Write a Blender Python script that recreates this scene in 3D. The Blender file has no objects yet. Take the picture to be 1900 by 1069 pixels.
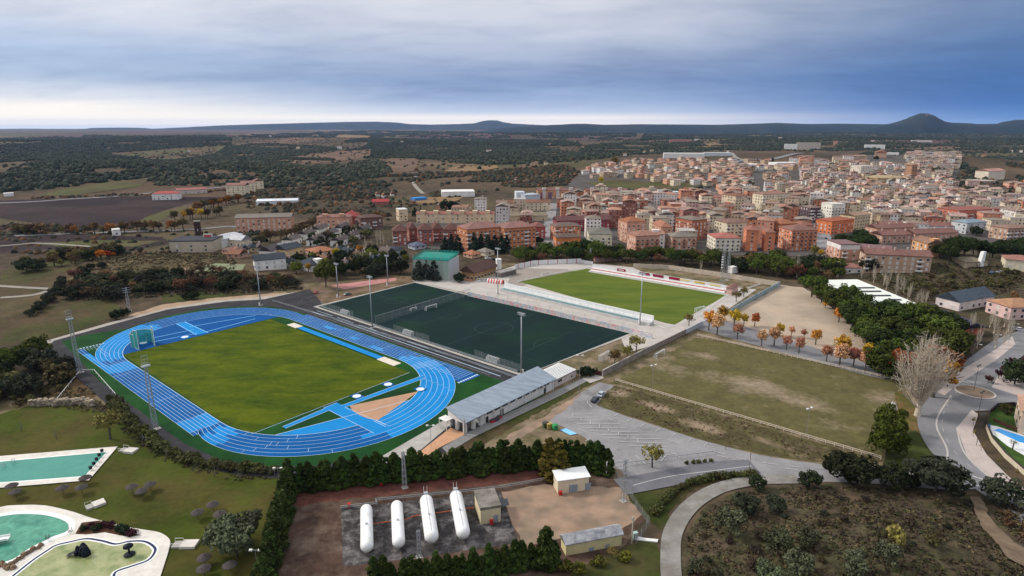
import bpy, bmesh, math, random
import numpy as np
from mathutils import Vector, noise as mnoise
from mathutils.geometry import tessellate_polygon
random.seed(7); R=random.random; U=random.uniform
SC=bpy.context.scene; COL=SC.collection
# ---------------------------------------------------------------- survey: photo points to ground points
FX=1140.0; HY=234.0; CH=93.0; PT=math.atan((534.5-HY)/FX); CP,SP=math.cos(PT),math.sin(PT)
AZ=math.radians(-40.6); UC,US=math.cos(AZ),math.sin(AZ)
def W(u,v): return (u*UC-v*US, u*US+v*UC)
def toUV(x,y): return (x*UC+y*US, -x*US+y*UC)
def flat(px,py,z=0.0):
    dx=(px-950)/FX; dy=-(py-534.5)/FX
    y=CP+dy*SP; q=-SP+dy*CP
    t=(CH-z)/max(1e-5,-q)
    return (dx*t,y*t)
def sstep(a,b,t):
    t=min(1,max(0,(t-a)/(b-a))); return t*t*(3-2*t)
BUMPS=[]   # x,y,sx,sy,angle,h
def bump(px,py,sx,sy,h,ang=0):
    x,y=flat(px,py); BUMPS.append((x,y,sx,sy,math.cos(ang),math.sin(ang),h))
bump(1640,1030,27,15,5.6,-0.1)
bump(1680,1120,34,13,3.0)
bump(1760,500,62,34,11.0,-0.5)
bump(290,500,75,38,5.0)
BUMPS.append((650,1450,540,480,1,0,31))
bump(1815,322,200,150,12)
bump(1100,322,260,200,10)
bump(450,330,400,260,14)
bump(150,318,420,260,12)
def H(x,y):
    z=0.0
    for bx,by,sx,sy,c,s,h in BUMPS:
        dx=x-bx; dy=y-by
        a=(dx*c+dy*s)/sx; b=(-dx*s+dy*c)/sy
        q=a*a+b*b
        if q<9: z+=h*max(0,math.exp(-q)-0.03)
    d=math.hypot(x,y)
    if d>1300:
        k=sstep(1300,3800,d)*16*max(.0,1-max(0,d-9000)/9000)
        z+=k*(math.sin(x/610+1.3*math.sin(y/900))*0.6+math.sin(y/470+0.7*math.sin(x/780))*0.6+0.35*math.sin((x+y)/230))
    return z
def P(px,py,up=0.0):
    x,y=flat(px,py)
    for i in range(12):
        z=H(x,y)
        x2,y2=flat(px,py,min(z,CH-6))
        x,y=x+(x2-x)*0.7,y+(y2-y)*0.7
    return (x,y,H(x,y)+up)
def topz(b,ty):
    k=(534.5-ty)/FX
    return CH+b[1]*(k*CP-SP)/(CP+k*SP)
def proj(x,y,z):
    dz=z-CH; f=y*CP-dz*SP; u=y*SP+dz*CP
    return (950+FX*x/f, 534.5-FX*u/f)
def inpoly(x,y,poly):
    c=False; n=len(poly); j=n-1
    for i in range(n):
        xi,yi=poly[i]; xj,yj=poly[j]
        if (yi>y)!=(yj>y) and x<(xj-xi)*(y-yi)/(yj-yi)+xi: c=not c
        j=i
    return c
# ---------------------------------------------------------------- mesh building
class MB:
    def __init__(s): s.v=[]; s.f=[]; s.m=[]; s.uv=None; s.col=None
    def add(s,vs,fs,mi=0):
        o=len(s.v); s.v+= [tuple(p) for p in vs]; s.f+=[tuple(i+o for i in f) for f in fs]; s.m+=[mi]*len(fs); return s
    def box(s,x0,y0,z0,x1,y1,z1,mi=0):
        return s.add([(x0,y0,z0),(x1,y0,z0),(x1,y1,z0),(x0,y1,z0),(x0,y0,z1),(x1,y0,z1),(x1,y1,z1),(x0,y1,z1)],
          [(0,3,2,1),(4,5,6,7),(0,1,5,4),(1,2,6,5),(2,3,7,6),(3,0,4,7)],mi)
    def obox(s,p,q,w,z0,z1,mi=0):
        """box along the ground line p-q"""
        dx,dy=q[0]-p[0],q[1]-p[1]; l=math.hypot(dx,dy) or 1e-6; nx,ny=-dy/l*w/2,dx/l*w/2
        a=[(p[0]-nx,p[1]-ny),(q[0]-nx,q[1]-ny),(q[0]+nx,q[1]+ny),(p[0]+nx,p[1]+ny)]
        zp=p[2] if len(p)>2 else 0; zq=q[2] if len(q)>2 else 0
        g=[zp,zq,zq,zp]
        return s.add([(a[i][0],a[i][1],g[i]+z0) for i in range(4)]+[(a[i][0],a[i][1],g[i]+z1) for i in range(4)],
          [(0,3,2,1),(4,5,6,7),(0,1,5,4),(1,2,6,5),(2,3,7,6),(3,0,4,7)],mi)
    def prism(s,pts,z0,z1,mi=0,mt=None):
        n=len(pts)
        ar=sum(pts[i][0]*pts[(i+1)%n][1]-pts[(i+1)%n][0]*pts[i][1] for i in range(n))
        if ar<0: pts=pts[::-1]
        s.add([(p[0],p[1],z0) for p in pts]+[(p[0],p[1],z1) for p in pts],[(i,(i+1)%n,n+(i+1)%n,n+i) for i in range(n)],mi)
        s.add([(p[0],p[1],z1) for p in pts],[tuple(range(n))],mi if mt is None else mt)
        return s.add([(p[0],p[1],z0) for p in pts],[tuple(range(n))[::-1]],mi)
    def tube(s,pts,r,n=6,mi=0,cap=True):
        rs=r if isinstance(r,(list,tuple)) else [r]*len(pts)
        o=len(s.v); k=len(pts)
        for i,p in enumerate(pts):
            a=Vector(pts[max(0,i-1)]); b=Vector(pts[min(k-1,i+1)]); d=(b-a)
            if d.length<1e-9: d=Vector((0,0,1))
            d.normalize()
            t=Vector((1,0,0)) if abs(d.x)<0.9 else Vector((0,1,0))
            e1=d.cross(t).normalized(); e2=d.cross(e1)
            for j in range(n):
                th=2*math.pi*j/n
                q=Vector(p)+e1*(rs[i]*math.cos(th))+e2*(rs[i]*math.sin(th)); s.v.append(tuple(q))
        for i in range(k-1):
            for j in range(n):
                s.f.append((o+i*n+j,o+(i+1)*n+j,o+(i+1)*n+(j+1)%n,o+i*n+(j+1)%n)); s.m.append(mi)
        if cap:
            s.f.append(tuple(o+j for j in range(n))); s.m.append(mi)
            s.f.append(tuple(o+(k-1)*n+j for j in range(n))[::-1]); s.m.append(mi)
        return s
    def lathe(s,prof,n=16,c=(0,0,0),mi=0):
        o=len(s.v)
        for r,z in prof:
            for j in range(n):
                th=2*math.pi*j/n; s.v.append((c[0]+r*math.cos(th),c[1]+r*math.sin(th),c[2]+z))
        for i in range(len(prof)-1):
            for j in range(n):
                s.f.append((o+i*n+j,o+i*n+(j+1)%n,o+(i+1)*n+(j+1)%n,o+(i+1)*n+j)); s.m.append(mi)
        return s
    def mesh(s,name,mats,smooth=False):
        me=bpy.data.meshes.new(name); me.from_pydata(s.v,[],s.f); 
        for m in (mats if isinstance(mats,(list,tuple)) else [mats]): me.materials.append(m)
        if len(me.polygons)==len(s.m) and any(s.m): me.polygons.foreach_set('material_index',s.m)
        if smooth: me.polygons.foreach_set('use_smooth',[True]*len(me.polygons))
        me.update(); return me
    def obj(s,name,mats,parent=None,loc=(0,0,0),smooth=False,rz=0):
        return link(name,s.mesh(name,mats,smooth),parent,loc,rz)
def link(name,me,parent=None,loc=(0,0,0),rz=0):
    o=bpy.data.objects.new(name,me); COL.objects.link(o); o.location=loc; o.rotation_euler=(0,0,rz)
    if parent is not None: o.parent=parent
    return o
def tag(o,label=None,cat=None,group=None,kind=None):
    if label: o['label']=label
    if cat: o['category']=cat
    if group: o['group']=group
    if kind: o['kind']=kind
    return o
def thing(name,label,cat,loc=(0,0,0),rz=0,group=None):
    o=bpy.data.objects.new(name,None); COL.objects.link(o); o.location=loc; o.rotation_euler=(0,0,rz); o.empty_display_size=.5
    return tag(o,label,cat,group)
def dup(root,loc,rz=0,label=None,group=None,sc=None,color=None):
    r=root.copy(); COL.objects.link(r); r.location=loc; r.rotation_euler=(0,0,rz)
    if label: r['label']=label
    if group: r['group']=group
    if sc: r.scale=sc
    if color: r.color=color
    for ch in root.children:
        c=ch.copy(); COL.objects.link(c); c.parent=r
        if color and ch.name.startswith(('crown','branches')): c.color=color
        for g in ch.children:
            d=g.copy(); COL.objects.link(d); d.parent=c
    return r
ORD="first second third fourth fifth sixth seventh eighth ninth tenth".split()
def nth(i):
    if i<10: return ORD[i]
    n=i+1; return "%d%s"%(n,'th' if 10<=n%100<=20 else {1:'st',2:'nd',3:'rd'}.get(n%10,'th'))
# ---------------------------------------------------------------- materials
def srgb(r,g,b):
    f=lambda c:(c/255/12.92 if c<=10 else ((c/255+.055)/1.055)**2.4)
    return (f(r),f(g),f(b),1)
class NT:
    def __init__(s,t): s.t=t
    def n(s,ty,**kw):
        o=s.t.nodes.new(ty)
        for k,v in kw.items(): setattr(o,k,v)
        return o
    def l(s,a,b): s.t.links.new(a,b)
    def math(s,op,a,b=None,c=None,clamp=False):
        o=s.n('ShaderNodeMath',operation=op,use_clamp=clamp)
        for i,x in enumerate((a,b,c)):
            if x is None: continue
            if isinstance(x,(int,float)): o.inputs[i].default_value=x
            else: s.l(x,o.inputs[i])
        return o.outputs[0]
    def mix(s,f,a,b,bt='MIX'):
        o=s.n('ShaderNodeMix',data_type='RGBA',blend_type=bt)
        for i,x in ((0,f),(6,a),(7,b)):
            if isinstance(x,(int,float)): o.inputs[i].default_value=x
            elif isinstance(x,tuple): o.inputs[i].default_value=x
            else: s.l(x,o.inputs[i])
        return o.outputs[2]
    def ramp(s,f,stops):
        o=s.n('ShaderNodeValToRGB'); e=o.color_ramp.elements
        while len(e)<len(stops): e.new(.5)
        for i,(p,c) in enumerate(stops): e[i].position=p; e[i].color=c if len(c)==4 else tuple(c)+(1,)
        s.l(f,o.inputs[0]); return o.outputs[0]
    def pos(s,sx=1,sy=None,sz=None,rot=0,obj=False):
        if obj: src=s.n('ShaderNodeTexCoord').outputs['Object']
        else: src=s.n('ShaderNodeNewGeometry').outputs['Position']
        m=s.n('ShaderNodeMapping'); s.l(src,m.inputs[0])
        m.inputs['Scale'].default_value=(sx,sy if sy is not None else sx,sz if sz is not None else sx)
        m.inputs['Rotation'].default_value=(0,0,rot)
        return m.outputs[0]
    def noise(s,vec,scale=1,detail=4,rough=.55,dist=0):
        o=s.n('ShaderNodeTexNoise'); s.l(vec,o.inputs['Vector'])
        o.inputs['Scale'].default_value=scale; o.inputs['Detail'].default_value=detail; o.inputs['Roughness'].default_value=rough; o.inputs['Distortion'].default_value=dist
        return o.outputs['Fac']
def newmat(name):
    m=bpy.data.materials.new(name); m.use_nodes=True; t=m.node_tree
    b=t.nodes['Principled BSDF']; return m,NT(t),b
def mat(name,c,var=.22,scale=.35,rough=.9,spec=.08,metal=0,fine=3.0,c2=None,thr=(.42,.6),pscale=.06,bump=0):
    m,n,b=newmat(name)
    a=n.noise(n.pos(scale),1,5,.6); f=n.noise(n.pos(fine),1,3,.6)
    k=n.math('ADD',n.math('MULTIPLY',a,.65),n.math('MULTIPLY',f,.35))
    lo=tuple(x*(1-var*1.6) for x in c[:3])+(1,); hi=tuple(min(1,x*(1+var*1.6)) for x in c[:3])+(1,)
    col=n.ramp(k,[(.3,lo),(.7,hi)])
    if c2:
        pz=n.noise(n.pos(pscale),1,5,.62)
        mk=n.ramp(pz,[(thr[0],(0,0,0)),(thr[1],(1,1,1))])
        lo2=tuple(x*(1-var*1.4) for x in c2[:3])+(1,); hi2=tuple(min(1,x*(1+var*1.4)) for x in c2[:3])+(1,)
        col=n.mix(mk,col,n.ramp(k,[(.3,lo2),(.7,hi2)]))
    n.l(col,b.inputs['Base Color']); b.inputs['Roughness'].default_value=rough; b.inputs['Metallic'].default_value=metal
    b.inputs['Specular IOR Level'].default_value=spec
    if bump:
        bp=n.n('ShaderNodeBump'); bp.inputs['Strength'].default_value=bump; bp.inputs['Distance'].default_value=.3; n.l(k,bp.inputs['Height']); n.l(bp.outputs[0],b.inputs['Normal'])
    return m
MATS={}
def G(name,*a,**k):
    if name not in MATS: MATS[name]=mat(name,*a,**k)
    return MATS[name]
def leafmat(name,attr=False):
    m,n,b=newmat(name)
    if attr:
        c=n.n('ShaderNodeVertexColor',layer_name='Col').outputs[0]; r=None
    else:
        oi=n.n('ShaderNodeObjectInfo'); c=oi.outputs['Color']; r=oi.outputs['Random']
    f=n.noise(n.pos(1.1 if not attr else .35),1,3,.6)
    g=n.noise(n.pos(.22),1,2,.5)
    k=n.math('ADD',n.math('MULTIPLY',f,.7),n.math('MULTIPLY',g,.5))
    v=n.ramp(k,[(.36,(.5,.5,.5)),(.62,(1.0,1.0,1.0)),(.82,(1.55,1.5,1.25))])
    col=n.mix(1.0,c,v,'MULTIPLY')
    if r is not None:
        hs=n.n('ShaderNodeHueSaturation'); n.l(col,hs.inputs['Color'])
        n.l(n.math('ADD',n.math('MULTIPLY',r,.05),.475),hs.inputs['Hue']); n.l(n.math('ADD',n.math('MULTIPLY',r,.5),.75),hs.inputs['Value'])
        col=hs.outputs[0]
    n.l(col,b.inputs['Base Color']); b.inputs['Roughness'].default_value=.8; b.inputs['Specular IOR Level'].default_value=.08
    return m
LEAF=leafmat('foliage'); LEAFA=leafmat('foliage_far',True)
BARK=mat('bark',(.09,.075,.06),.3,2,.9); BARKP=mat('bark_pale',(.47,.405,.32),.25,3,.9); TWIG=mat('twigs',(.17,.15,.125),.25,2,.9)
def townmat(name,win):
    m,n,b=newmat(name)
    c=n.n('ShaderNodeVertexColor',layer_name='Col').outputs[0]
    f=n.noise(n.pos(.25),1,4,.6); v=n.ramp(f,[(.3,(.92,.92,.92)),(.7,(1.30,1.30,1.30))])
    col=n.mix(1.0,c,v,'MULTIPLY')
    if win:
        uv=n.n('ShaderNodeUVMap',uv_map='UVMap').outputs[0]; sp=n.n('ShaderNodeSeparateXYZ'); n.l(uv,sp.inputs[0])
        u=n.math('DIVIDE',sp.outputs[0],3.1); w=n.math('DIVIDE',sp.outputs[1],3.0)
        fu=n.math('FRACT',u); fw=n.math('FRACT',w)
        mu=n.math('MULTIPLY',n.math('GREATER_THAN',fu,.3),n.math('LESS_THAN',fu,.72))
        mw=n.math('MULTIPLY',n.math('GREATER_THAN',fw,.32),n.math('LESS_THAN',fw,.8))
        mk=n.math('MULTIPLY',mu,mw)
        cb=n.n('ShaderNodeCombineXYZ'); n.l(n.math('FLOOR',u),cb.inputs[0]); n.l(n.math('FLOOR',w),cb.inputs[1])
        oi=n.n('ShaderNodeObjectInfo'); n.l(n.math('MULTIPLY',oi.outputs['Random'],50),cb.inputs[2])
        wn=n.n('ShaderNodeTexWhiteNoise'); n.l(cb.outputs[0],wn.inputs[0])
        wc=n.ramp(wn.outputs[0],[(0,(.03,.03,.035)),(.55,(.06,.06,.065)),(.62,(.3,.27,.24)),(1,(.6,.57,.52))])
        col=n.mix(mk,col,wc)
    n.l(col,b.inputs['Base Color']); b.inputs['Roughness'].default_value=.9; b.inputs['Specular IOR Level'].default_value=.08
    return m
WALLW=townmat('facade_with_windows',True); WALLP=townmat('facade_plain',False)
def roofmat():
    m,n,b=newmat('roof_tiles')
    c=n.n('ShaderNodeVertexColor',layer_name='Col').outputs[0]
    f=n.noise(n.pos(.6),1,5,.7); g=n.noise(n.pos(.05),1,2,.5)
    v=n.ramp(n.math('ADD',n.math('MULTIPLY',f,.7),n.math('MULTIPLY',g,.3)),[(.3,(.62,.62,.62)),(.7,(1.3,1.3,1.3))])
    n.l(n.mix(1.0,c,v,'MULTIPLY'),b.inputs['Base Color']); b.inputs['Roughness'].default_value=.9; b.inputs['Specular IOR Level'].default_value=.06
    return m
ROOF=roofmat()
WHITE=mat('white_paint',(.78,.78,.76),.06,.8,.5,.4); OFFW=mat('white_render',(.66,.64,.61),.1,.4,.85)
GALV=mat('galvanised_steel',(.42,.44,.46),.12,1,.45,.5,.6); CONC=mat('concrete',(.36,.34,.31),.15,.4,.9)
DARKM=mat('dark_metal',(.035,.036,.04),.15,1,.5,.4); BLACKR=mat('black_rubber',(.02,.02,.02),.1,2,.8)
GLASS=mat('window_glass',(.045,.05,.06),.2,1,.12,.6); BLIND=mat('window_blind',(.55,.52,.48),.1,1,.7)
def netmat(name,c,f):
    m,n,b=newmat(name); b.inputs['Base Color'].default_value=c; b.inputs['Roughness'].default_value=.8
    t=n.n('ShaderNodeBsdfTransparent'); mx=n.n('ShaderNodeMixShader'); mx.inputs[0].default_value=f
    n.l(t.outputs[0],mx.inputs[1]); n.l(b.outputs[0],mx.inputs[2]); n.l(mx.outputs[0],n.t.nodes['Material Output'].inputs[0]); return m
NETG=netmat('green_net',(.01,.30,.24,1),.62); NETW=netmat('wire_mesh',(.30,.31,.32,1),.20); NETL=netmat('white_net',(.6,.62,.62,1),.3)
NETC=netmat('cage_net',(.02,.33,.27,1),.82)
# ---------------------------------------------------------------- flat ground sheets
LAY=[0]
class WL(list): pass
RAG={'bare_soil':.7,'yard':.8,'grass':.6,'grass_bank':.7,'verge':.7,'mound':.7,'hillside':1.5,'leaf_litter':1.1,'rough_pitch':.5,'dirt_lot':.9,'dirt_yard':.7,'gravel':.9,'lawn':.3,'path':.5}
def ragged(w,a):
    out=[]; n=len(w)
    for i in range(n):
        p,q=w[i],w[(i+1)%n]; l=math.hypot(q[0]-p[0],q[1]-p[1]); k=max(1,min(40,int(l/(a*2.2)))); nx,ny=(-(q[1]-p[1])/l,(q[0]-p[0])/l) if l>1e-6 else (0,0)
        for j in range(k):
            t=j/k; x,y=p[0]+(q[0]-p[0])*t,p[1]+(q[1]-p[1])*t; d=a*1.6*mnoise.noise(Vector((x/(a*5),y/(a*5),1.7)))+a*.8*mnoise.noise(Vector((x/(a*1.7),y/(a*1.7),4.1))); d*=min(1,.35+2*min(t,1-t))
            out.append((x+nx*d,y+ny*d))
    return out
def sheet(name,pts,m,dz=None,px=True,cell=None,parent=None,kind='structure',drape=True,label=None,cat=None):
    """a ground sheet with the given outline, laid on the terrain"""
    w=[P(*p)[:2] for p in pts] if px and not isinstance(pts,WL) else [tuple(p[:2]) for p in pts]
    if dz is None: LAY[0]+=1; dz=.03+.004*LAY[0]
    if name in RAG: w=ragged(w,RAG[name])
    if name=='field': w=ragged(w,max(1.2,cell*.07))
    bm=bmesh.new(); vs=[bm.verts.new((x,y,0)) for x,y in w]
    for tri in tessellate_polygon([[Vector((x,y,0)) for x,y in w]]):
        try: f=bm.faces.new([vs[i] for i in tri])
        except ValueError: continue
        f.normal_update()
        if f.normal.z<0: f.normal_flip()
    ar=abs(sum(w[i][0]*w[(i+1)%len(w)][1]-w[(i+1)%len(w)][0]*w[i][1] for i in range(len(w))))/2; fa=sum(f.calc_area() for f in bm.faces)
    if abs(ar-fa)>.02*ar: print('SHEET',name,pts[:2],ar,fa)
    if not cell and drape and max(abs(H(*p)) for p in w)>.004: cell=9
    if cell:
        xs=[a[0] for a in w]; ys=[a[1] for a in w]
        for lo,hi,co,no in ((min(xs),max(xs),0,(1,0,0)),(min(ys),max(ys),1,(0,1,0))):
            k=math.ceil(lo/cell)*cell; cnt=0
            while k<hi and cnt<140:
                c=[0,0,0]; c[co]=k
                bmesh.ops.bisect_plane(bm,geom=bm.verts[:]+bm.edges[:]+bm.faces[:],plane_co=c,plane_no=no,dist=1e-4); k+=cell; cnt+=1
    for v in bm.verts: v.co.z=(H(v.co.x,v.co.y) if drape else 0)+dz
    me=bpy.data.meshes.new(name); bm.to_mesh(me); bm.free(); me.materials.append(m)
    o=link(name,me,parent)
    if parent is None: tag(o,label,cat,None,kind)
    return o
def smooth_line(pts,k=6):
    out=[]; n=len(pts)
    for i in range(n-1):
        p0=pts[max(0,i-1)]; p1=pts[i]; p2=pts[i+1]; p3=pts[min(n-1,i+2)]
        for j in range(k):
            t=j/k
            out.append(tuple(.5*((2*p1[a])+(-p0[a]+p2[a])*t+(2*p0[a]-5*p1[a]+4*p2[a]-p3[a])*t*t+(-p0[a]+3*p1[a]-3*p2[a]+p3[a])*t**3) for a in (0,1)))
    out.append(tuple(pts[-1][:2])); return out
def strip_mb(mb,line,w,dz=0,off=0.0,drape=True):
    o=len(mb.v); n=len(line)
    for i,p in enumerate(line):
        a=line[max(0,i-1)]; b=line[min(n-1,i+1)]; dx,dy=b[0]-a[0],b[1]-a[1]; l=math.hypot(dx,dy) or 1
        nx,ny=-dy/l,dx/l
        for s in (off-w/2,off+w/2):
            x,y=p[0]+nx*s,p[1]+ny*s; mb.v.append((x,y,(H(x,y) if drape else 0)+dz))
    for i in range(n-1): mb.f.append((o+2*i,o+2*i+2,o+2*i+3,o+2*i+1)); mb.m.append(0)
    return mb
def road(name,pts,w,m,px=True,k=8,kind='structure',dz=None,edge=None):
    line=smooth_line([P(*p)[:2] for p in pts] if px else pts,k)
    if dz is None: LAY[0]+=1; dz=.03+.004*LAY[0]
    o=strip_mb(MB(),line,w,dz).obj(name,m); tag(o,kind=kind); return o,line,dz
def marks(name,segs,w,dz,m,parent=None):
    """painted lines: list of polylines in world xy"""
    mb=MB()
    for s in segs: strip_mb(mb,s,w,dz)
    o=mb.obj(name,m,parent)
    if parent is None: tag(o,kind='structure')
    return o
def dashes(line,on,off,w0=0):
    out=[]; cur=[line[0]]; acc=0; draw=True
    for a,b in zip(line,line[1:]):
        l=math.hypot(b[0]-a[0],b[1]-a[1]); t=0
        while True:
            need=(on if draw else off)-acc
            if t+need>l: acc+=l-t; 
            if t+need>l:
                if draw: cur.append(b)
                break
            t+=need; p=(a[0]+(b[0]-a[0])*t/l,a[1]+(b[1]-a[1])*t/l)
            if draw: cur.append(p); out.append(cur)
            cur=[p]; draw=not draw; acc=0
    return [c for c in out if len(c)>1]
# ================================================================ camera, sky, sun
cam=bpy.data.cameras.new('camera'); cam.sensor_width=36; cam.lens=36*FX/1900; cam.clip_end=120000; cam.clip_start=.5
co=bpy.data.objects.new('camera',cam); COL.objects.link(co); co.location=(0,0,CH); co.rotation_euler=(math.pi/2-PT,0,0); SC.camera=co
SC.view_settings.view_transform='Standard'; SC.view_settings.look='None'; SC.view_settings.gamma=1; SC.view_settings.exposure=0.12
SUN_EL,SUN_AZ=38,-72     # degrees; azimuth from the view axis, negative to the left
wd=bpy.data.worlds.new('World'); SC.world=wd; wd.use_nodes=True; n=NT(wd.node_tree); bg=wd.node_tree.nodes['Background']
sky=n.n('ShaderNodeTexSky',sky_type='NISHITA'); sky.sun_disc=False; sky.sun_elevation=math.radians(SUN_EL); sky.sun_rotation=math.radians(SUN_AZ)
tc=n.n('ShaderNodeTexCoord').outputs['Generated']; sp=n.n('ShaderNodeSeparateXYZ'); n.l(tc,sp.inputs[0])
x,y,z=sp.outputs
zc=n.math('MAXIMUM',z,0.0)
el=n.math('MULTIPLY',n.math('ARCSINE',zc),57.2958)             # degrees above the horizon
az=n.math('MULTIPLY',n.math('ARCTAN2',x,y),57.2958)            # degrees from the view axis
# cloud deck: noise on a plane overhead, so that streaks flatten towards the horizon
q=n.math('ADD',zc,.13)
cb=n.n('ShaderNodeCombineXYZ'); n.l(n.math('DIVIDE',x,q),cb.inputs[0]); n.l(n.math('DIVIDE',y,q),cb.inputs[1])
mp=n.n('ShaderNodeMapping'); n.l(cb.outputs[0],mp.inputs[0]); mp.inputs['Scale'].default_value=(.75,1.25,1); mp.inputs['Rotation'].default_value=(0,0,.12)
c1=n.noise(mp.outputs[0],1.0,6,.55,.6)
mp2=n.n('ShaderNodeMapping'); n.l(cb.outputs[0],mp2.inputs[0]); mp2.inputs['Scale'].default_value=(2.2,3.6,1)
c2=n.noise(mp2.outputs[0],1.0,5,.6,.3)
cl=n.math('ADD',n.math('MULTIPLY',c1,.66),n.math('MULTIPLY',c2,.34))
# deck colour with height, left side and right side of the view (the gap in the cloud is at the left)
def ladder(stops): return n.ramp(n.math('DIVIDE',el,24.0,clamp=True),[(a/24.0,srgb(*c)) for a,c in stops])
left=ladder([(0,(205,210,222)),(.2,(240,232,226)),(.7,(248,241,231)),(1.45,(246,240,233)),(2.0,(214,218,228)),(3.6,(156,176,208)),(5.5,(165,184,216)),(8.0,(202,207,221)),(11,(209,212,221)),(24,(228,229,232))])
mid=ladder([(0,(226,224,222)),(.2,(246,237,228)),(.75,(243,236,231)),(1.2,(186,199,222)),(2.2,(146,168,206)),(3.8,(118,142,186)),(5.2,(146,162,196)),(7.5,(188,195,214)),(11,(206,208,218)),(24,(228,229,232))])
right=ladder([(0,(108,148,200)),(.6,(70,122,188)),(1.6,(34,98,172)),(3.5,(44,96,162)),(5.5,(74,110,164)),(8.5,(108,130,168)),(12,(130,148,178)),(24,(215,218,224))])
ka=n.n('ShaderNodeMapRange',interpolation_type='SMOOTHSTEP'); n.l(az,ka.inputs[0]); ka.inputs[1].default_value=-38; ka.inputs[2].default_value=-2
kb=n.n('ShaderNodeMapRange',interpolation_type='SMOOTHSTEP'); n.l(az,kb.inputs[0]); kb.inputs[1].default_value=4; kb.inputs[2].default_value=40
deck=n.mix(kb.outputs[0],n.mix(ka.outputs[0],left,mid),right)
amp=n.n('ShaderNodeMapRange'); n.l(el,amp.inputs[0]); amp.inputs[1].default_value=.8; amp.inputs[2].default_value=3.0
dk=n.ramp(cl,[(.33,(.76,.81,.89)),(.45,(.97,.98,1.0)),(.53,(1.10,1.09,1.07)),(.66,(1.26,1.21,1.15))])
deck2=n.mix(n.math('MULTIPLY',amp.outputs[0],.9),deck,n.mix(1.0,deck,dk,'MULTIPLY'))
# an overcast sky grows brighter overhead
zen=n.n('ShaderNodeMapRange'); n.l(el,zen.inputs[0]); zen.inputs[1].default_value=16; zen.inputs[2].default_value=70; zen.inputs[3].default_value=1; zen.inputs[4].default_value=1.45
lowb=n.math('ADD',1.0,n.math('MULTIPLY',.38,n.math('POWER',2.718,n.math('MULTIPLY',el,-.8))))
sc=n.n('ShaderNodeVectorMath',operation='SCALE'); n.l(deck2,sc.inputs[0]); n.l(n.math('MULTIPLY',n.math('MULTIPLY',zen.outputs[0],10.0),lowb),sc.inputs['Scale'])
skm=n.mix(.90,sky.outputs[0],sc.outputs[0]); n.l(skm,bg.inputs['Color']); bg.inputs['Strength'].default_value=.1
sl=bpy.data.lights.new('sun','SUN'); sl.energy=2.7; sl.angle=math.radians(11); sl.color=(1,.94,.86)
so=bpy.data.objects.new('sun',sl); COL.objects.link(so)
d=Vector((math.sin(math.radians(SUN_AZ))*math.cos(math.radians(SUN_EL)),math.cos(math.radians(SUN_AZ))*math.cos(math.radians(SUN_EL)),math.sin(math.radians(SUN_EL))))
so.rotation_euler=d.to_track_quat('Z','Y').to_euler(); so.location=(-200,100,400)
# ================================================================ terrain
def terrain():
    m,n,b=newmat('countryside')
    p1=n.pos(1/420,1/300); vor=n.n('ShaderNodeTexVoronoi'); n.l(p1,vor.inputs['Vector']); vor.inputs['Randomness'].default_value=.9; vor.inputs['Scale'].default_value=1.0
    sv=n.n('ShaderNodeSeparateXYZ'); n.l(vor.outputs['Color'],sv.inputs[0])
    fld=n.ramp(sv.outputs[0],[(0,(.095,.060,.042)),(.25,(.13,.082,.052)),(.42,(.075,.074,.034)),(.6,(.062,.044,.038)),(.75,(.20,.135,.078)),(.9,(.085,.088,.034)),(1,(.115,.068,.054))])
    a=n.noise(n.pos(1/160),1,6,.62); f=n.noise(n.pos(1/9),1,4,.65)
    scr=n.ramp(n.math('ADD',n.math('MULTIPLY',a,.5),n.math('MULTIPLY',f,.5)),[(.34,(.024,.025,.018)),(.47,(.060,.046,.031)),(.58,(.108,.076,.049)),(.72,(.125,.100,.058))])
    g=n.noise(n.pos(1/800),1,4,.6)
    mk=n.ramp(g,[(.44,(0,0,0)),(.56,(1,1,1))])
    col=n.mix(mk,scr,fld)
    col=n.mix(.35,col,scr)
    # farther out the plain is mostly ploughed land and dark holm oak
    n.l(col,b.inputs['Base Color']); b.inputs['Roughness'].default_value=.95; b.inputs['Specular IOR Level'].default_value=.04
    def axis(lo,hi,near,fine,grow):
        xs=[0.0]; s=fine
        while xs[-1]<hi:
            if xs[-1]>near: s*=grow
            xs.append(xs[-1]+s)
        neg=[0.0]; s=fine
        while neg[-1]>lo:
            if neg[-1]<-near: s*=grow
            neg.append(neg[-1]-s)
        return sorted(set(neg+xs))
    xs=axis(-20000,20000,520,8,1.055); ys=axis(-130,21500,760,8,1.045)
    v=[(x,y,H(x,y)) for y in ys for x in xs]; nx=len(xs)
    f=[(j*nx+i,j*nx+i+1,(j+1)*nx+i+1,(j+1)*nx+i) for j in range(len(ys)-1) for i in range(nx-1)]
    me=bpy.data.meshes.new('terrain'); me.from_pydata(v,[],f); me.materials.append(m); me.polygons.foreach_set('use_smooth',[True]*len(f))
    tag(link('terrain',me),kind='structure')
terrain()
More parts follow.
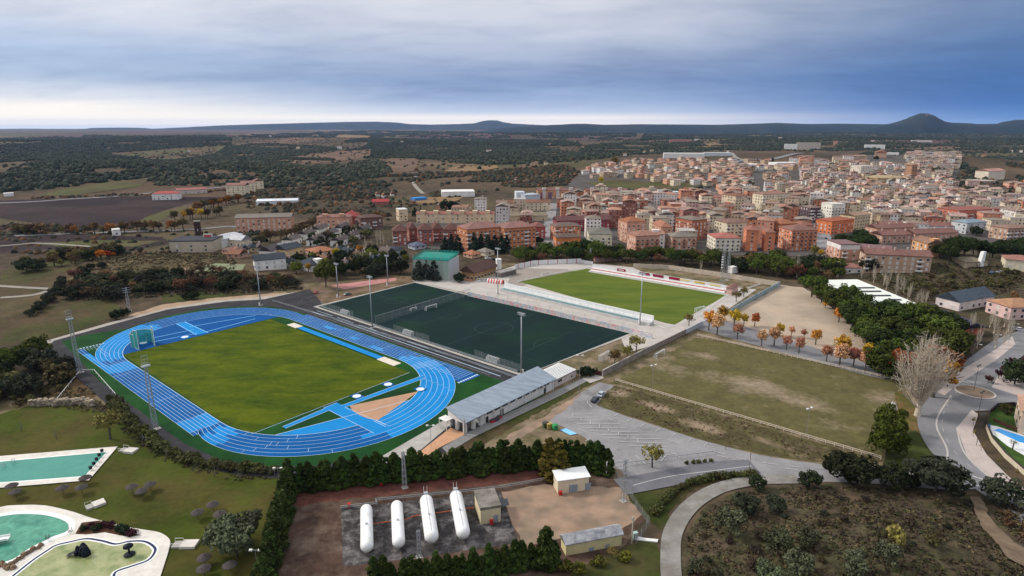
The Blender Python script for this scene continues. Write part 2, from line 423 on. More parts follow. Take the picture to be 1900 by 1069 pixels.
# far hills on the skyline (at their own distance and height)
def hill(name,dist,prof,m,depth):
    """ridge with a crest line given as (photo x, photo y) seen at this distance"""
    def at(px,py):
        x=(px-950)/FX*dist/ (CP) ; k=(534.5-py)/FX
        return x*CP*CP, topz((0,dist),py)
    v=[];f=[]; n=len(prof)
    fine=[]
    for (a,b) in zip(prof,prof[1:]):
        for j in range(6): t=j/6; fine.append((a[0]+(b[0]-a[0])*t,a[1]+(b[1]-a[1])*t+ (mnoise.noise(Vector((a[0]*.13+t*2,3,0)))*.35 if 0<j else 0)))
    fine.append(prof[-1]); n=len(fine)
    rows=7
    for r in range(rows):
        t=r/(rows-1); k=math.cos((t-.5)*math.pi)**.8 if 0<t<1 else 0
        for px,py in fine:
            f0=dist*CP-(topz((0,dist),py)-CH)*SP
            X=(px-950)/FX*f0; Z=topz((0,dist),py)
            v.append((X,dist+(t-.5)*depth,max(-6,k*Z+(mnoise.noise(Vector((px*.06,r*.9,dist*.01)))*Z*.10 if 0<t<1 and t!=.5 else 0)-4)))
    for r in range(rows-1):
        for i in range(n-1): f.append((r*n+i,r*n+i+1,(r+1)*n+i+1,(r+1)*n+i))
    me=bpy.data.meshes.new(name); me.from_pydata(v,[],f); me.materials.append(m); me.polygons.foreach_set('use_smooth',[True]*len(f))
    return tag(link(name,me),kind='structure')
HILLM=mat('hill_scrub',(.012,.024,.036),.35,1/180,.95,c2=(.022,.030,.036),pscale=1/600,fine=1/40)
ROCKM=mat('hill_rock',(.26,.17,.13),.3,1/60,.95,fine=1/15)
hill('mesa_hills',17000,[(120,243),(168,240),(180,237),(230,236.5),(258,237),(285,240),(300,238),(345,236),(400,233),(470,230.5),(560,228),(640,226),(700,225.5),(735,227),(760,230),(800,231),(850,230),(880,228.5),(893,225),(905,223),(922,223),(932,226),(950,229),(990,231),(1040,234)],HILLM,1500)
hill('distant_range',19500,[(-200,243),(-40,239.5),(40,238.5),(120,239.5),(170,239),(260,243)],HILLM,1500)
hill('rolling_hills',9000,[(890,243),(930,237),(1010,232),(1060,229.5),(1085,229),(1120,231),(1190,230),(1260,230.5),(1330,231),(1400,229),(1440,227.5),(1500,229.5),(1560,229),(1640,230),(1720,228),(1790,230),(1850,229),(1960,229)],HILLM,1100)
hill('castle_hill',6800,[(1590,244),(1615,239),(1640,233),(1655,228),(1672,223),(1690,217),(1700,212.5),(1708,209.5),(1722,210),(1732,215),(1750,224),(1766,227),(1800,228),(1830,231),(1850,230),(1866,225),(1885,221.5),(1930,222),(1990,228),(2060,243)],HILLM,620)
# castle ruin and rock crest on the hill
t=thing('hilltop_ruin','pale reddish rock crest with ruined walls on top of the pointed hill','ruin',loc=(0,0,0))
mb=MB(); mb2=MB(); rr=random.Random(3)
for i in range(22):
    px=1696+i*1.5; f0=6800*CP; X=(px-950)/FX*f0; zt=topz((0,6760),213+abs(px-1712)*.30)
    w=rr.uniform(8,20); (mb if i%3 else mb2).prism([(X-w,6740+rr.uniform(-30,10)),(X+w,6730),(X+w*.7,6790),(X-w*.8,6795)],zt-45,zt-4+rr.uniform(-5,8))
mb.obj('rock',ROCKM,t); mb2.obj('wall',mat('ruin_wall',(.34,.27,.22),.2,1/20),t)
# ================================================================ far fields and roads on the plain
PLOUGH=mat('ploughed_field',(.024,.015,.017),.35,1/60,.95,c2=(.042,.027,.024),pscale=1/140,fine=1/5)
TANF=mat('stubble_field',(.19,.120,.062),.2,1/60,.95,fine=1/6); BRNF=mat('brown_field',(.125,.078,.052),.25,1/70,.95,fine=1/8)
OLVF=mat('green_field',(.070,.072,.024),.3,1/50,.95,c2=(.085,.062,.034),pscale=1/90,fine=1/5); REDF=mat('red_field',(.085,.048,.044),.25,1/80,.95,fine=1/8)
MEAD=mat('meadow',(.042,.052,.013),.35,1/22,.95,c2=(.072,.050,.027),pscale=1/45,fine=1/2.2); DRYG=mat('dry_grass',(.098,.070,.036),.32,1/14,.95,c2=(.060,.050,.023),pscale=1/30,fine=1/1.6)
def fieldpatch(name,pts,m,dz=.7,cell=60): sheet(name,pts,m,dz=dz,cell=cell)
for i,(pts,m,cell,dz) in enumerate([
 ([(0,372),(120,369),(285,364),(360,366),(425,366),(345,379),(270,415),(190,428),(120,420),(60,413),(0,405)],PLOUGH,25,.30),
 ([(232,419),(300,393),(350,378),(372,379),(330,395),(270,421)],OLVF,25,.32),
 ([(70,364),(120,350),(190,340),(285,329),(262,345),(200,355),(130,363)],OLVF,40,.45),
 ([(218,288),(270,280),(330,275),(358,277),(340,285),(280,291)],OLVF,60,.7),
 ([(458,266),(520,257),(600,252),(625,253),(600,259),(540,267)],BRNF,80,.9),
 ([(620,254),(640,248),(690,253),(682,258),(650,258)],TANF,80,1.2),
 ([(512,300),(540,291),(610,284),(690,277),(688,292),(640,298),(560,305)],BRNF,60,.7),
 ([(715,300),(722,294),(772,294),(780,300),(772,318),(726,320)],BRNF,50,.6),
 ([(820,319),(850,309),(920,307),(925,312),(890,318)],TANF,50,.7),
 ([(960,311),(1000,300),(1000,308),(985,314)],BRNF,50,.7),
 ([(720,256),(800,250),(880,247),(960,248),(900,254),(800,258)],REDF,100,1.4),
 ([(880,253),(960,246),(1000,249),(960,257)],REDF,100,1.6),
 ([(1240,240),(1310,238.5),(1330,243),(1270,245)],TANF,140,2.2),
 ([(1300,244),(1400,243),(1450,247),(1380,250)],BRNF,120,1.9),
 ([(1300,268),(1325,264),(1345,270),(1330,276),(1305,276)],TANF,80,1.2),
 ([(190,244.5),(300,241.5),(470,240),(560,241),(400,246),(240,248)],REDF,200,2.6),
 ([(560,240.5),(680,238),(800,239),(760,243),(620,245)],BRNF,200,2.7),
 ([(800,238.3),(930,237.6),(1010,239),(900,242)],TANF,220,3.0),
 ([(0,262),(90,252),(200,250),(160,257),(60,266)],REDF,150,1.8),
 ([(1660,262),(1740,258),(1790,261),(1740,268)],REDF,120,1.6),
 ([(1690,276),(1760,272),(1800,275),(1740,281)],BRNF,80,1.2),
 ([(1750,288),(1830,283),(1900,286),(1860,291),(1790,292)],OLVF,70,.9),
 ([(1040,258),(1120,252),(1180,255),(1110,262)],REDF,120,1.7),
 ([(1062,293),(1110,287),(1150,285),(1160,290),(1100,297)],BRNF,60,.8),
 ([(1085,340),(1140,333),(1200,338),(1300,336),(1330,343),(1230,352),(1150,353)],OLVF,30,.45),
 ([(420,250),(480,246),(540,248),(500,254)],BRNF,120,1.7),
 ([(760,372),(800,366),(860,366),(840,376),(780,379)],TANF,25,.4),
 ([(0,505),(60,487),(130,475),(165,482),(110,515),(40,545),(0,560)],MEAD,16,.12),
 ([(0,560),(40,545),(100,520),(128,535),(60,575),(0,592)],DRYG,16,.12),
 ([(0,592),(60,577),(130,560),(205,556),(230,575),(190,600),(80,632),(0,640)],MEAD,16,.10),
 ([(85,592),(110,560),(125,520),(165,488),(175,500),(150,535),(130,570),(120,592)],DRYG,12,.16),
 ([(300,548),(370,542),(480,545),(490,552),(300,562)],MEAD,12,.10),
 ([(0,440),(140,436),(300,440),(320,452),(210,470),(90,462),(0,470)],PLOUGH,16,.14),
 ([(60,452),(180,446),(300,447),(250,458),(120,460)],OLVF,16,.17),
 ([(160,478),(260,466),(330,470),(420,470),(420,490),(330,512),(200,520)],DRYG,14,.10)]): fieldpatch('field',pts,m,dz,cell)
ASPH=mat('asphalt',(.235,.226,.230),.16,1/9,.9,c2=(.165,.16,.16),pscale=1/10,thr=(.54,.68),fine=1.2); ASPD=mat('new_asphalt',(.030,.029,.033),.22,1/6,.85,c2=(.042,.04,.043),pscale=1/10,fine=1.5)
ASPR=mat('old_road',(.20,.197,.205),.10,1/7,.9,c2=(.17,.168,.172),pscale=1/16,fine=1.2)
DIRT=mat('dirt_track',(.26,.235,.205),.12,1/5,.95,fine=1.2); PATHM=mat('pale_path',(.34,.31,.27),.12,1/5,.95)
for pts,w,m,dz in [([(-60,441),(60,437),(200,432),(330,428),(400,423),(430,421),(470,425)],7,ASPR,.4),
 ([(-40,379),(60,375),(130,370),(200,366),(280,359),(400,349),(470,342)],9,ASPR,.55),
 ([(-30,460),(30,455),(70,452),(150,457),(200,460)],4,DIRT,.4),
 ([(785,360),(770,345),(768,333),(778,322)],6,DIRT,.5),
 ([(515,320),(600,320),(700,322),(800,320),(870,315)],5,DIRT,.8),
 ([(700,395),(660,408),(600,420),(560,437),(505,460)],8,ASPR,.4),
 ([(1340,305),(1390,297),(1450,292),(1530,288)],14,ASPR,.9),([(1395,310),(1380,298),(1360,288),(1350,280)],9,DIRT,.9),
 ([(1018,470),(1016,440),(1020,410),(1026,378)],11,ASPH,.35),([(1545,492),(1530,450),(1521,425),(1514,405)],13,ASPH,.35),
 ([(0,553),(60,548),(90,540)],4,DIRT,.2),([(-20,530),(40,534),(100,537)],3.5,DIRT,.3)]:
    road('road',pts,w,m,dz=dz)

# ---------------- the air: even haze in one closed box, sky outside it
m=bpy.data.materials.new('haze'); m.use_nodes=True; nt=m.node_tree; nt.nodes.clear(); o_=nt.nodes.new('ShaderNodeOutputMaterial'); v_=nt.nodes.new('ShaderNodeVolumePrincipled'); nt.links.new(v_.outputs[0],o_.inputs['Volume'])
HAZE=2.0e-5
v_.inputs['Color'].default_value=(.42,.62,1.0,1); v_.inputs['Density'].default_value=HAZE; v_.inputs['Anisotropy'].default_value=.2
mb=MB(); mb.box(-21000,-400,-60,21000,24500,300); tag(mb.obj('haze',m),kind='stuff',label='thin blue haze of the far plain')
# ================================================================ near ground: sheets from low to high
K=.93
def wuv(pts): return WL(W(u,v) for u,v in pts)
SOIL=mat('yard_soil',(.075,.046,.034),.35,1/6,.95,c2=(.14,.10,.075),pscale=1/7,thr=(.47,.66),fine=1/1.2); SANDY=mat('yard_sand',(.30,.205,.145),.16,1/6,.95,c2=(.20,.15,.11),pscale=1/8,fine=1)
REDS=mat('red_soil',(.105,.042,.032),.3,1/4,.95,fine=1); GRAVEL=mat('gravel',(.30,.285,.265),.15,1/4,.95,fine=1.3)
LAWN=mat('lawn',(.043,.058,.007),.28,1/16,.95,c2=(.070,.060,.016),pscale=1/22,fine=1/1.5); LOT=mat('dirt_lot',(.40,.315,.235),.10,1/18,.95,c2=(.33,.265,.205),pscale=1/24,fine=1/1.4)
def wornmat(name,grass,g2,soil,spots):
    m,n,b=newmat(name); big=n.noise(n.pos(1/13),1,5,.62); fine=n.noise(n.pos(1/2.0),1,4,.65); acc=None
    for px,py,rx,ry,st in spots:
        x,y,_=P(px,py); g=n.n('ShaderNodeNewGeometry').outputs['Position']; mp=n.n('ShaderNodeMapping',vector_type='TEXTURE'); n.l(g,mp.inputs[0]); mp.inputs['Location'].default_value=(x,y,0); mp.inputs['Rotation'].default_value=(0,0,AZ); mp.inputs['Scale'].default_value=(rx,ry,1e6)
        ln=n.n('ShaderNodeVectorMath',operation='LENGTH'); n.l(mp.outputs[0],ln.inputs[0]); v=n.math('MULTIPLY',n.math('SUBTRACT',1.0,ln.outputs['Value'],clamp=True),st); acc=v if acc is None else n.math('MAXIMUM',acc,v)
    k=n.math('ADD',n.math('ADD',acc,n.math('MULTIPLY',n.math('SUBTRACT',big,.5),1.5)),n.math('MULTIPLY',n.math('SUBTRACT',fine,.5),.55))
    mk=n.ramp(k,[(.12,(0,0,0)),(.70,(1,1,1))]); gr=n.ramp(n.math('ADD',n.math('MULTIPLY',fine,.5),n.math('MULTIPLY',n.noise(n.pos(1/7),1,4,.6),.5)),[(.36,g2),(.62,grass)]); so=n.ramp(fine,[(.3,tuple(q*.8 for q in soil)),(.7,tuple(q*1.15 for q in soil))])
    n.l(n.mix(mk,gr,so),b.inputs['Base Color']); b.inputs['Roughness'].default_value=.95; b.inputs['Specular IOR Level'].default_value=.05; return m
ROUGH=wornmat('rough_pitch',(.122,.108,.044),(.074,.064,.029),(.255,.197,.137),[(1390,715,26,11,.72),(1480,745,20,8,.72),(1250,685,14,9,.55),(1215,660,9,9,.7),(1310,660,9,5,.5),(1650,740,10,10,.55),(1560,790,9,6,.4)])
BANK=wornmat('dry_bank',(.092,.082,.034),(.056,.044,.024),(.255,.19,.13),[(1215,755,11,4.5,.95),(1310,795,12,5,.95),(1150,730,6,5,.8),(1420,820,8,3,.5)])
PAVE=mat('pavement',(.42,.385,.35),.10,1/5,.9,fine=1.4); PINKP=mat('pink_pavement',(.42,.355,.325),.10,1/4,.9,fine=1.4)
SCRUB=mat('mound_scrub',(.062,.046,.030),.5,1/3.2,.95,c2=(.052,.050,.024),pscale=1/9,fine=1/.8)
VERGE=mat('dry_verge',(.10,.085,.042),.3,1/6,.95,c2=(.20,.15,.10),pscale=1/9,fine=1/1.1)
ARTG=mat('artificial_grass',(.012,.058,.012),.22,1/14,.95,c2=(.008,.040,.012),pscale=1/18,fine=2)
TURF=mat('turf_pitch',(.0062,.0185,.0185),.14,1/30,.9,c2=(.008,.028,.016),pscale=1/34,thr=(.5,.66),fine=2)
def stripy(name,c,d,rot,sx,sy):
    m,n,b=newmat(name)
    a=n.noise(n.pos(sx,sy,sx,rot),1,5,.62,.5); f=n.noise(n.pos(1/2.2),1,4,.65)
    col=n.ramp(n.math('ADD',n.math('MULTIPLY',a,.72),n.math('MULTIPLY',f,.28)),[(.36,d),(.49,tuple((p+q)/2 for p,q in zip(c,d))),(.62,c),(.8,tuple(min(1,p*1.25) for p in c))])
    n.l(col,b.inputs['Base Color']); b.inputs['Roughness'].default_value=.95; b.inputs['Specular IOR Level'].default_value=.05; return m
INF=stripy('infield_grass',(.088,.108,.006),(.028,.052,.005),-AZ,1/20,1/7)
GPM=stripy('stadium_grass',(.112,.138,.022),(.066,.100,.016),-AZ+1.57,1/30,1/7)
TRK=mat('track_blue',(.003,.084,.27),.14,1/10,.85,.08,fine=1.5); TRKL=mat('track_light_blue',(.010,.20,.50),.10,1/9,.85,.08,fine=1.5); DZONE=mat('dzone_blue',(.002,.066,.235),.10,1/9,.85,.08)
LINE=mat('line_paint',(.46,.58,.70),.05,1,.7); ROADL=mat('road_paint',(.47,.46,.45),.12,1,.85); SAND=mat('sand_pit_board',(.62,.55,.46),.08,1/2,.9); CLAYT=mat('shot_sector',(.40,.24,.155),.10,1/3,.95)
COURT=mat('ochre_court',(.48,.27,.16),.10,1/3,.95,fine=1)
PINKC=mat('pink_court',(.42,.20,.18),.12,1/4,.9)
# broad campus ground
sheet('ground',[(540,528),(765,512),(960,487),(1110,482),(1300,500),(1445,525),(1600,620),(1640,700),(1720,735),(1740,800),(1700,870),(1500,876),(1250,860),(1180,905),(1000,868),(560,915),(420,880),(230,778),(90,680),(40,650),(250,585),(480,552)],VERGE,cell=24)
sheet('lawn',[(-260,790),(30,752),(140,752),(215,770),(300,818),(350,845),(430,866),(520,873),(555,900),(535,960),(500,1180),(-400,1180)],LAWN)
sheet('lawn',[(-260,760),(40,742),(60,752),(-120,800)],VERGE)
sheet('bare_soil',[(70,745),(145,697),(172,697),(205,725),(165,742),(100,752)],mat('brown_turf',(.085,.055,.026),.25,1/4,.95))
sheet('yard',[(540,912),(760,890),(1000,862),(1132,882),(1165,905),(1195,965),(1160,1010),(1090,1050),(900,1180),(470,1180)],SOIL)
sheet('yard',[(548,913),(700,897),(880,880),(1000,865),(1010,890),(860,905),(650,925),(555,940)],REDS)
sheet('yard',[(930,913),(1010,900),(1090,903),(1155,905),(1190,955),(1150,985),(1090,985),(1035,1000),(975,1015),(950,975),(920,940)],SANDY)
sheet('grass_bank',[(1035,1180),(1060,1060),(1170,1012),(1215,1000),(1235,1040),(1240,1180)],MEAD)
sheet('grass_bank',[(1160,912),(1240,880),(1340,870),(1410,880),(1300,903),(1250,940),(1225,985),(1200,962),(1165,925)],MEAD)
PADM=mat('stained_concrete',(.052,.047,.047),.45,1/2.5,.9,c2=(.16,.15,.145),pscale=1/4,thr=(.47,.68),fine=1)
sheet('concrete_pad',[(633,943),(760,930),(930,912),(962,1008),(790,1033),(636,1052)],PADM)
# mound
sheet('mound',[(1262,1180),(1262,1040),(1275,985),(1310,940),(1370,912),(1450,903),(1530,897),(1640,900),(1760,915),(1840,925),(1960,960),(2100,1180)],SCRUB,cell=6)
sheet('path',[(1800,925),(1818,925),(1838,965),(1880,1010),(1960,1060),(1960,1090),(1870,1040),(1822,985)],mat('brown_path',(.16,.115,.078),.25,1/3,.95,fine=1),cell=3,dz=.62)
sheet('hillside',[(1560,505),(1640,500),(1720,470),(1900,470),(2050,520),(1960,560),(1830,610),(1760,600),(1690,555),(1600,515)],SCRUB,cell=14)
# right-hand park: parking, dry pitch, lots
sheet('parking_lot',[(1082,726),(1113,710),(1139,716),(1124,733),(1106,752),(1160,772),(1225,793),(1300,817),(1400,843),(1470,855),(1560,866),(1700,873),(1700,902),(1560,895),(1470,893),(1400,880),(1340,862),(1240,872),(1165,885),(1122,850),(1085,812),(1040,790),(1000,786)],ASPH)
sheet('gravel',[(900,835),(1000,778),(1060,742),(1085,727),(1055,752),(1010,790),(960,815),(910,852)],SANDY)
sheet('grass',[(830,835),(870,812),(1000,750),(1085,708),(1100,712),(1040,745),(960,788),(880,835)],MEAD)
sheet('rough_pitch',[(1128,712),(1180,690),(1290,627),(1330,632),(1500,668),(1700,712),(1690,760),(1640,850),(1540,822),(1380,780),(1250,742),(1150,714)],ROUGH)
sheet('grass_bank',[(1122,735),(1142,716),(1250,744),(1380,782),(1500,818),(1640,856),(1600,862),(1500,856),(1400,841),(1300,815),(1225,790),(1160,770),(1108,752)],BANK)
sheet('leaf_litter',[(1660,730),(1720,715),(1765,740),(1735,800),(1745,850),(1690,860),(1660,800)],mat('fallen_leaves',(.16,.10,.042),.3,1/2,.95,c2=(.07,.075,.02),pscale=1/4,fine=1))
sheet('grass',[(1650,820),(1700,800),(1740,830),(1752,855),(1690,868),(1640,862)],MEAD)
sheet('dirt_lot',[(1330,596),(1450,529),(1490,534),(1545,572),(1600,620),(1612,660),(1600,688),(1470,640),(1370,606)],LOT)
sheet('promenade',[(1272,605),(1300,592),(1350,597),(1480,636),(1600,672),(1655,706),(1620,700),(1500,668),(1370,632)],ASPR)
# stadium surroundings
sheet('paved_ground',[(760,521),(900,510),(960,492),(1090,488),(1180,497),(1300,517),(1410,533),(1350,575),(1275,612),(1215,640),(1165,660),(1150,622),(960,572),(870,545)],PAVE)
sheet('verge',[(1100,700),(1165,655),(1215,640),(1275,612),(1278,620),(1200,655),(1118,697)],DRYG)
sheet('verge',[(1175,497),(1330,505),(1445,528),(1420,540),(1330,528),(1200,508)],VERGE)
sheet('dirt_yard',[(940,528),(955,498),(1050,500),(1075,505),(980,525),(960,540)],mat('grey_dirt',(.27,.235,.205),.1,1/6,.95))
sheet('stadium_pitch',[(962,523),(1088,499),(1120,500),(1352,546),(1252,603),(1235,600),(1100,562)],GPM)
sheet('bare_soil',[(560,537),(700,515),(765,512),(765,524),(600,566),(575,560)],mat('brown_ground',(.17,.11,.075),.25,1/5,.95,c2=(.10,.075,.04),pscale=1/8))
sheet('court',[(312,508),(345,497),(420,506),(412,514)],SANDY); sheet('court',[(348,501),(395,489),(456,491),(450,501),(400,506)],mat('green_court',(.20,.22,.13),.1,1/4,.95))
sheet('court',[(612,530),(700,519),(735,516),(735,521),(640,537)],PINKC)
# asphalt round the track, then verge, track
sheet('bare_soil',[(205,596),(300,566),(400,553),(505,545),(535,543),(500,553),(400,560),(310,574)],mat('fresh_earth',(.33,.23,.155),.15,1/5,.95))
sheet('gravel_path',[(60,640),(100,629),(200,600),(310,572),(400,558),(500,550),(545,543),(560,560),(300,600),(150,650),(100,662),(84,655)],PATHM)
sheet('asphalt_apron',[(490,556),(540,545),(575,537),(600,566),(700,600),(860,655),(1000,702),(985,735),(900,800),(840,835),(760,868),(620,886),(500,888),(410,876),(320,842),(230,778),(140,700),(85,648),(100,633),(210,602),(310,575),(420,560)],ASPD)

sheet('grass_verge',[(114,634),(160,622),(235,610),(300,589),(380,573),(450,569),(510,570),(560,581),(640,606),(760,648),(880,691),(1010,733),(900,790),(835,775),(800,800),(760,830),(700,848),(600,864),(500,868),(408,854),(343,824),(282,780),(185,708)],ARTG)
# ---------------- running track
UC0,VC0,RI,LH=-231.1,113.0,36.6,41.3; LW=1.22
def RAD(side,a,r):
    # the bends of this track are laid out wider than its straights
    o=r-RI
    if o<=0: return r
    c=abs(math.cos(a)); return RI+o*(1+(.96*c**.7 if side>0 else .84*c**.9))
def stad(r,n=40,full=True):
    pts=[]
    for i in range(n+1): a=-math.pi/2+math.pi*i/n; q=RAD(1,a,r); pts.append((UC0+LH+q*math.cos(a),VC0+q*math.sin(a)))
    for i in range(n+1): a=math.pi/2+math.pi*i/n; q=RAD(-1,a,r); pts.append((UC0-LH+q*math.cos(a),VC0+q*math.sin(a)))
    return pts
def ring_mb(mb,r0,r1,z,n=40):
    a=stad(r0,n); b=stad(r1,n); o=len(mb.v)
    for p,q in zip(a,b):
        for s in (p,q): x,y=W(*s); mb.v.append((x,y,z))
    k=len(a)
    for i in range(k): j=(i+1)%k; mb.f.append((o+2*i,o+2*j,o+2*j+1,o+2*i+1)); mb.m.append(0)
    return mb
LAY[0]+=1; zt=.03+.004*LAY[0]
RO=RI+6*LW
mb=ring_mb(MB(),RI,RO,zt)
def rect(mb,u0,v0,u1,v1,z): return mb.add([W(u0,v0)+(z,),W(u1,v0)+(z,),W(u1,v1)+(z,),W(u0,v1)+(z,)],[(0,1,2,3)])
vN=VC0-RO; vF=VC0+RO
rect(mb,-302,vN-2*LW,-187,vN,zt); rect(mb,-302,vN,UC0-LH-30,vN+7.3,zt-.002)
rect(mb,-274,vF,-156.5,vF+2*LW,zt); rect(mb,UC0+LH+20,vF-7.3,-156.5,vF,zt-.002)
track=mb.obj('running_track',TRK); tag(track,kind='structure')
# lighter resurfaced stretches, lane by lane with ragged ends
rr=random.Random(5); mb=MB()
def arcpatch(side,a0,a1,lanes,rag=.10):
    for l in lanes:
        s=a0+rr.uniform(-rag,rag); e=a1+rr.uniform(-rag,rag); r0,r1=RI+l*LW,RI+(l+1)*LW; o=len(mb.v); k=26
        for i in range(k+1):
            a=s+(e-s)*i/k
            for r in (RAD(side,a,r0),RAD(side,a,r1)): x,y=W(UC0+side*LH+r*math.cos(a),VC0+r*math.sin(a)); mb.v.append((x,y,zt+.008))
        for i in range(k): mb.f.append((o+2*i,o+2*i+1,o+2*i+3,o+2*i+2)); mb.m.append(0)
arcpatch(1,math.radians(-12),math.radians(88),range(6),.09)
arcpatch(-1,math.radians(196),math.radians(263),range(6),.05)
arcpatch(1,math.radians(-84),math.radians(-74),range(6),.05)
def lanepatch(u0,u1,v0,v1,rag):
    k=int(round((v1-v0)/LW))
    for i in range(k): rect(mb,u0+rr.uniform(-rag,rag),v0+i*LW,u1+rr.uniform(-rag,rag),v0+(i+1)*LW,zt+.009)
lanepatch(-294,-263,vN-2*LW,vN,.5); lanepatch(-272.2,-261,vN,vN+6*LW,.3); lanepatch(-200,-190,vN-2*LW,vN+6*LW,.5)
for k in range(3): lanepatch(-250+20*k+rr.uniform(-3,3),-243+20*k,vF-LW*(k+3),vF-LW*(k+1),1.2)
mb.obj('resurfaced_stretch',TRKL,track)
zl=zt+.016; segs=[]
def closed(pts): return [W(*p) for p in pts]+[W(*pts[0])]
for l in range(1,7): segs.append(closed(stad(RI+l*LW)))
for l in (7,8): segs.append([W(-302,VC0-RI-l*LW),W(-187,VC0-RI-l*LW)]); segs.append([W(-274,VC0+RI+l*LW),W(-156.5,VC0+RI+l*LW)])
for l in range(0,7): segs.append([W(-302,VC0-RI-l*LW),W(UC0-LH-(26 if l>3 else 12),VC0-RI-l*LW)]) if l>1 else None
for l in range(0,7): segs.append([W(-156.5,VC0+RI+l*LW),W(UC0+LH+(22 if l>3 else 8),VC0+RI+l*LW)]) if l>1 else None
segs=[s for s in segs if s]
marks('lane_line',segs,.11,zl,LINE,track); marks('kerb_line',[closed(stad(RI))],.2,zl+.004,LINE,track)
cr=[]
for u in (-302,-273,-258,-236,-222,-200,-190): cr.append([W(u,VC0-RI),W(u,vN-2*LW)])
for u in (-156.5,-172,-186,-189.8,-205,-228,-240,-262,-268): cr.append([W(u,VC0+RI),W(u,vF+2*LW)])
for i in range(6):
    for side,a in ((1,-1.2+.14*i),(1,-.75-.06*i),(1,.9-.05*i),(1,1.2),(-1,2.0+.1*i),(-1,4.4-.06*i)):
        r0=RI+i*LW; cr.append([W(UC0+side*LH+r*math.cos(a),VC0+r*math.sin(a)) for r in (RAD(side,a,r0),RAD(side,a,r0+LW))])
for a0 in (1.22,):
    for k in range(6): cr.append([W(UC0+LH+RAD(1,a0,RI+6*LW*t/8)*math.cos(a0+.02*k),VC0+RAD(1,a0,RI+6*LW*t/8)*math.sin(a0+.02*k)) for t in range(9)])
marks('cross_line',cr,.10,zl+.003,LINE,track)
mb=MB()
for i in range(9): rect(mb,-154.5,vF+2*LW-.9-i*1.22,-153.4,vF+2*LW-.2-i*1.22,zl+.004); rect(mb,-304.2,vN-2*LW+.2+i*1.22,-303.2,vN-2*LW+.9+i*1.22,zl+.004)
mb.obj('start_block_mark',LINE,track)
mb=MB(); rect(mb,-156.5,vF-7.3,-152.6,vF+2*LW,zt-.002); mb.obj('start_apron',DZONE,track)
# ---------------- infield
sheet('infield',wuv(stad(RI-.12)),ARTG)
def chord(u,vside):  # v where the inner kerb meets the line u
    d=abs(u-(UC0+(LH if u>UC0 else -LH))); return VC0+vside*math.sqrt(max(0,(RI-.2)**2-d*d))
arc=[p for p in stad(RI-.14) if p[0]<=-281.8]
sheet('throwing_area',wuv([(-281.8,VC0-RI+.2)]+[(-281.8,VC0+RI-.2)]+arc),DZONE)
sheet('infield_grass',wuv([(-281.8,77.6),(-281.0,143.0),(-175.2,143.4),(-175.4,79.0),(-189,76.9)]),INF)
sheet('runway',[(327,601),(343,598),(386,618),(364,622)],TRKL)
o=None
marks('runway_line',[[P(*p)[:2] for p in s] for s in (((283,628),(360,612)),((285,635),(366,619)),((352,607),(474,586)),((380,617),(474,592)),((327,601),(364,622)),((343,598),(386,618)))],.5,.03+.004*(LAY[0]+1),mat('pale_blue_line',(.16,.42,.72),.05,1,.7)); LAY[0]+=1
sheet('runway',wuv([(-258,144.3),(-258,147.2),(-195.5,147.2),(-195.5,144.3)]),TRKL)
for u0,u1 in ((-266.5,-258.5),(-196.5,-185.5)): sheet('sand_pit',wuv([(u0,143.6),(u1,143.6),(u1,147.6),(u0,147.6)]),SAND)
# right-hand throwing and jumping area
arcR=[p for p in stad(RI-.16) if p[0]>UC0+LH and math.atan2(p[1]-VC0,p[0]-UC0-LH)<.45 and math.atan2(p[1]-VC0,p[0]-UC0-LH)>-.95]
sheet('runway',wuv(arcR),TRKL)
sheet('runway',[(600,758),(625,748),(722,792),(694,805)],TRKL)
sheet('runway',[(524,793),(530,796),(612,762),(604,758)],TRKL); sheet('runway',[(632,754),(640,757),(790,702),(786,697)],TRKL)
sheet('shot_sector',[(777,727),(649,754),(654,763),(668,772),(684,778),(701,781)],CLAYT)
lz=.03+.004*(LAY[0]+1); LAY[0]+=1
marks('runway_line',[[P(*p)[:2] for p in s] for s in (((524,793),(604,758)),((530,796),(612,762)),((632,754),(786,697)),((640,757),(790,702)),((600,758),(625,748)),((612,763),(694,805)),((640,757),(722,792)),((466,807),(760,692)),((693,782),(716,793)),((697,780),(720,791)))],.16,lz,LINE)
marks('runway_line',[wuv([arcR[0],arcR[-1]])],.2,lz,LINE)
for n_,(px,py) in enumerate(((720,714),(662,736),(780,723),(343,626),(266,637))):
    x,y=P(px,py)[:2]
    t=thing('throwing_circle',['white throwing circle beside the runway near the shot sector','white throwing circle at the grass corner beside the long runway','white throwing circle at the tip of the brown shot sector','white throwing circle on the dark blue area beside the infield grass','white throwing circle inside the green hammer cage'][n_],'throwing circle',(x,y,0),AZ)
    MB().lathe([(0,lz+.03),(1.35,lz+.03),(1.5,lz+.007)],24).obj('disc',mat('circle_concrete',(.66,.68,.72),.06,1,.8) if n_==0 else bpy.data.materials['circle_concrete'],t)
    MB().box(-2.3,-1.6,lz-.03,2.3,1.6,lz+.006).obj('surround',TRK if n_<3 else TRKL,t)
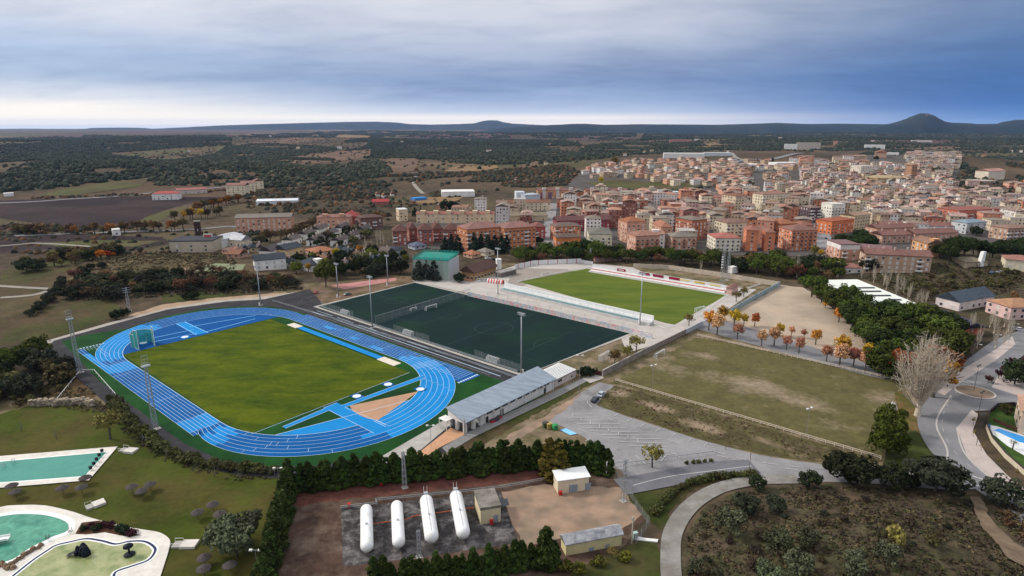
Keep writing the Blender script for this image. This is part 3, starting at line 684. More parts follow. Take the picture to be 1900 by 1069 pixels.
# ---------------- artificial turf pitches
sheet('kerb_strip',wuv([(-284,169.0),(-284,240.0),(-132,242.5),(-140,169.0)]),CONC)
sheet('turf_pitch',wuv([(-282,170.6),(-283,238.2),(-134,240.2),(-140,170.6)]),TURF)
tz=.03+.004*(LAY[0]+1); LAY[0]+=1
FL=mat('faint_line',(.045,.078,.078),.15,1,.9); segs=[]
def rectl(u0,v0,u1,v1): segs.append([W(u0,v0),W(u1,v0),W(u1,v1),W(u0,v1),W(u0,v0)])
def circ(u,v,r,a0=0,a1=6.2832,n=32): segs.append([W(u+r*math.cos(a0+(a1-a0)*i/n),v+r*math.sin(a0+(a1-a0)*i/n)) for i in range(n+1)])
rectl(-234,173,-140,238); segs.append([W(-187,173),W(-187,238)]); circ(-187,205,9.15); rectl(-234,185,-218,225); rectl(-156,185,-140,225); circ(-222,205,9.15,-.9,.9); circ(-151,205,9.15,2.2,4.1)
rectl(-281,174,-240,237); circ(-260,205,6); segs.append([W(-281,205),W(-240,205)]); rectl(-281,190,-271,220)
marks('pitch_line',segs,.16,tz,FL)
# service road beside the turf: white lines
marks('road_line',[wuv(((-280,163.6),(-146,163.6)))],.35,tz,LINE); marks('road_line',dashes(wuv(((-276,166.2),(-146,166.2))),14,4),.25,tz,LINE)
marks('road_line',[wuv(((-290,vF+2*LW+2.4),(-150,vF+2*LW+2.4)))],.12,tz,CONC)
# court in front of the pavilion
sheet('court',[(748,852),(772,845),(836,795),(866,806),(815,832),(752,874)],COURT)
sheet('pavement',[(705,850),(800,795),(828,778),(833,792),(770,845),(725,872)],CONC); sheet('pavement',[(820,832),(868,803),(1080,703),(1105,700),(1040,735),(880,812),(830,842)],mat('wet_paving',(.20,.195,.19),.12,1/3,.8))
sheet('pavement',[(1080,703),(1112,693),(1120,703),(1095,712)],PAVE)
# ---------------- car park markings
cz=.03+.004*(LAY[0]+1); LAY[0]+=1
px=lambda *s:[P(*p)[:2] for p in s]
segs=[px((1062,770),(1100,769.5)),px((1055,776),(1110,775.5)),px((1055,781),(1128,781)),px((1070,788),(1150,788)),px((1080,795),(1165,795.5)),px((1095,801),(1185,803)),px((1115,808),(1215,809)),px((1128,814),(1230,816)),px((1148,821),(1240,824)),px((1166,828),(1240,830))]
segs+=[px((1062,769),(1062.5,776)),px((1078,775),(1078.5,781)),px((1095,781),(1095.5,788)),px((1112,788),(1112.5,795)),px((1129,795),(1129.5,802)),px((1147,802),(1147.5,809)),px((1165,808),(1165.5,815)),px((1183,815),(1184,822))]
for a,b in (((1118,765),(1127,763)),((1139,774),(1148,768)),((1163,783),(1172,778)),((1188,793),(1197,787)),((1216,802),(1225,796)),((1246,811),(1254,805)),((1276,820),(1284,814)),((1306,829),(1313,823))): segs.append(px(a,b))
for a,b in (((1136,866),(1147,874)),((1145,855),(1166,866)),((1163,851),(1182,864)),((1180,847),(1198,863)),((1086,820),(1096,814)),((1112,834),(1118,828)),((1237,845),(1252,843)),((1252,843),(1261,850)),((1226,857),(1237,845))): segs.append(px(a,b))
segs+= [px((1128,777),(1143,783)),px((1240,817),(1262,825)),px((1073,797),(1090,805)),px((1330,846),(1352,851)),px((1460,871),(1480,873)),px((1098,757),(1094,752),(1090,749),(1090,745))]
marks('parking_line',segs,.18,cz,ROADL)
marks('road_line',dashes(px((1320,838),(1400,858),(1480,868),(1560,872),(1680,880)),4,3),.16,cz,ROADL)
sheet('disabled_bay',[(1039,799),(1050,796),(1071,806),(1058,809)],mat('bay_blue',(.22,.50,.78),.08,1,.8))
# ---------------- roads at the right
r1,l1,z1=road('road',[(1150,905),(1230,890),(1330,872),(1400,867)],7.5,mat('grey_lane',(.14,.138,.15),.12,1/6,.9,fine=1.2)); marks('road_line',[smooth_line(px((1175,902),(1240,886),(1330,874),(1395,866)))],.2,z1+.006,ROADL)
road('dirt_road',[(1268,1180),(1250,1100),(1244,1040),(1250,985),(1283,938),(1335,907),(1400,893),(1480,890)],4.4,mat('grey_track',(.235,.222,.205),.16,1/4,.95,c2=(.18,.165,.145),pscale=1/6,fine=1.2))
road('road',[(1630,884),(1700,890),(1760,893),(1800,890)],9,ASPR)
x0,y0=P(1808,729)[:2]
def disc(name,x,y,r,m,r2=None):
    LAY[0]+=1; z=.03+.004*LAY[0]; mb=MB()
    if r2: o=0; k=48; mb.v=[(x+q*math.cos(6.2832*i/k),y+q*math.sin(6.2832*i/k),z) for i in range(k) for q in (r2,r)]; mb.f=[(2*i,2*i+1,2*((i+1)%k)+1,2*((i+1)%k)) for i in range(k)]; mb.m=[0]*k
    else: mb.prism([(x+r*math.cos(6.2832*i/40),y+r*math.sin(6.2832*i/40)) for i in range(40)],z-.02,z)
    return tag(mb.obj(name,m),kind='structure')
mr,lm,zm=road('road',[(1930,620),(1880,640),(1838,672),(1790,712),(1758,752),(1748,790),(1768,835),(1815,880),(1880,925),(1960,985)],13.5,ASPR,k=10)
sheet('road',[(1735,745),(1760,718),(1800,712),(1845,718),(1905,742),(2000,765),(2000,790),(1880,760),(1800,765),(1765,800),(1750,790)],ASPR)
disc('roundabout_road',x0,y0,14.2,ASPR)
marks('road_line',dashes(lm,2.5,5),.10,.03+.004*(LAY[0]+1),ROADL); LAY[0]+=1
sheet('pavement',[(1752,735),(1722,722),(1760,700),(1800,678),(1850,648),(1878,625),(1884,640),(1850,668),(1800,700),(1768,722)],PINKP)
sheet('pavement',[(1775,795),(1803,762),(1815,770),(1805,800),(1830,845),(1870,885),(1920,925),(1920,950),(1850,900),(1795,850)],PINKP)
sheet('pavement',[(1840,720),(1850,700),(1880,692),(1960,735),(1960,750),(1880,733)],PINKP)
kz=.03+.004*(LAY[0]+1); LAY[0]+=1
marks('kerb',[smooth_line(px((1765,735),(1742,770),(1738,795),(1755,830),(1757,850),(1745,862))),smooth_line(px((1775,795),(1790,843),(1845,895),(1920,945)))],.45,kz,PAVE)
marks('road_line',[px((1770+8*i,712-4*i*.4),(1782+8*i,716-4*i*.4)) for i in range(4)]+[px((1762,880),(1775,876)),px((1775,876),(1795,893)),px((1762,880),(1788,897)),px((1790,881),(1830,893)),px((1780,899),(1830,905)),px((1685,878),(1700,884)),px((1698,876),(1712,882))],.5,kz,ROADL)
t=thing('roundabout_island','beige oval roundabout island with a pale kerb in the road junction','traffic island',(x0,y0,0))
MB().lathe([(4.6,.12),(5.6,.12),(5.6,.52),(5.3,.53),(0,.68)],40).obj('infill',SANDY,t); MB().lathe([(5.58,.1),(6.3,.1),(6.3,.54),(5.62,.54)],40).obj('kerb',PAVE,t)
# ================================================================ vegetation
def quads_mesh(name,cen,nor,size,m,rs,col=None,asp=1.0):
    """leaf clumps: one small quad per centre, facing nor"""
    k=len(cen); nor=nor/np.maximum(1e-6,np.linalg.norm(nor,axis=1))[:,None]
    t=rs.normal(size=(k,3)); e1=np.cross(nor,t); e1/=np.maximum(1e-6,np.linalg.norm(e1,axis=1))[:,None]; e2=np.cross(nor,e1)
    s=(np.asarray(size)*rs.uniform(.65,1.35,k))[:,None]/2
    v=np.stack([cen-e1*s-e2*s*asp,cen+e1*s-e2*s*asp*.7,cen+e1*s*.8+e2*s*asp,cen-e1*s*.9+e2*s*asp*.8],1).reshape(-1,3)
    return np_mesh(name,v,4,m,col)
def np_mesh(name,v,per,m,col=None):
    nf=len(v)//per; me=bpy.data.meshes.new(name); me.vertices.add(len(v)); me.vertices.foreach_set('co',np.ascontiguousarray(v,dtype=np.float32).ravel())
    me.loops.add(nf*per); me.loops.foreach_set('vertex_index',np.arange(nf*per,dtype=np.int32))
    me.polygons.add(nf); me.polygons.foreach_set('loop_start',np.arange(0,nf*per,per,dtype=np.int32)); me.polygons.foreach_set('loop_total',np.full(nf,per,dtype=np.int32))
    me.materials.append(m)
    if col is not None:
        a=me.color_attributes.new('Col','FLOAT_COLOR','POINT'); c=np.ones((len(v),4),np.float32); c[:,:3]=np.repeat(col,per,axis=0); a.data.foreach_set('color',c.ravel())
    me.update(calc_edges=True); return me
def clumps(rs,k,fn,n,jit=.35,low=.0):
    """leaf centres and normals over k clumps; fn(rs,k) -> centres, radii"""
    c,r=fn(rs,k); idx=rs.integers(0,len(c),n)
    d=rs.normal(size=(n,3)); d[:,2]=d[:,2]+low; d/=np.linalg.norm(d,axis=1)[:,None]
    p=c[idx]+d*(r[idx]*rs.uniform(.72,1.08,n)**.6)[:,None]
    return p, d+rs.normal(size=(n,3))*jit
def ell(cx,cz,rx,rz,rc0,rc1,shell=.75,bot=-.6):
    def fn(rs,k):
        d=rs.normal(size=(k*3,3)); d/=np.linalg.norm(d,axis=1)[:,None]; d=d[d[:,2]>bot][:k]; q=rs.uniform(shell,1,len(d))[:,None]*(.85+.3*rs.random((len(d),1)))
        c=d*q*np.array([rx,rx,rz])+np.array([cx,0,cz]); return c,rs.uniform(rc0,rc1,len(d))
    return fn
def conefn(h,r,z0,rc):
    def fn(rs,k):
        t=rs.random(k)**1.15; a=rs.random(k)*6.2832; rr=r*(1-t)**.62*rs.uniform(.5,1.08,k)
        return np.stack([rr*np.cos(a),rr*np.sin(a),z0+t*(h-z0)],1), rc*(1.15-.75*t)
    return fn
def trunk_mb(h,r,limbs,rs,spread=.5,top=.7):
    mb=MB(); lean=rs.normal(size=2)*.03*h
    mb.tube([(0,0,-.4),(0,0,0),(lean[0]*.4,lean[1]*.4,h*.45),(lean[0],lean[1],h*top)],[r*1.25,r,r*.75,r*.4],7)
    for i in range(limbs):
        a=6.2832*(i+rs.random()*.6)/max(1,limbs); z=h*rs.uniform(.3,.55); l=h*spread*rs.uniform(.6,1)
        mb.tube([(lean[0]*.4,lean[1]*.4,z),(l*.5*math.cos(a),l*.5*math.sin(a),z+h*.16),(l*math.cos(a),l*math.sin(a),z+h*.34)],[r*.5,r*.32,r*.12],5)
    return mb
PROTO={}
def proto(kind,name,cat,parts):
    PROTO.setdefault(kind,[]).append((name,cat,parts))
def leafproto(kind,name,cat,h,crown,seed,n,size,trunk=None,k=40,jit=.4,asp=1.0,barkm=BARK,low=.15):
    rs=np.random.default_rng(seed); p,nr=clumps(rs,k,crown,n,jit,low)
    me=quads_mesh(name+'_crown',p,nr,size,LEAF,rs,asp=asp)
    tr=(trunk or trunk_mb(h,.028*h+.05,5,rs)).mesh(name+'_trunk',barkm)
    proto(kind,name,cat,[('trunk',tr),('crown',me)])
# heights below are nominal; copies are scaled
for s in range(4):
    rs=np.random.default_rng(50+s)
    leafproto('pine','pine_tree','pine',10,ell(0,6.6,3.9+.3*s,3.2,.9,1.6,.55,-.5),10+s,2600,.50,k=38+4*s)
    leafproto('oak','holm_oak','tree',6,ell(0,3.6,3.2+.2*s,2.5,.7,1.25,.6,-.75),20+s,2400,.40,k=40)
    leafproto('olive','olive_tree','tree',4,ell(0,2.5,2.0,1.55,.45,.85,.5,-.7),30+s,1500,.26,k=26,jit=.6)
    leafproto('conifer','hedge_conifer','conifer',8,conefn(8.4,1.75,.5,.62),40+s,1900,.46,k=70,jit=.35,asp=1.5,trunk=MB().tube([(0,0,-.3),(0,0,3.6),(0,0,8.0)],[.16,.10,.03],6))
    leafproto('autumn','autumn_tree','tree',6,ell(0,3.8,1.75,1.7,.4,.7,.4,-.8),60+s,1500,.30,k=44,jit=.6)
    leafproto('cedar','cedar_tree','tree',14,conefn(14,4.0,1.6,1.25),70+s,2200,.62,k=60,jit=.4)
    leafproto('bush','bush','bush',2.2,ell(0,1.0,1.35,1.0,.35,.6,.4,-.5),80+s,620,.27,k=20,trunk=MB().tube([(0,0,-.2),(0.05,0,.9)],[.08,.04],5))
    leafproto('hedgeunit','hedge','hedge',1.6,ell(0,.8,1.3,.75,.35,.55,.2,-.8),90+s,700,.22,k=24,trunk=MB().tube([(0,0,-.2),(0.02,0,1.0)],[.06,.04],5))
    leafproto('brown','bare_oak','tree',7,ell(0,4.4,2.9,2.4,.5,.9,.3,-.8),100+s,1150,.34,k=44,jit=.9)
leafproto('cypress','cypress_tree','cypress',9,conefn(9.5,.95,.3,.45),110,900,.40,k=44,trunk=MB().tube([(0,0,-.3),(0,0,6)],[.14,.05],6))
leafproto('plum','purple_plum_tree','tree',3.4,ell(0,2.3,1.4,1.05,.3,.55,.4,-.8),111,700,.24,k=26)
leafproto('sapling','sapling','tree',3,ell(0,2.0,.55,.8,.15,.3,.3,-.9),112,70,.20,k=12,trunk=MB().tube([(0,0,-.2),(.02,0,2.6)],[.05,.02],5))
leafproto('leaner','yellow_tree','tree',6,ell(0,3.9,2.5,1.7,.4,.75,.35,-.5),113,760,.34,k=34,jit=.8)
def bare_mesh(name,h,stems,seed,spread=.28,pale=True,tw=9,rad=.05,fork=.12):
    rs=np.random.default_rng(seed); mb=MB(); br=MB()
    mb.tube([(0,0,-.3),(0,0,h*fork*.6),(0,0,h*fork*1.2)],[.055*h*.5+.1,.05*h*.5,.03*h*.5],8)
    for i in range(stems):
        a=rs.random()*6.2832; sp=spread*h*rs.uniform(.15,1.0); hh=h*rs.uniform(.72,1.0)*(1-.35*(sp/(spread*h))**2); z0=h*fork*rs.uniform(.5,1.3)
        p=[np.array([0,0,z0]),np.array([sp*.55*math.cos(a),sp*.55*math.sin(a),z0+(hh-z0)*.35]),np.array([sp*.85*math.cos(a+.1),sp*.85*math.sin(a+.1),z0+(hh-z0)*.7]),np.array([sp*math.cos(a),sp*math.sin(a),hh])]
        br.tube([tuple(q) for q in p],[rad*h*.085,rad*h*.06,rad*h*.035,rad*h*.012],4,cap=False)
        for j in range(tw):
            t=rs.uniform(.15,.98); f=min(2,int(t*3)); q=p[f]+(p[f+1]-p[f])*(t*3-f); b=a+rs.normal()*1.3; l=h*rs.uniform(.06,.17)*(1.15-t*.5)
            e=q+np.array([l*.55*math.cos(b),l*.55*math.sin(b),l*.85]); m_=(q+e)/2+rs.normal(size=3)*.02*h
            br.tube([tuple(q),tuple(m_),tuple(e)],[rad*h*.022,rad*h*.016,rad*h*.006],3,cap=False)
    return mb.mesh(name+'_trunk',BARKP if pale else BARK),br.mesh(name+'_branches',BARKP if pale else TWIG)
for s in range(3):
    a,b=bare_mesh('bare_poplar',12,22,200+s,.16,True,10); proto('poplar','bare_poplar','bare tree',[('trunk',a),('branches',b)])
a,b=bare_mesh('bare_shrub_tree',6,16,210,.35,False,12,.06); proto('baretree','bare_tree','bare tree',[('trunk',a),('branches',b)])
COLS={'pine':(.062,.080,.014),'pinedark':(.026,.040,.010),'oak':(.024,.030,.013),'olive':(.078,.086,.048),'conifer':(.036,.056,.012),'autumn':(.52,.20,.045),'pinkish':(.50,.26,.15),'yellow':(.48,.30,.03),
 'cedar':(.020,.034,.022),'bush':(.055,.058,.026),'rust':(.165,.085,.045),'brown':(.105,.068,.035),'hedge':(.068,.070,.024),'plum':(.055,.018,.024),'cypress':(.018,.030,.014),'oakgrey':(.036,.040,.024),'lime':(.12,.125,.02),'ochre':(.165,.125,.042),'khaki':(.085,.072,.030)}
FIRST={}; vr=random.Random(11)
def tree(kind,x,y,h,label,group=None,color=None,wide=1.0,z=None):
    vs=PROTO[kind]; i=vr.randrange(len(vs)); name,cat,parts=vs[i]
    nom={'pine':9.8,'oak':6.2,'olive':4.2,'conifer':8.6,'autumn':5.9,'cedar':14.6,'bush':2.2,'hedgeunit':1.7,'brown':7,'cypress':9.6,'plum':3.6,'sapling':2.9,'leaner':6,'poplar':12,'baretree':6}[kind]
    s=h/nom; sc=(s*wide*vr.uniform(.92,1.08),s*wide*vr.uniform(.92,1.08),s); c=COLS.get(color or kind,color) if not isinstance(color,tuple) else color
    if c is None: c=(.1,.1,.05)
    k=vr.uniform(.85,1.15); c=(c[0]*k,c[1]*k*vr.uniform(.95,1.05),c[2]*k,1)
    zz=H(x,y) if z is None else z; rz=vr.uniform(0,6.28)
    key=(kind,i)
    if key not in FIRST:
        t=thing(name,label,cat,(x,y,zz),rz,group); t.scale=sc; t.color=c
        for pn,me in parts:
            o=link(pn,me,t); o.color=c
        FIRST[key]=t; return t
    t=dup(FIRST[key],(x,y,zz),rz,label,None,sc,c)
    if group: t['group']=group
    elif 'group' in t: del t['group']
    return t
def row(pts,n,jit=0.0,seed=1):
    """n even points along a photo polyline, in world xy"""
    w=[P(*p)[:2] for p in pts]; L=[0]
    for a,b in zip(w,w[1:]): L.append(L[-1]+math.hypot(b[0]-a[0],b[1]-a[1]))
    out=[]; r=random.Random(seed)
    for i in range(n):
        d=L[-1]*(i+.5)/n; j=max(k for k in range(len(w)-1) if L[k]<=d+1e-9); t=(d-L[j])/max(1e-6,L[j+1]-L[j])
        out.append((w[j][0]+(w[j+1][0]-w[j][0])*t+r.uniform(-jit,jit),w[j][1]+(w[j+1][1]-w[j][1])*t+r.uniform(-jit,jit)))
    return out
def scatter(poly,n,gap,seed,world=False):
    w=poly if world else [P(*p)[:2] for p in poly]; r=random.Random(seed); xs=[a[0] for a in w]; ys=[a[1] for a in w]; out=[]
    for _ in range(n*60):
        if len(out)>=n: break
        p=(r.uniform(min(xs),max(xs)),r.uniform(min(ys),max(ys)))
        if inpoly(p[0],p[1],w) and all((p[0]-q[0])**2+(p[1]-q[1])**2>gap*gap for q in out): out.append(p)
    return out
def grp(kind,pts,h,fmt,group,color=None,wide=1.0,hv=.15,mix=None,sortkey=None):
    """place a group; labels count along the row from its far-left end in the photo"""
    pts=sorted(pts,key=sortkey or (lambda p:proj(p[0],p[1],0)[0]))
    for i,(x,y) in enumerate(pts):
        kd,cl=(kind,color) if not mix else vr.choice(mix)
        tree(kd,x,y,h*vr.uniform(1-hv,1+hv),fmt%nth(i),group,cl,wide)
def at(kind,px,py,ty,label,color=None,wide=1.0,group=None):
    x,y,z=P(px,py); h=max(.6,topz((x,y),ty)-z); return tree(kind,x,y,h,label,group,color,wide,z)
# --- conifer hedges round the gas yard
grp('conifer',row([(555,912),(640,900),(760,889),(870,878),(1000,866)],38,.4,1),8.0,'dark conifer in the tall hedge behind the gas yard, %s from its west corner','conifers of the long hedge',hv=.2,wide=1.3)
grp('conifer',row([(1005,866),(1060,868),(1135,878)],11,.4,2),8.2,'dark conifer in the hedge end beside the car park, %s from the yellowing one','conifers by the car park',hv=.15,wide=1.15)
grp('conifer',row([(540,905),(528,950),(512,1010),(500,1060),(485,1130)],20,.5,3),9.0,'tall conifer in the hedge between pool lawn and gas yard, %s counted along it','conifers of the lawn hedge',(.040,.056,.014),hv=.12,wide=1.2,sortkey=lambda p:-p[1])
grp('conifer',row([(690,1085),(800,1078),(900,1068),(985,1050),(1035,1045)],22,.5,4),6.4,'dark conifer in the low front hedge of the gas yard, %s from its west end','conifers of the front hedge',hv=.2,wide=1.2)
at('conifer',1012,1052,978,'tall dark conifer standing above the front hedge near the long yellow hut',wide=1.3)
for i,(px,py,ty) in enumerate([(1018,885,815),(1038,890,820)]): at('conifer',px,py,ty,'yellowing conifer at the hedge corner behind the white roofed hut, %s of two'%nth(i),(.105,.092,.016),1.3,'yellowing conifers')
# --- row of low bushes along the track fence
grp('bush',row([(205,745),(250,795),(300,835),(350,858),(420,872),(515,880)],44,.5,5),2.6,'low hedge bush beside the track fence above the pool lawn, %s along the fence','bushes along the track fence','hedge',hv=.25,wide=1.15)
at('leaner',205,815,762,'pale yellow leafed tree at the top of the pool lawn','ochre')
grp('baretree',[P(p,q)[:2] for p,q in ((262,800),(285,812),(310,850),(362,878),(398,885),(445,890),(40,800),(105,815))],3.6,'thin bare young tree on the pool lawn, %s of its kind along the hedge','bare lawn trees',hv=.2)
for i,(px,py,ty) in enumerate([(415,1018,960),(462,1010,955),(440,1035,975)]): at('olive',px,py,ty,'grey green olive beside the pool lawn hedge, %s of the clump of three'%nth(i),(.100,.106,.062),.92,'olive clump')
# --- wood at the left edge
grp('oak',scatter([(-60,720),(20,690),(95,668),(135,690),(120,715),(40,740),(-60,765)],17,5.0,6),6.5,'dark holm oak in the thicket beside the track corner, %s counted from the picture edge','left thicket oaks','oakgrey',hv=.3,mix=[('oak','oakgrey'),('oak','oak'),('bush','khaki')])
grp('pine',[P(p,q)[:2] for p,q in ((15,690),(45,680),(72,672))],9.5,'light green pine rising over the thicket by the track corner, %s of three','thicket pines','pine')
grp('bush',scatter([(-20,760),(40,735),(130,700),(150,710),(60,745),(-20,790)],12,3,7),2.4,'straggly bush below the left thicket beside the stone wall, %s along the slope','thicket edge bushes','khaki')
# --- holm oaks on the mound
for px,py,ty,w,l in [(1576,893,846,1.35,'broad dark holm oak by the road, tallest on the mound crest'),(1655,905,866,1.15,'medium dark holm oak between two larger oaks on the mound crest'),(1735,912,857,1.5,'widest dark holm oak on the mound crest beside the junction'),
    (1857,935,892,1.25,'round dark holm oak on the mound beside the pink pavement'),(1502,905,877,1.1,'small dark bush oak at the mound edge beside the dirt road'),(1405,908,884,1.0,'smallest dark oak at the corner of the dirt road'),
    (1382,955,920,1.0,'grey oak on the mound slope below the dirt road corner'),(1438,950,923,1.0,'pale grey oak on the mound below the bush oak'),(1690,905,882,1.0,'little dark oak squeezed between two big oaks on the crest')]:
    at('oak',px,py,ty,l,'oak' if py<912 and px!=1438 else 'oakgrey',w)
for i,(px,py,ty,w) in enumerate([(1355,995,946,1.2),(1442,1030,985,1.25),(1497,1018,984,1.2),(1480,1075,1030,1.3),(1583,1075,1030,1.3),(1645,1050,1008,1.1),(1292,1064,1037,1.1),(1425,1095,1048,1.2),(1330,1075,1052,1.0)]):
    at('olive',px,py,ty,'silvery olive on the foreground mound, %s of the grove counted from the dirt road corner'%nth(i),None,w*.82,'mound olives')
grp('bush',scatter([(1290,1010),(1340,960),(1500,925),(1700,930),(1800,960),(1860,1010),(1880,1069),(1270,1069)],30,5.0,8),1.7,'small dry bush on the foreground mound, %s counted across the slope','mound bushes','khaki',hv=.4,mix=[('bush','khaki'),('bush',(.060,.045,.030)),('bush',(.055,.040,.033)),('bush','oakgrey'),('bush',(.075,.062,.03))])
at('bush',1662,1012,975,'yellow leafed bush alone in the middle of the mound','ochre',.7)
grp('bush',scatter([(1855,960),(1900,955),(1960,1000),(1900,1010)],7,3.2,9),2.2,'brown bush beyond the mound path, %s from the path','path bushes','brown')
grp('hedgeunit',row([(1210,958),(1228,935),(1255,912),(1300,893),(1350,885),(1405,882)],24,.2,10),1.7,'green hedge bush between the lane and the dirt road, %s from the lower end','lane hedge','hedge',wide=1.0)
grp('hedgeunit',row([(1268,862),(1325,857)],5,.2,11),1.0,'low green shrub on the car park kerb, %s from the yellow tree','kerb shrubs','hedge')
at('leaner',1210,868,826,'yellow leafed tree by the parking bays','ochre',1.0); at('leaner',1135,1035,1015,'yellow shrub against the long yellow hut','ochre',1.1)
grp('bush',[P(p,q)[:2] for p,q in ((1050,1058),(1075,1062),(1110,1050),(1160,1040))],2.4,'yellow green bush in front of the long yellow hut, %s along it','hut bushes','lime')
# --- trees round the rough pitch and road junction
for i,(px,py,ty,w) in enumerate([(1650,808,760,1.12),(1643,846,790,1.12)]): at('oak',px,py,ty,['rounded bright pine at the corner of the rough pitch, upper of two','rounded bright pine at the corner of the rough pitch, lower of two'][i],(.050,.072,.009),w*.86)
a,b=bare_mesh('big_bare_poplar',20,62,223,.27,True,24,.10,.14)
x,y,z=P(1702,772); t=thing('big_bare_poplar','huge bare poplar with pale fanned branches beside the roundabout','bare tree',(x,y,z)); link('trunk',a,t); link('branches',b,t); s=(topz((x,y),612)-z)/20; t.scale=(s*1.15,s*1.15,s)
at('oak',1638,697,643,'single rounded pine at the end of the rough pitch rail fence',(.040,.060,.010),1.0)
for i,(px,py,ty) in enumerate([(1668,706,648),(1740,715,640),(1730,738,660),(1685,700,655)]): at('autumn',px,py,ty,'large orange tree behind the huge bare poplar, %s of the cluster'%nth(i),(.25,.10,.018),1.2,'orange cluster')
pr=[(1315,613,575,'autumn'),(1330,622,582,'pinkish'),(1340,596,566,'yellow'),(1362,608,573,'yellow'),(1380,606,582,'yellow'),(1400,606,580,'autumn'),(1368,630,600,'pinkish'),(1413,642,612,'pinkish'),(1436,642,607,'pinkish'),(1446,625,600,'yellow'),(1468,624,605,'pinkish'),(1491,628,611,'pinkish'),(1459,650,622,'pinkish'),(1482,656,624,'pinkish'),(1513,640,610,'autumn'),(1533,671,639,'pinkish'),(1557,680,637,'pinkish'),(1561,662,620,'yellow'),(1583,680,643,'pinkish'),(1605,690,650,'pinkish'),(1610,670,637,'yellow')]
for i,(px,py,ty,c) in enumerate(pr): at('autumn',px,py,ty,'%s street tree on the promenade, %s from the stadium wall'%({'autumn':'orange','pinkish':'dusty pink brown','yellow':'golden yellow'}[c],nth(i)),c,.92,'promenade trees')
for i,(px,py,ty) in enumerate([(1278,605,582),(1180,655,621),(1140,678,648),(1163,668,640),(1366,560,540),(1380,552,532)]): at('leaner',px,py,ty,'thin yellowish tree between turf pitch and stone wall, %s from the stadium'%nth(i),'ochre',.95,'strip trees')
at('bush',1088,698,680,'dark green bush beside the brown gate','cypress',1.3)
grp('plum',[P(p,q)[:2] for p,q in ((1833,712),(1852,703),(1862,694),(1880,688),(1897,678),(1878,680))],3.4,'purple leafed plum on the pavement past the roundabout, %s from the roundabout','plum trees')
at('oak',1882,715,672,'dark rounded tree in the garden past the roundabout','oak',1.0); at('oak',1866,768,750,'round garden tree on the lawn of the pool villa','hedge',1.0)
grp('sapling',[P(p,q)[:2] for p,q in ((1805,812),(1820,838),(1850,865),(1885,890),(1805,792))],3.2,'thin staked sapling on the pink pavement by the villa wall, %s down the slope','pavement saplings','ochre')
# --- pine wood right of the dirt lot
grp('pine',scatter([(1492,548),(1520,552),(1575,572),(1640,594),(1700,598),(1760,622),(1790,660),(1720,705),(1650,690),(1610,660),(1560,590)],46,7.2,12),10.5,'rounded green pine in the wood beside the dirt lot, %s counted across the wood','wood by the dirt lot','pine',hv=.2,wide=1.05,mix=[('pine','pine'),('pine','pine'),('pine','pinedark'),('pine',(.052,.066,.014))])
grp('bush',scatter([(1470,525),(1500,540),(1560,590),(1600,635),(1610,650),(1590,600),(1540,555),(1500,520)],14,5,13),2.2,'scrubby bush on the edge of the dirt lot, %s along the edge','lot edge bushes','khaki')
for i,(px,py,ty) in enumerate([(1531,572,558),(1556,598,572),(1650,590,562)]): at('autumn',px,py,ty,'orange brown tree at the pine wood edge by the dirt lot, %s along it'%nth(i),'autumn',1.2,'wood edge orange trees')
grp('cypress',[P(p,q)[:2] for p,q in ((1578,568),(1590,567),(1602,568),(1613,566),(1625,566),(1632,563),(1638,562))],6.5,'small dark cypress before the white industrial roof, %s in the line','cypress line')
grp('poplar',scatter([(1590,515),(1640,510),(1690,540),(1730,575),(1700,575),(1640,535)],20,6.5,14),10,'bare pale poplar beside the white industrial roof, %s in the grove','bare poplar grove',(.3,.27,.24),wide=.9)
grp('poplar',scatter([(1770,625),(1815,590),(1870,600),(1875,640),(1830,660)],12,7,15),11,'bare pale poplar behind the dark roofed shed, %s in the group','bare roadside poplars',wide=.9)
grp('pine',scatter([(1715,500),(1740,478),(1900,462),(1950,470),(1950,490),(1850,483),(1780,490)],34,7,16),11,'dark pine in the hilltop wood behind the white tower, %s along the crest','hilltop pines','pinedark',wide=1.05)
grp('pine',scatter([(1548,478),(1560,455),(1590,448),(1622,450),(1625,462),(1590,470)],9,8,17),11,'dark pine in the clump between apartment blocks, %s across the clump','town pines','pinedark',wide=1.2)
grp('bush',scatter([(1660,520),(1780,500),(1900,505),(1880,530),(1790,545),(1700,560)],48,5,18),2.6,'grey bush on the dry hillside above the slate roofed house, %s across it','hillside bushes','khaki',hv=.4)
for i,(px,py,ty) in enumerate([(1668,493,476),(1683,490,465),(1703,494,470),(1690,492,478)]): at('cypress' if i==1 else 'cedar',px,py,ty,'dark evergreen in the courtyard of the brick blocks, %s of four'%nth(i),'cedar',.8,'courtyard trees')
at('oak',1612,505,478,'round dark tree in front of the long brick block','oak',1.0); at('autumn',1880,560,540,'orange tree beside the pink villa','rust',1.2)
grp('cypress',scatter([(560,455),(600,435),(660,428),(690,440),(660,455),(600,462)],24,6,33),6.5,'garden tree between the white terraces, %s counted across','terrace gardens','pinedark',hv=.25,wide=1.2,mix=[('cypress','cypress'),('pine','pinedark'),('oak','khaki'),('oak','oak')])
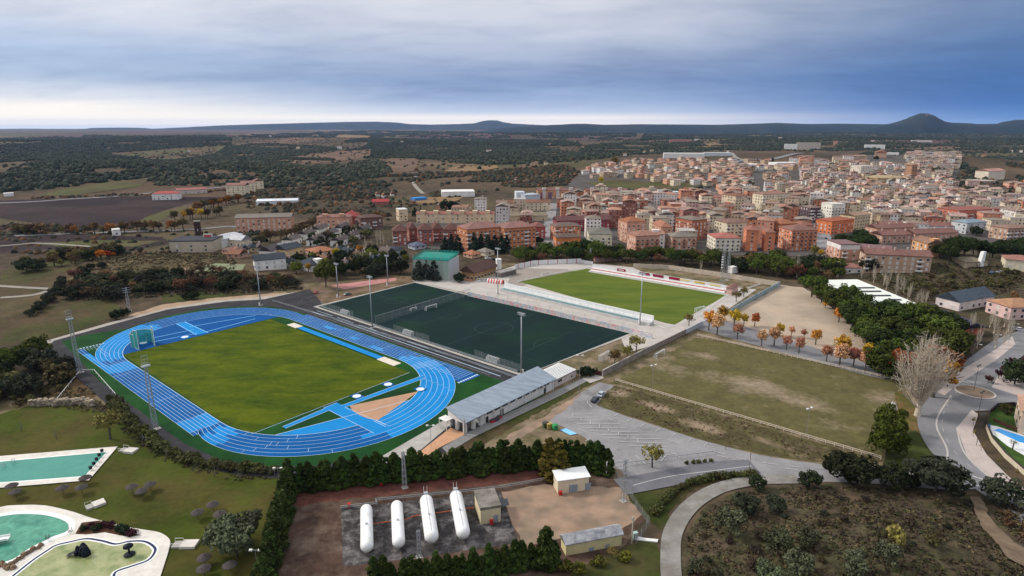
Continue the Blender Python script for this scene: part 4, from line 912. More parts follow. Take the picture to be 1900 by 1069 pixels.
# --- belt behind the stadium
grp('pine',scatter([(950,492),(965,478),(1060,470),(1160,478),(1240,478),(1330,488),(1450,492),(1560,500),(1560,525),(1480,520),(1330,500),(1180,490),(1060,488)],105,5.6,19),9.0,'green pine in the belt behind the stadium wall, %s along the belt','belt behind the stadium','pine',hv=.25,mix=[('pine','pine'),('pine','pine'),('oak','oak'),('pine','pinedark'),('pine','pine'),('brown','rust')])
for i,(px,py,ty) in enumerate([(1478,515,466),(1520,498,470),(1300,505,480)]): at('poplar',px,py,ty,'bare tall poplar rising from the belt behind the stadium, %s of three'%nth(i),None,.8,'belt poplars')
grp('cedar',[P(p,q)[:2] for p,q in ((880,468),(893,466),(905,470),(918,468),(930,470),(940,467),(836,470),(850,468),(826,468),(838,462))],14,'tall dark cedar before the red brick row, %s along the row','cedars by the brick row')
grp('cedar',[P(p,q)[:2] for p,q in ((778,520),(793,518),(806,520),(815,518),(776,514))],12.5,'grey green conifer in front of the green net court, %s of the group','net court conifers',(.045,.058,.042),wide=1.15)
grp('oak',scatter([(585,530),(620,520),(680,515),(745,512),(760,505),(700,500),(600,510)],15,6,20),9,'dark tree on the strip behind the turf pitch, %s along the strip','strip behind the turf','oak',hv=.2,mix=[('oak','oak'),('cedar','cedar'),('oak','oakgrey'),('pine','pinedark')])
at('pine',605,533,490,'big bright green pine beside the access road bend',(.055,.070,.010),1.1)
at('oak',852,524,508,'clipped round dark bush beside the timber clubhouse','cypress',1.2); at('oak',690,518,508,'small clipped bush on the pink court edge','cypress',.9)
# --- villas quarter
grp('pine',scatter([(500,500),(560,480),(640,475),(720,470),(760,480),(750,500),(650,505),(560,510)],46,6.5,21),6.6,'garden tree among the villas beyond the turf pitch, %s counted across','villa gardens','pinedark',hv=.3,mix=[('pine','pinedark'),('oak','oak'),('cypress','cypress'),('cedar','cedar'),('autumn','yellow'),('oak','lime')])
grp('poplar',[P(p,q)[:2] for p,q in ((665,498),(672,495),(660,490),(690,470),(700,455),(706,452),(712,455),(680,475))],14,'bare pale tree among the villas, %s counted across','villa bare trees',wide=.75)
grp('brown',row([(475,455),(520,446),(560,432),(580,420)],14,3,22),9,'brown autumn tree lining the avenue before the long pink block, %s along it','avenue trees','khaki',hv=.15,wide=1.2,mix=[('brown','khaki'),('brown','brown'),('autumn','ochre')])
grp('autumn',row([(20,432),(60,436),(130,434),(200,434),(260,430),(330,428),(370,424)],24,3,23),9,'orange roadside tree along the valley road, %s from the far bend','valley road trees','rust',hv=.25,wide=1.2,mix=[('autumn','rust'),('autumn',(.3,.12,.03)),('brown','brown'),('autumn','ochre')])
grp('autumn',row([(360,396),(390,386),(420,380),(450,374)],14,4,24),11,'orange tree on the wooded bank below the cream apartments, %s along the bank','bank trees','rust',wide=1.3,mix=[('autumn','rust'),('autumn',(.28,.14,.03)),('brown','khaki')])
grp('poplar',row([(310,412),(350,408),(400,402),(420,398)],16,4,25),11,'grey bare poplar in the valley bottom, %s along the stream','valley poplars',mix=[('poplar',None),('brown','khaki'),('autumn','yellow')])
grp('brown',scatter([(20,500),(60,490),(170,468),(215,462),(220,475),(120,500),(60,510)],26,6,26),7,'brown oak in the hollow left of the dry hill, %s across the hollow','hollow trees','brown',hv=.3,wide=1.3,mix=[('brown','brown'),('oak','oak'),('autumn','ochre'),('brown','khaki')])
for i,(px,py,ty) in enumerate([(188,482,463),(200,480,465),(210,478,468)]): at('autumn',px,py,ty,'bright orange tree below the dry hill, %s of three'%nth(i),(.5,.13,.015),1.4,'bright orange trio')
grp('brown',scatter([(130,555),(135,520),(260,515),(420,505),(470,520),(540,520),(560,535),(440,540),(300,545),(200,560)],64,5.6,27),6.2,'bushy tree in the thicket beyond the track bend, %s across the thicket','thicket beyond the track','brown',hv=.3,wide=1.35,mix=[('brown','brown'),('oak','oak'),('oak','oakgrey'),('brown','khaki'),('brown','rust'),('oak','bush')])
grp('oak',row([(60,588),(90,565),(105,545),(118,522)],13,1.5,28),4,'dark oak in the hedgerow beside the sloping stubble strip, %s up the hedgerow','field hedgerow','oakgrey',wide=1.1)
grp('oak',[P(p,q)[:2] for p,q in ((215,592),(230,588),(345,555),(360,556),(150,505),(160,510),(168,500),(190,498))],4.2,'dark round bush near the far bend of the track, %s counted across','bend bushes','oak',wide=1.2)
# --- woodland too far and dense to count: one scatter of crowns per kind of wood
CROWNS=[]
def dome(rs,k):
    """unit crown pieces: a few leafy facets per crown"""
    out=[]
    for i in range(k):
        pts=[]; n=6
        a0=rs.random()*6.28
        ring0=[(math.cos(a0+6.2832*j/n)*rs.uniform(.8,1.1),math.sin(a0+6.2832*j/n)*rs.uniform(.8,1.1),rs.uniform(.0,.25)) for j in range(n)]
        ring1=[(math.cos(a0+.5+6.2832*j/n)*rs.uniform(.5,.8),math.sin(a0+.5+6.2832*j/n)*rs.uniform(.5,.8),rs.uniform(.6,.95)) for j in range(n)]
        top=(rs.uniform(-.15,.15),rs.uniform(-.15,.15),rs.uniform(.95,1.2)); T=[]
        for j in range(n):
            q=(j+1)%n; T+= [ring0[j],ring0[q],ring1[j], ring0[q],ring1[q],ring1[j], ring1[j],ring1[q],top]
        out.append(T)
    return np.array(out)
def woodland(name,label,areas,seed,keep=True):
    rs=np.random.default_rng(seed); D=dome(rs,24); V=[];Cc=[]
    for poly,dens,sz,cols,thr in areas:
        w=[P(*p)[:2] for p in poly]; xs=[a[0] for a in w]; ys=[a[1] for a in w]
        A=abs(sum(w[i][0]*w[(i+1)%len(w)][1]-w[(i+1)%len(w)][0]*w[i][1] for i in range(len(w))))/2
        n=int(min(16000,A*dens)); c=0; tries=0
        while c<n and tries<n*6:
            tries+=1; x=rs.uniform(min(xs),max(xs)); y=rs.uniform(min(ys),max(ys))
            if not inpoly(x,y,w): continue
            if mnoise.noise(Vector((x/210,y/160,seed)))*.7+mnoise.noise(Vector((x/60,y/50,7)))*.3<thr+.05: continue
            if keep and any(inpoly(x,y,q) for q in KEEPOUT if abs(x-q[0][0])<900): continue
            s=sz*rs.uniform(.55,1.3); z=H(x,y)-.3; T=D[rs.integers(24)]*np.array([s,s,s*rs.uniform(.8,1.2)])+np.array([x,y,z]); V.append(T)
            cc=np.array(cols[rs.integers(len(cols))])*rs.uniform(.6,1.35); Cc.append(np.repeat(cc[None],18,0)); c+=1
    if not V: print('EMPTY',name); return
    v=np.concatenate(V); me=np_mesh(name,v,3,LEAFA,np.concatenate(Cc))
    o=link(name,me); tag(o,label,'woodland',kind='stuff')
DK=[(.020,.028,.018),(.026,.034,.021),(.033,.038,.026),(.016,.024,.017)]; OL=[(.062,.066,.044),(.048,.052,.034),(.030,.036,.022)]; BR=[(.125,.062,.030),(.062,.040,.027),(.058,.044,.032),(.05,.05,.03),(.034,.036,.022)]
TOWNPX=[(1075,300),(1240,284),(1480,280),(1700,285),(1800,292),(1905,345),(1905,475),(1500,500),(1000,480),(720,450),(725,400),(860,365),(1080,350)]
KEEPOUT=[[P(*p)[:2] for p in TOWNPX]]+[[P(*p)[:2] for p in q] for q in (
 [(0,372),(285,364),(425,366),(345,379),(190,428),(0,410)],[(70,364),(190,340),(285,329),(262,345),(200,355)],[(218,288),(330,275),(358,277),(280,291)],[(458,266),(520,257),(625,253),(540,267)],[(620,254),(640,248),(690,253),(682,258)],
 [(512,300),(540,291),(690,277),(688,292),(640,298)],[(715,300),(722,294),(772,294),(772,318),(726,320)],[(820,319),(850,309),(920,307),(890,318)],[(960,311),(1000,300),(1000,308)],[(1085,340),(1140,333),(1300,336),(1330,343),(1230,352)],[(-40,383),(200,366),(400,346),(400,352),(200,370),(-40,388)],
 [(230,419),(350,378),(372,379),(270,421)],[(1690,276),(1760,272),(1800,275),(1740,281)],[(1750,288),(1830,283),(1900,286),(1792,292)],[(760,372),(860,366),(840,376)],[(0,440),(330,420),(480,420),(320,452),(90,462),(0,470)])]
woodland('woodland','dark holm oak woods, olive groves and scrub covering the plain beyond the town',[
 ([(-60,345),(0,330),(80,300),(200,285),(260,295),(300,300),(280,330),(150,345),(0,358)],1/95,5.0,DK,-.28),
 ([(-80,292),(0,270),(150,262),(300,262),(430,256),(430,270),(330,275),(200,284),(80,296)],1/170,6.5,DK,-.22),
 ([(260,345),(300,300),(420,285),(520,300),(560,310),(700,320),(720,345),(600,345),(480,350),(420,345)],1/85,4.4,DK+OL,-.18),
 ([(330,300),(420,272),(520,266),(640,275),(560,290),(500,310)],1/140,5.2,DK+OL,-.15),
 ([(560,312),(690,295),(715,300),(726,320),(700,330),(600,322)],1/85,4.2,OL,-.35),
 ([(600,290),(690,262),(760,268),(720,290),(715,296)],1/160,5.4,DK,-.3),
 ([(720,294),(760,270),(900,268),(1000,272),(1080,285),(1060,300),(1000,305),(900,306),(800,296)],1/120,5.0,DK+OL,-.2),
 ([(720,268),(800,258),(960,256),(1050,262),(1080,272),(900,270)],1/260,7.5,DK,-.18),
 ([(780,320),(900,318),(1050,306),(1075,320),(1050,345),(960,350),(860,360),(790,358)],1/75,3.6,OL+BR,-.12),
 ([(700,362),(640,345),(700,328),(780,322),(785,360)],1/75,3.8,DK+BR,-.1),
 ([(420,362),(560,350),(700,348),(860,362),(860,372),(700,372),(560,372),(480,374)],1/75,3.4,BR+OL,-.05),
 ([(480,380),(560,376),(700,382),(760,395),(720,412),(600,395),(560,395)],1/60,3.4,BR,.0),
 ([(1050,300),(1080,272),(1180,262),(1300,262),(1330,280),(1240,284),(1100,298)],1/150,5.2,DK+OL,-.15),
 ([(1300,280),(1340,262),(1500,258),(1600,262),(1640,275),(1480,284)],1/170,5.4,DK+OL,-.2),
 ([(1180,262),(1200,250),(1400,248),(1640,248),(1640,262),(1400,260)],1/360,8,DK,-.2),
 ([(1600,285),(1640,266),(1900,262),(1980,270),(1980,300),(1830,300),(1790,290)],1/170,5.2,DK+OL,-.1),
 ([(1640,262),(1640,248),(1760,244),(1960,246),(1960,262)],1/420,8.5,DK,-.3),
 ([(1785,345),(1800,300),(1900,305),(1960,320),(1960,345),(1880,348),(1830,335)],1/85,4.2,DK+BR,-.05),
 ([(1560,300),(1600,285),(1670,290),(1660,300),(1600,302)],1/75,4.5,DK,-.2),
 ([(420,254),(560,246),(720,244),(900,246),(1180,246),(1180,258),(960,258),(720,254),(560,258)],1/700,10,DK,.02),
 ([(-100,268),(0,258),(200,252),(420,252),(420,258),(200,262)],1/420,8.5,DK,-.02),
 ([(0,440),(0,420),(40,418),(300,424),(300,434)],1/45,3.2,BR,-.1),
 ([(0,500),(0,470),(120,464),(300,452),(420,440),(430,452),(330,470),(160,478)],1/60,1.9,BR,-.05),([(360,440),(480,424),(560,440),(480,455),(400,452)],1/40,2.4,BR+DK,-.1),
 ([(480,424),(545,434),(620,410),(720,400),(730,420),(700,445),(690,400),(600,412)],1/45,2.6,BR+DK,-.1),([(560,470),(700,440),(735,460),(760,480),(700,490),(600,480)],1/55,2.4,DK+BR,-.05),
 ([(0,640),(0,560),(60,600),(130,575),(120,600),(80,630)],1/30,.9,BR,.1)],3)
woodland('scattered_trees','lone oaks, olives and hedgerow trees dotted over the open plain',[
 ([(-80,345),(-40,262),(420,252),(1080,250),(1080,300),(880,345),(700,350),(420,352),(200,330)],1/2300,4.4,DK+OL+BR,-9),([(1080,262),(1640,246),(1960,248),(1960,300),(1800,296),(1640,268),(1300,268)],1/1500,5.5,DK+OL,-9),
 ([(420,372),(700,366),(870,372),(760,395),(600,400),(480,395)],1/160,2.8,BR+OL+[(.14,.075,.03)],-9),([(0,470),(0,430),(330,418),(440,440),(330,470),(160,480)],1/170,2.2,BR+OL+[(.15,.08,.03)],-9),
 ([(205,302),(430,291),(620,296),(620,299),(430,295),(205,307)],1/30,4.2,DK,-9),([(-40,300),(160,290),(160,293),(-40,304)],1/30,4.6,DK,-9),([(690,324),(880,322),(1060,318),(1060,321),(880,326),(690,328)],1/30,3.8,DK+BR,-9),([(60,366),(290,360),(420,352),(420,355),(290,363),(60,370)],1/26,2.6,BR+[(.16,.085,.03)],-9),
 ([(640,262),(760,258),(900,262),(900,264),(760,260.5),(640,265)],1/60,6,DK,-9),([(1085,352),(1240,354),(1330,346),(1330,349),(1240,357),(1085,356)],1/30,3,BR+OL,-9)],9,False)
woodland('woodland','dark wooded slope on the green hill at the far side of the old town',[
 ([(1775,330),(1790,312),(1830,318),(1852,345),(1900,362),(1900,378),(1800,372),(1770,352)],1/45,4.4,DK+BR,-.4),
 ([(1758,312),(1770,302),(1800,304),(1790,314)],1/45,4.5,DK,-.6)],4,False)

# low undergrowth no one could count: tufts and brambles on the dry slopes
def tufts(name,label,areas,seed):
    rs=np.random.default_rng(seed); C_=[];N_=[];S_=[];K_=[]
    for poly,n,s0,s1,cols in areas:
        w=[P(*p)[:2] for p in poly]; xs=[a[0] for a in w]; ys=[a[1] for a in w]; c=t=0
        while c<n and t<n*8:
            t+=1; x=rs.uniform(min(xs),max(xs)); y=rs.uniform(min(ys),max(ys))
            if not inpoly(x,y,w) or mnoise.noise(Vector((x/9,y/9,seed)))<-.12-.3*rs.random(): continue
            s=rs.uniform(s0,s1); z=H(x,y); m_=9; d=rs.normal(size=(m_,3)); d/=np.linalg.norm(d,axis=1)[:,None]; d[:,2]=np.abs(d[:,2])
            C_.append(np.array([x,y,z+.06])+d*s*np.array([1,1,.75])); N_.append(d+rs.normal(size=(m_,3))*.5+np.array([0,0,.3])); S_.append(np.full(m_,s*.8)); K_.append(np.repeat((np.array(cols[rs.integers(len(cols))])*rs.uniform(.7,1.35))[None],m_,0)); c+=1
    me=quads_mesh(name,np.concatenate(C_),np.concatenate(N_),np.concatenate(S_),LEAFA,rs,np.concatenate(K_)); tag(link(name,me),label,'undergrowth',kind='stuff')
UG=[(.070,.050,.032),(.052,.037,.026),(.050,.046,.022),(.088,.070,.036),(.058,.040,.032),(.105,.082,.044),(.045,.045,.020)]
tufts('undergrowth','brown brambles, tufts and dry grass over the slopes',[
 ([(1275,1100),(1275,1000),(1310,950),(1370,917),(1450,907),(1640,905),(1800,930),(1830,985),(1880,1040),(1960,1100),(1960,1180),(1275,1180)],4200,.2,.55,UG),
 ([(1850,930),(1960,955),(1960,1060),(1890,1005),(1850,965)],500,.25,.7,UG),
 ([(1110,735),(1150,716),(1250,745),(1400,790),(1630,856),(1480,852),(1300,812),(1170,772)],700,.15,.38,[(.09,.08,.035),(.12,.09,.05),(.10,.055,.035)]),
 ([(1600,515),(1640,503),(1720,490),(1900,500),(1900,530),(1800,560),(1700,560)],1400,.3,.9,UG),
 ([(60,752),(100,700),(140,700),(190,740),(230,790),(300,840),(420,880),(505,885),(505,895),(400,890),(290,850),(190,770)],700,.25,.6,[(.07,.06,.03),(.06,.045,.035),(.08,.075,.03)]),
 ([(130,560),(135,520),(260,512),(420,502),(560,520),(560,538),(440,545),(300,552)],1500,.5,1.2,[(.05,.045,.025),(.075,.055,.032),(.045,.05,.03)]),
 ([(160,480),(260,467),(330,470),(430,470),(440,500),(200,520)],1500,.3,.9,UG)],12)
# ================================================================ buildings: common builder
def colmesh(mb,name,mats,col,uv=None,smooth=False):
    me=mb.mesh(name,mats,smooth); a=me.color_attributes.new('Col','FLOAT_COLOR','POINT')
    c=np.ones((len(me.vertices),4),np.float32); c[:,:3]=col[:3] if not isinstance(col,np.ndarray) else col; a.data.foreach_set('color',c.ravel())
    if uv is not None:
        l=me.uv_layers.new(name='UVMap'); l.data.foreach_set('uv',np.array(uv,np.float32).ravel())
    return me
def walls_mb(L,D,h,gab=0,axis='x',off=(0,0),mb=None,uv=None):
    """four walls of an L x D box; gable triangles of height gab on the ends of axis"""
    mb=mb or MB(); uv=uv if uv is not None else []
    x0,y0=off; P4=[(x0,y0),(x0+L,y0),(x0+L,y0+D),(x0,y0+D)]
    for i in range(4):
        a,b=P4[i],P4[(i+1)%4]; w=math.hypot(b[0]-a[0],b[1]-a[1]); o=len(mb.v)
        isg=gab and ((axis=='x' and i in (1,3)) or (axis=='y' and i in (0,2)))
        mb.v+=[(a[0],a[1],-3),(b[0],b[1],-3),(b[0],b[1],h),(a[0],a[1],h)]
        if isg:
            mb.v.append(((a[0]+b[0])/2,(a[1]+b[1])/2,h+gab)); mb.f.append((o,o+1,o+2,o+4,o+3)); uv+=[(0,-3),(w,-3),(w,h),(w/2,h+gab),(0,h)]
        else: mb.f.append((o,o+1,o+2,o+3)); uv+=[(0,-3),(w,-3),(w,h),(0,h)]
        mb.m.append(0)
    return mb,uv
def roof_mb(L,D,h,kind,rh,ov=.5,off=(0,0),axis='x',mb=None,t=.22):
    mb=mb or MB(); x0,y0=off[0]-ov,off[1]-ov; x1,y1=off[0]+L+ov,off[1]+D+ov
    if kind=='flat':
        return mb.box(x0+ov-.12,y0+ov-.12,h+.002,x1-ov+.12,y1-ov+.12,h+.7)
    if kind=='mono': 
        lo,hi=h-.05,h+rh; v=[(x0,y0,lo),(x1,y0,lo),(x1,y1,hi),(x0,y1,hi)]
        return mb.add(v+[(a,b,c+t) for a,b,c in v],[(0,3,2,1),(4,5,6,7),(0,1,5,4),(1,2,6,5),(2,3,7,6),(3,0,4,7)])
    s=rh/((D if axis=='x' else L)/2); e=h-s*ov+.03
    if axis=='x': r=(D/2+ov if kind=='hip' else 0); A=(x0+min(r,(x1-x0)/2-.1),(y0+y1)/2); B=(x1-min(r,(x1-x0)/2-.1),(y0+y1)/2)
    else: r=(L/2+ov if kind=='hip' else 0); A=((x0+x1)/2,y0+min(r,(y1-y0)/2-.1)); B=((x0+x1)/2,y1-min(r,(y1-y0)/2-.1))
    z=h+rh+.03; o=[(x0,y0,e),(x1,y0,e),(x1,y1,e),(x0,y1,e),(A[0],A[1],z),(B[0],B[1],z)]
    up=[(a,b,c+t) for a,b,c in o]
    F=[(0,1,5,4),(2,3,4,5),(1,2,5),(3,0,4)] if axis=='x' else [(0,1,4),(1,2,5,4),(2,3,5),(3,0,4,5)]
    mb.add(up,F); 
    mb.add(o,[f[::-1] for f in F])
    return mb.add(o[:4]+up[:4],[(0,1,5,4),(1,2,6,5),(2,3,7,6),(3,0,4,7)])
def winmesh(name,w,h,glass,frame):
    mb=MB(); mb.box(-w/2,-.06,0,w/2,.05,h,0); mb.box(-w/2-.12,-.10,-.14,w/2+.12,.0,-.001,1); mb.box(-w/2-.1,-.08,h+.001,w/2+.1,0,h+.12,1)
    return mb.mesh(name,[glass,frame])
WINS=[winmesh('window_dark',1.4,1.5,GLASS,WHITE),winmesh('window_blind',1.4,1.5,BLIND,WHITE),winmesh('window_tall',1.6,2.0,GLASS,OFFW)]
balm=MB().box(-1.9,-1.15,0,1.9,0,.16).box(-1.9,-1.15,.16,-1.8,0,1.05).box(1.8,-1.15,.16,1.9,0,1.05).box(-1.8,-1.15,.16,1.8,-1.06,1.05)
BALW=balm.mesh('balcony_white',mat('balcony_white_paint',(.70,.68,.65),.08,.7)); BALB=balm.mesh('balcony_brick',mat('balcony_brick',(.42,.19,.115),.12,.7))
CHIM=mat('chimney_render',(.55,.46,.38),.12,.8)
NAMES={}
def frame3(A,B,C):
    """base corner, angle and side lengths of the rectangle with photo corners A (left), B (nearest), C (right)"""
    a,b,c=[P(*q) for q in (A,B,C)]
    l1=math.hypot(c[0]-b[0],c[1]-b[1]); l2=math.hypot(a[0]-b[0],a[1]-b[1])
    if l1>=l2: th=math.atan2(c[1]-b[1],c[0]-b[0]); L=l1; D=abs(-(a[0]-b[0])*math.sin(th)+(a[1]-b[1])*math.cos(th))
    else:
        th=math.atan2(b[1]-a[1],b[0]-a[0])+math.pi/2; D=l2; L=abs((c[0]-b[0])*math.cos(th)+(c[1]-b[1])*math.sin(th))
        th=math.atan2(a[1]-b[1],a[0]-b[0])-math.pi/2
    return b,th,max(3,L),max(3,D)
def house(name,label,cat,A,B,C,ev,wall,roofc,roof='gable',rh=2.2,axis=None,wins=True,depth=None,ov=.5,sp=3.4,balc=0,group=None,chim=0,blind=.35,wmat=None,wz=1.0,maxw=96,faces='fr',upper=None,towers=0,towerc=None,fl=3.0,length=None):
    b,th,L,D=frame3(A,B,C)
    if depth: D=depth
    if length: L=length
    h=max(2.4,topz((b[0],b[1]),ev)-b[2])
    t=thing(name,label,cat,b,th,group); axis=axis or ('x' if L>=D else 'y'); g=rh if roof=='gable' else 0
    r=random.Random(hash((round(b[0]),round(b[1])))&0xffff)
    mb,uv=walls_mb(L,D,h,g,axis); link('wall',colmesh(mb,'wall',wmat or WALLP,wall,uv),t)
    if upper: 
        mb2=MB().box(-.04,-.04,h-upper[0],L+.04,D+.04,h-.002); link('top_storey',colmesh(mb2,'top_storey',WALLP,upper[1]),t)
    rf=link('roof',colmesh(roof_mb(L,D,h,roof,rh,ov,axis=axis),'roof',ROOF,roofc),t)
    for i in range(chim):
        cx,cy=(L*(i+.5)/chim+r.uniform(-1,1),D*r.uniform(.35,.65)) if axis=='x' else (L*r.uniform(.35,.65),D*(i+.5)/chim)
        link('chimney',colmesh(MB().box(cx-.4,cy-.4,h+.3,cx+.4,cy+.4,h+rh+1.1).box(cx-.5,cy-.5,h+rh+1.101,cx+.5,cy+.5,h+rh+1.3),'chimney',WALLP,(.5,.4,.33)),t if False else rf)
    for i in range(towers):
        cx=L*(i+.5)/towers; w=2.2; link('stair_tower',colmesh(MB().box(cx-w,-.25,0,cx+w,4.2,h+2.8).box(cx-w-.2,-.45,h+2.801,cx+w+.2,4.4,h+3.05),'stair_tower',WALLP,towerc or wall),t)
    if wins:
        nf=max(1,int((h-.2)/fl)); cnt=0; cells=[]
        for f in range(nf):
            for side,ln in ((0,L),(3,D)) if faces=='fr' else (((0,L),) if faces=='f' else ((0,L),(3,D),(1,D))):
                k=max(1,int(ln/sp))
                for i in range(k): cells.append((f,side,(i+.5)*ln/k,i,k))
        if len(cells)>maxw: 
            st=len(cells)/maxw; cells=[cells[int(i*st)] for i in range(maxw)]
        for f,side,u,i,k in cells:
            z=f*fl+.95
            if z+1.6>h: z=h-1.75
            if balc and side==0 and (i%balc==0) and f>0:
                o=link('balcony',BALW if wall[0]<.5 or wall[2]>.3 else BALB,t,(u,-.001,f*fl)); o2=link('balcony_door',WINS[2],o,(0,.02,.16)); continue
            me=WINS[1] if r.random()<blind else WINS[0]
            link('window',me,t,(u,0,z) if side==0 else ((0,D-u,z) if side==3 else (L,u,z)),0 if side==0 else (-math.pi/2 if side==3 else math.pi/2))
    return t,(b,th,L,D,h)
BRICK=(.36,.135,.075); BRICKO=(.47,.175,.075); SALM=(.50,.27,.185); CREAM=(.62,.53,.38); BEIGE=(.48,.39,.29); WHT=(.68,.66,.63); DKRED=(.23,.075,.06); PINKW=(.55,.36,.31); GREYW=(.45,.46,.48)
RT=(.205,.105,.075); RB=(.155,.105,.085); RO_=(.30,.125,.07); SLATE=(.055,.062,.075); RG=(.20,.175,.15); RPK=(.25,.135,.115)
# ================================================================ sports grounds: pavilion and stands
GREYROOF=stripy('metal_roof',(.31,.36,.42,1),(.215,.25,.295,1),-AZ,1/9,1/1.2)
b,th,L,D=frame3((832,791),(864,805),(1028,722)); h0=topz(b,783)-b[2]; h1=h0+2.3
t=thing('sports_pavilion','long white pavilion with grey metal roof beside the blue track','pavilion',b,th)
mb=MB(); mb.add([(0,0,0),(L,0,0),(L,0,h0),(0,0,h0)],[(0,1,2,3)]); 
open_=7.5
mb=MB().box(open_,0,0,L,.3,h0).box(L-.3,.301,0,L,D,h0+.1).box(open_,D-.3,0,L-.301,D,h1-.1).box(open_,.301,0,open_+.3,D-.301,h0)
mb.add([(L-.3,.3,h0+.1),(L-.3,D,h0+.1),(L-.3,D,h1-.1)],[(0,1,2)]); mb.add([(L,.3,h0+.1),(L,D,h0+.1),(L,D,h1-.1)],[(2,1,0)])
mb.obj('wall',OFFW,t)
MB().add([(-.2,.3,h0+.0),(-.2,D,h0+.0),(-.2,D,h1-.15),(-.2,0.3,h0+.02),(.1,.3,h0),(.1,D,h0),(.1,D,h1-.15),(.1,.3,h0+.02)],[(0,1,2,3),(4,7,6,5),(0,4,5,1),(1,5,6,2),(2,6,7,3),(3,7,4,0)]).box(-.2,.0,h0-.7,.1,D,h0-.001).obj('gable',OFFW,t)
for (x,y) in ((-.2,0),(-.2,D*.45),(-.2,D-1.0),(3.4,-.1),(6.6,-.1)): MB().box(x,y,0,x+.9,y+1.0,h0-.702 if y>0 else h0-.71).obj('pillar',OFFW,t)
rf=MB(); ov=.7; rf.add([(-ov,-ov,h0-.1),(L+.5,-ov,h0-.1),(L+.5,D+.5,h1+.05),(-ov,D+.5,h1+.05),(-ov,-ov,h0+.1),(L+.5,-ov,h0+.1),(L+.5,D+.5,h1+.25),(-ov,D+.5,h1+.25)],[(0,3,2,1),(4,5,6,7),(0,1,5,4),(1,2,6,5),(2,3,7,6),(3,0,4,7)])
R_=rf.obj('roof',GREYROOF,t)
for i in range(9): x=open_+2+i*(L-open_-4)/9; MB().box(x,-.04,h0-1.15,x+(L-open_-4)/9-1.0,.0-.001,h0-.45).obj('window',GLASS,t)
for x in (open_+1.2,open_+8.5,L-6): MB().box(x,-.05,0,x+1.6,-.002,2.3).obj('door',DARKM,t)
for i in range(10): x=open_+1+i*(L-open_)/9.5; MB().box(x,-.22,0,x+.3,-.002,h0-.2).obj('pilaster',OFFW,t)
MB().tube([(-1.2,-.8,0),(-1.2,-.8,h0+1.6)],[.28,.22],8).obj('flue',CONC,t)
MB().box(-3.2,D-2.4,h0-.6,-.25,D+1.2,h0-.4).box(-3.1,D-2.3,0,-2.9,D-2.1,h0-.601).box(-3.1,D+.9,0,-2.9,D+1.1,h0-.601).obj('canopy',OFFW,t)
PAV=(b,th,L,D)
def loc(fr,x,y): b,th=fr[0],fr[1]; return (b[0]+x*math.cos(th)-y*math.sin(th),b[1]+x*math.sin(th)+y*math.cos(th))
b2=loc(PAV,L+.9,.5); t=thing('changing_block','low changing block with white slatted roof attached to the pavilion','changing rooms',(b2[0],b2[1],0),th)
L2=math.hypot(P(1072,701)[0]-b2[0],P(1072,701)[1]-b2[1]); D2=8.5; PK=mat('pale_pink_render',(.60,.50,.46),.1,.7)
MB().box(0,0,0,L2,.3,3.0).box(0,D2-.3,0,L2,D2,3.2).box(0,.3,0,.3,D2-.3,3.0).box(L2-.3,.3,0,L2,D2-.3,3.0).obj('wall',PK,t); MB().box(-.1,-.1,2.6,L2+.1,D2+.1,2.7).obj('ceiling_slab',DARKM,t)
for i in range(11): y=.1+i*D2/11; MB().box(-.2,y,3.0+i*.06,L2+.2,y+.46,3.16+i*.06).obj('roof_slat',WHITE,t)
MB().box(2,-.04,1.4,4.5,-.001,2.3).obj('window',GLASS,t); MB().box(L2-3.2,-.04,.8,L2-2.4,-.001,1.6).obj('window',GLASS,t)
for i,(x,y) in enumerate(((11,-1.2),(14.5,-1.0),(12.6,-1.4))):
    q=loc(PAV,x,y); t=thing('storage_crate',['red crate standing by the pavilion wall, nearer the open bay','red crate standing by the pavilion wall, nearer the door','dark crate standing between two red ones by the pavilion wall'][i],'crate',(q[0],q[1],0),th); MB().box(-.8,-.5,0,.8,.5,1.0).obj('body',mat('red_plastic',(.45,.03,.06),.1,1,.6) if i==0 else (bpy.data.materials['red_plastic'] if i==1 else DARKM),t); MB().box(-.85,-.55,1.001,.85,.55,1.12).obj('lid',DARKM,t)
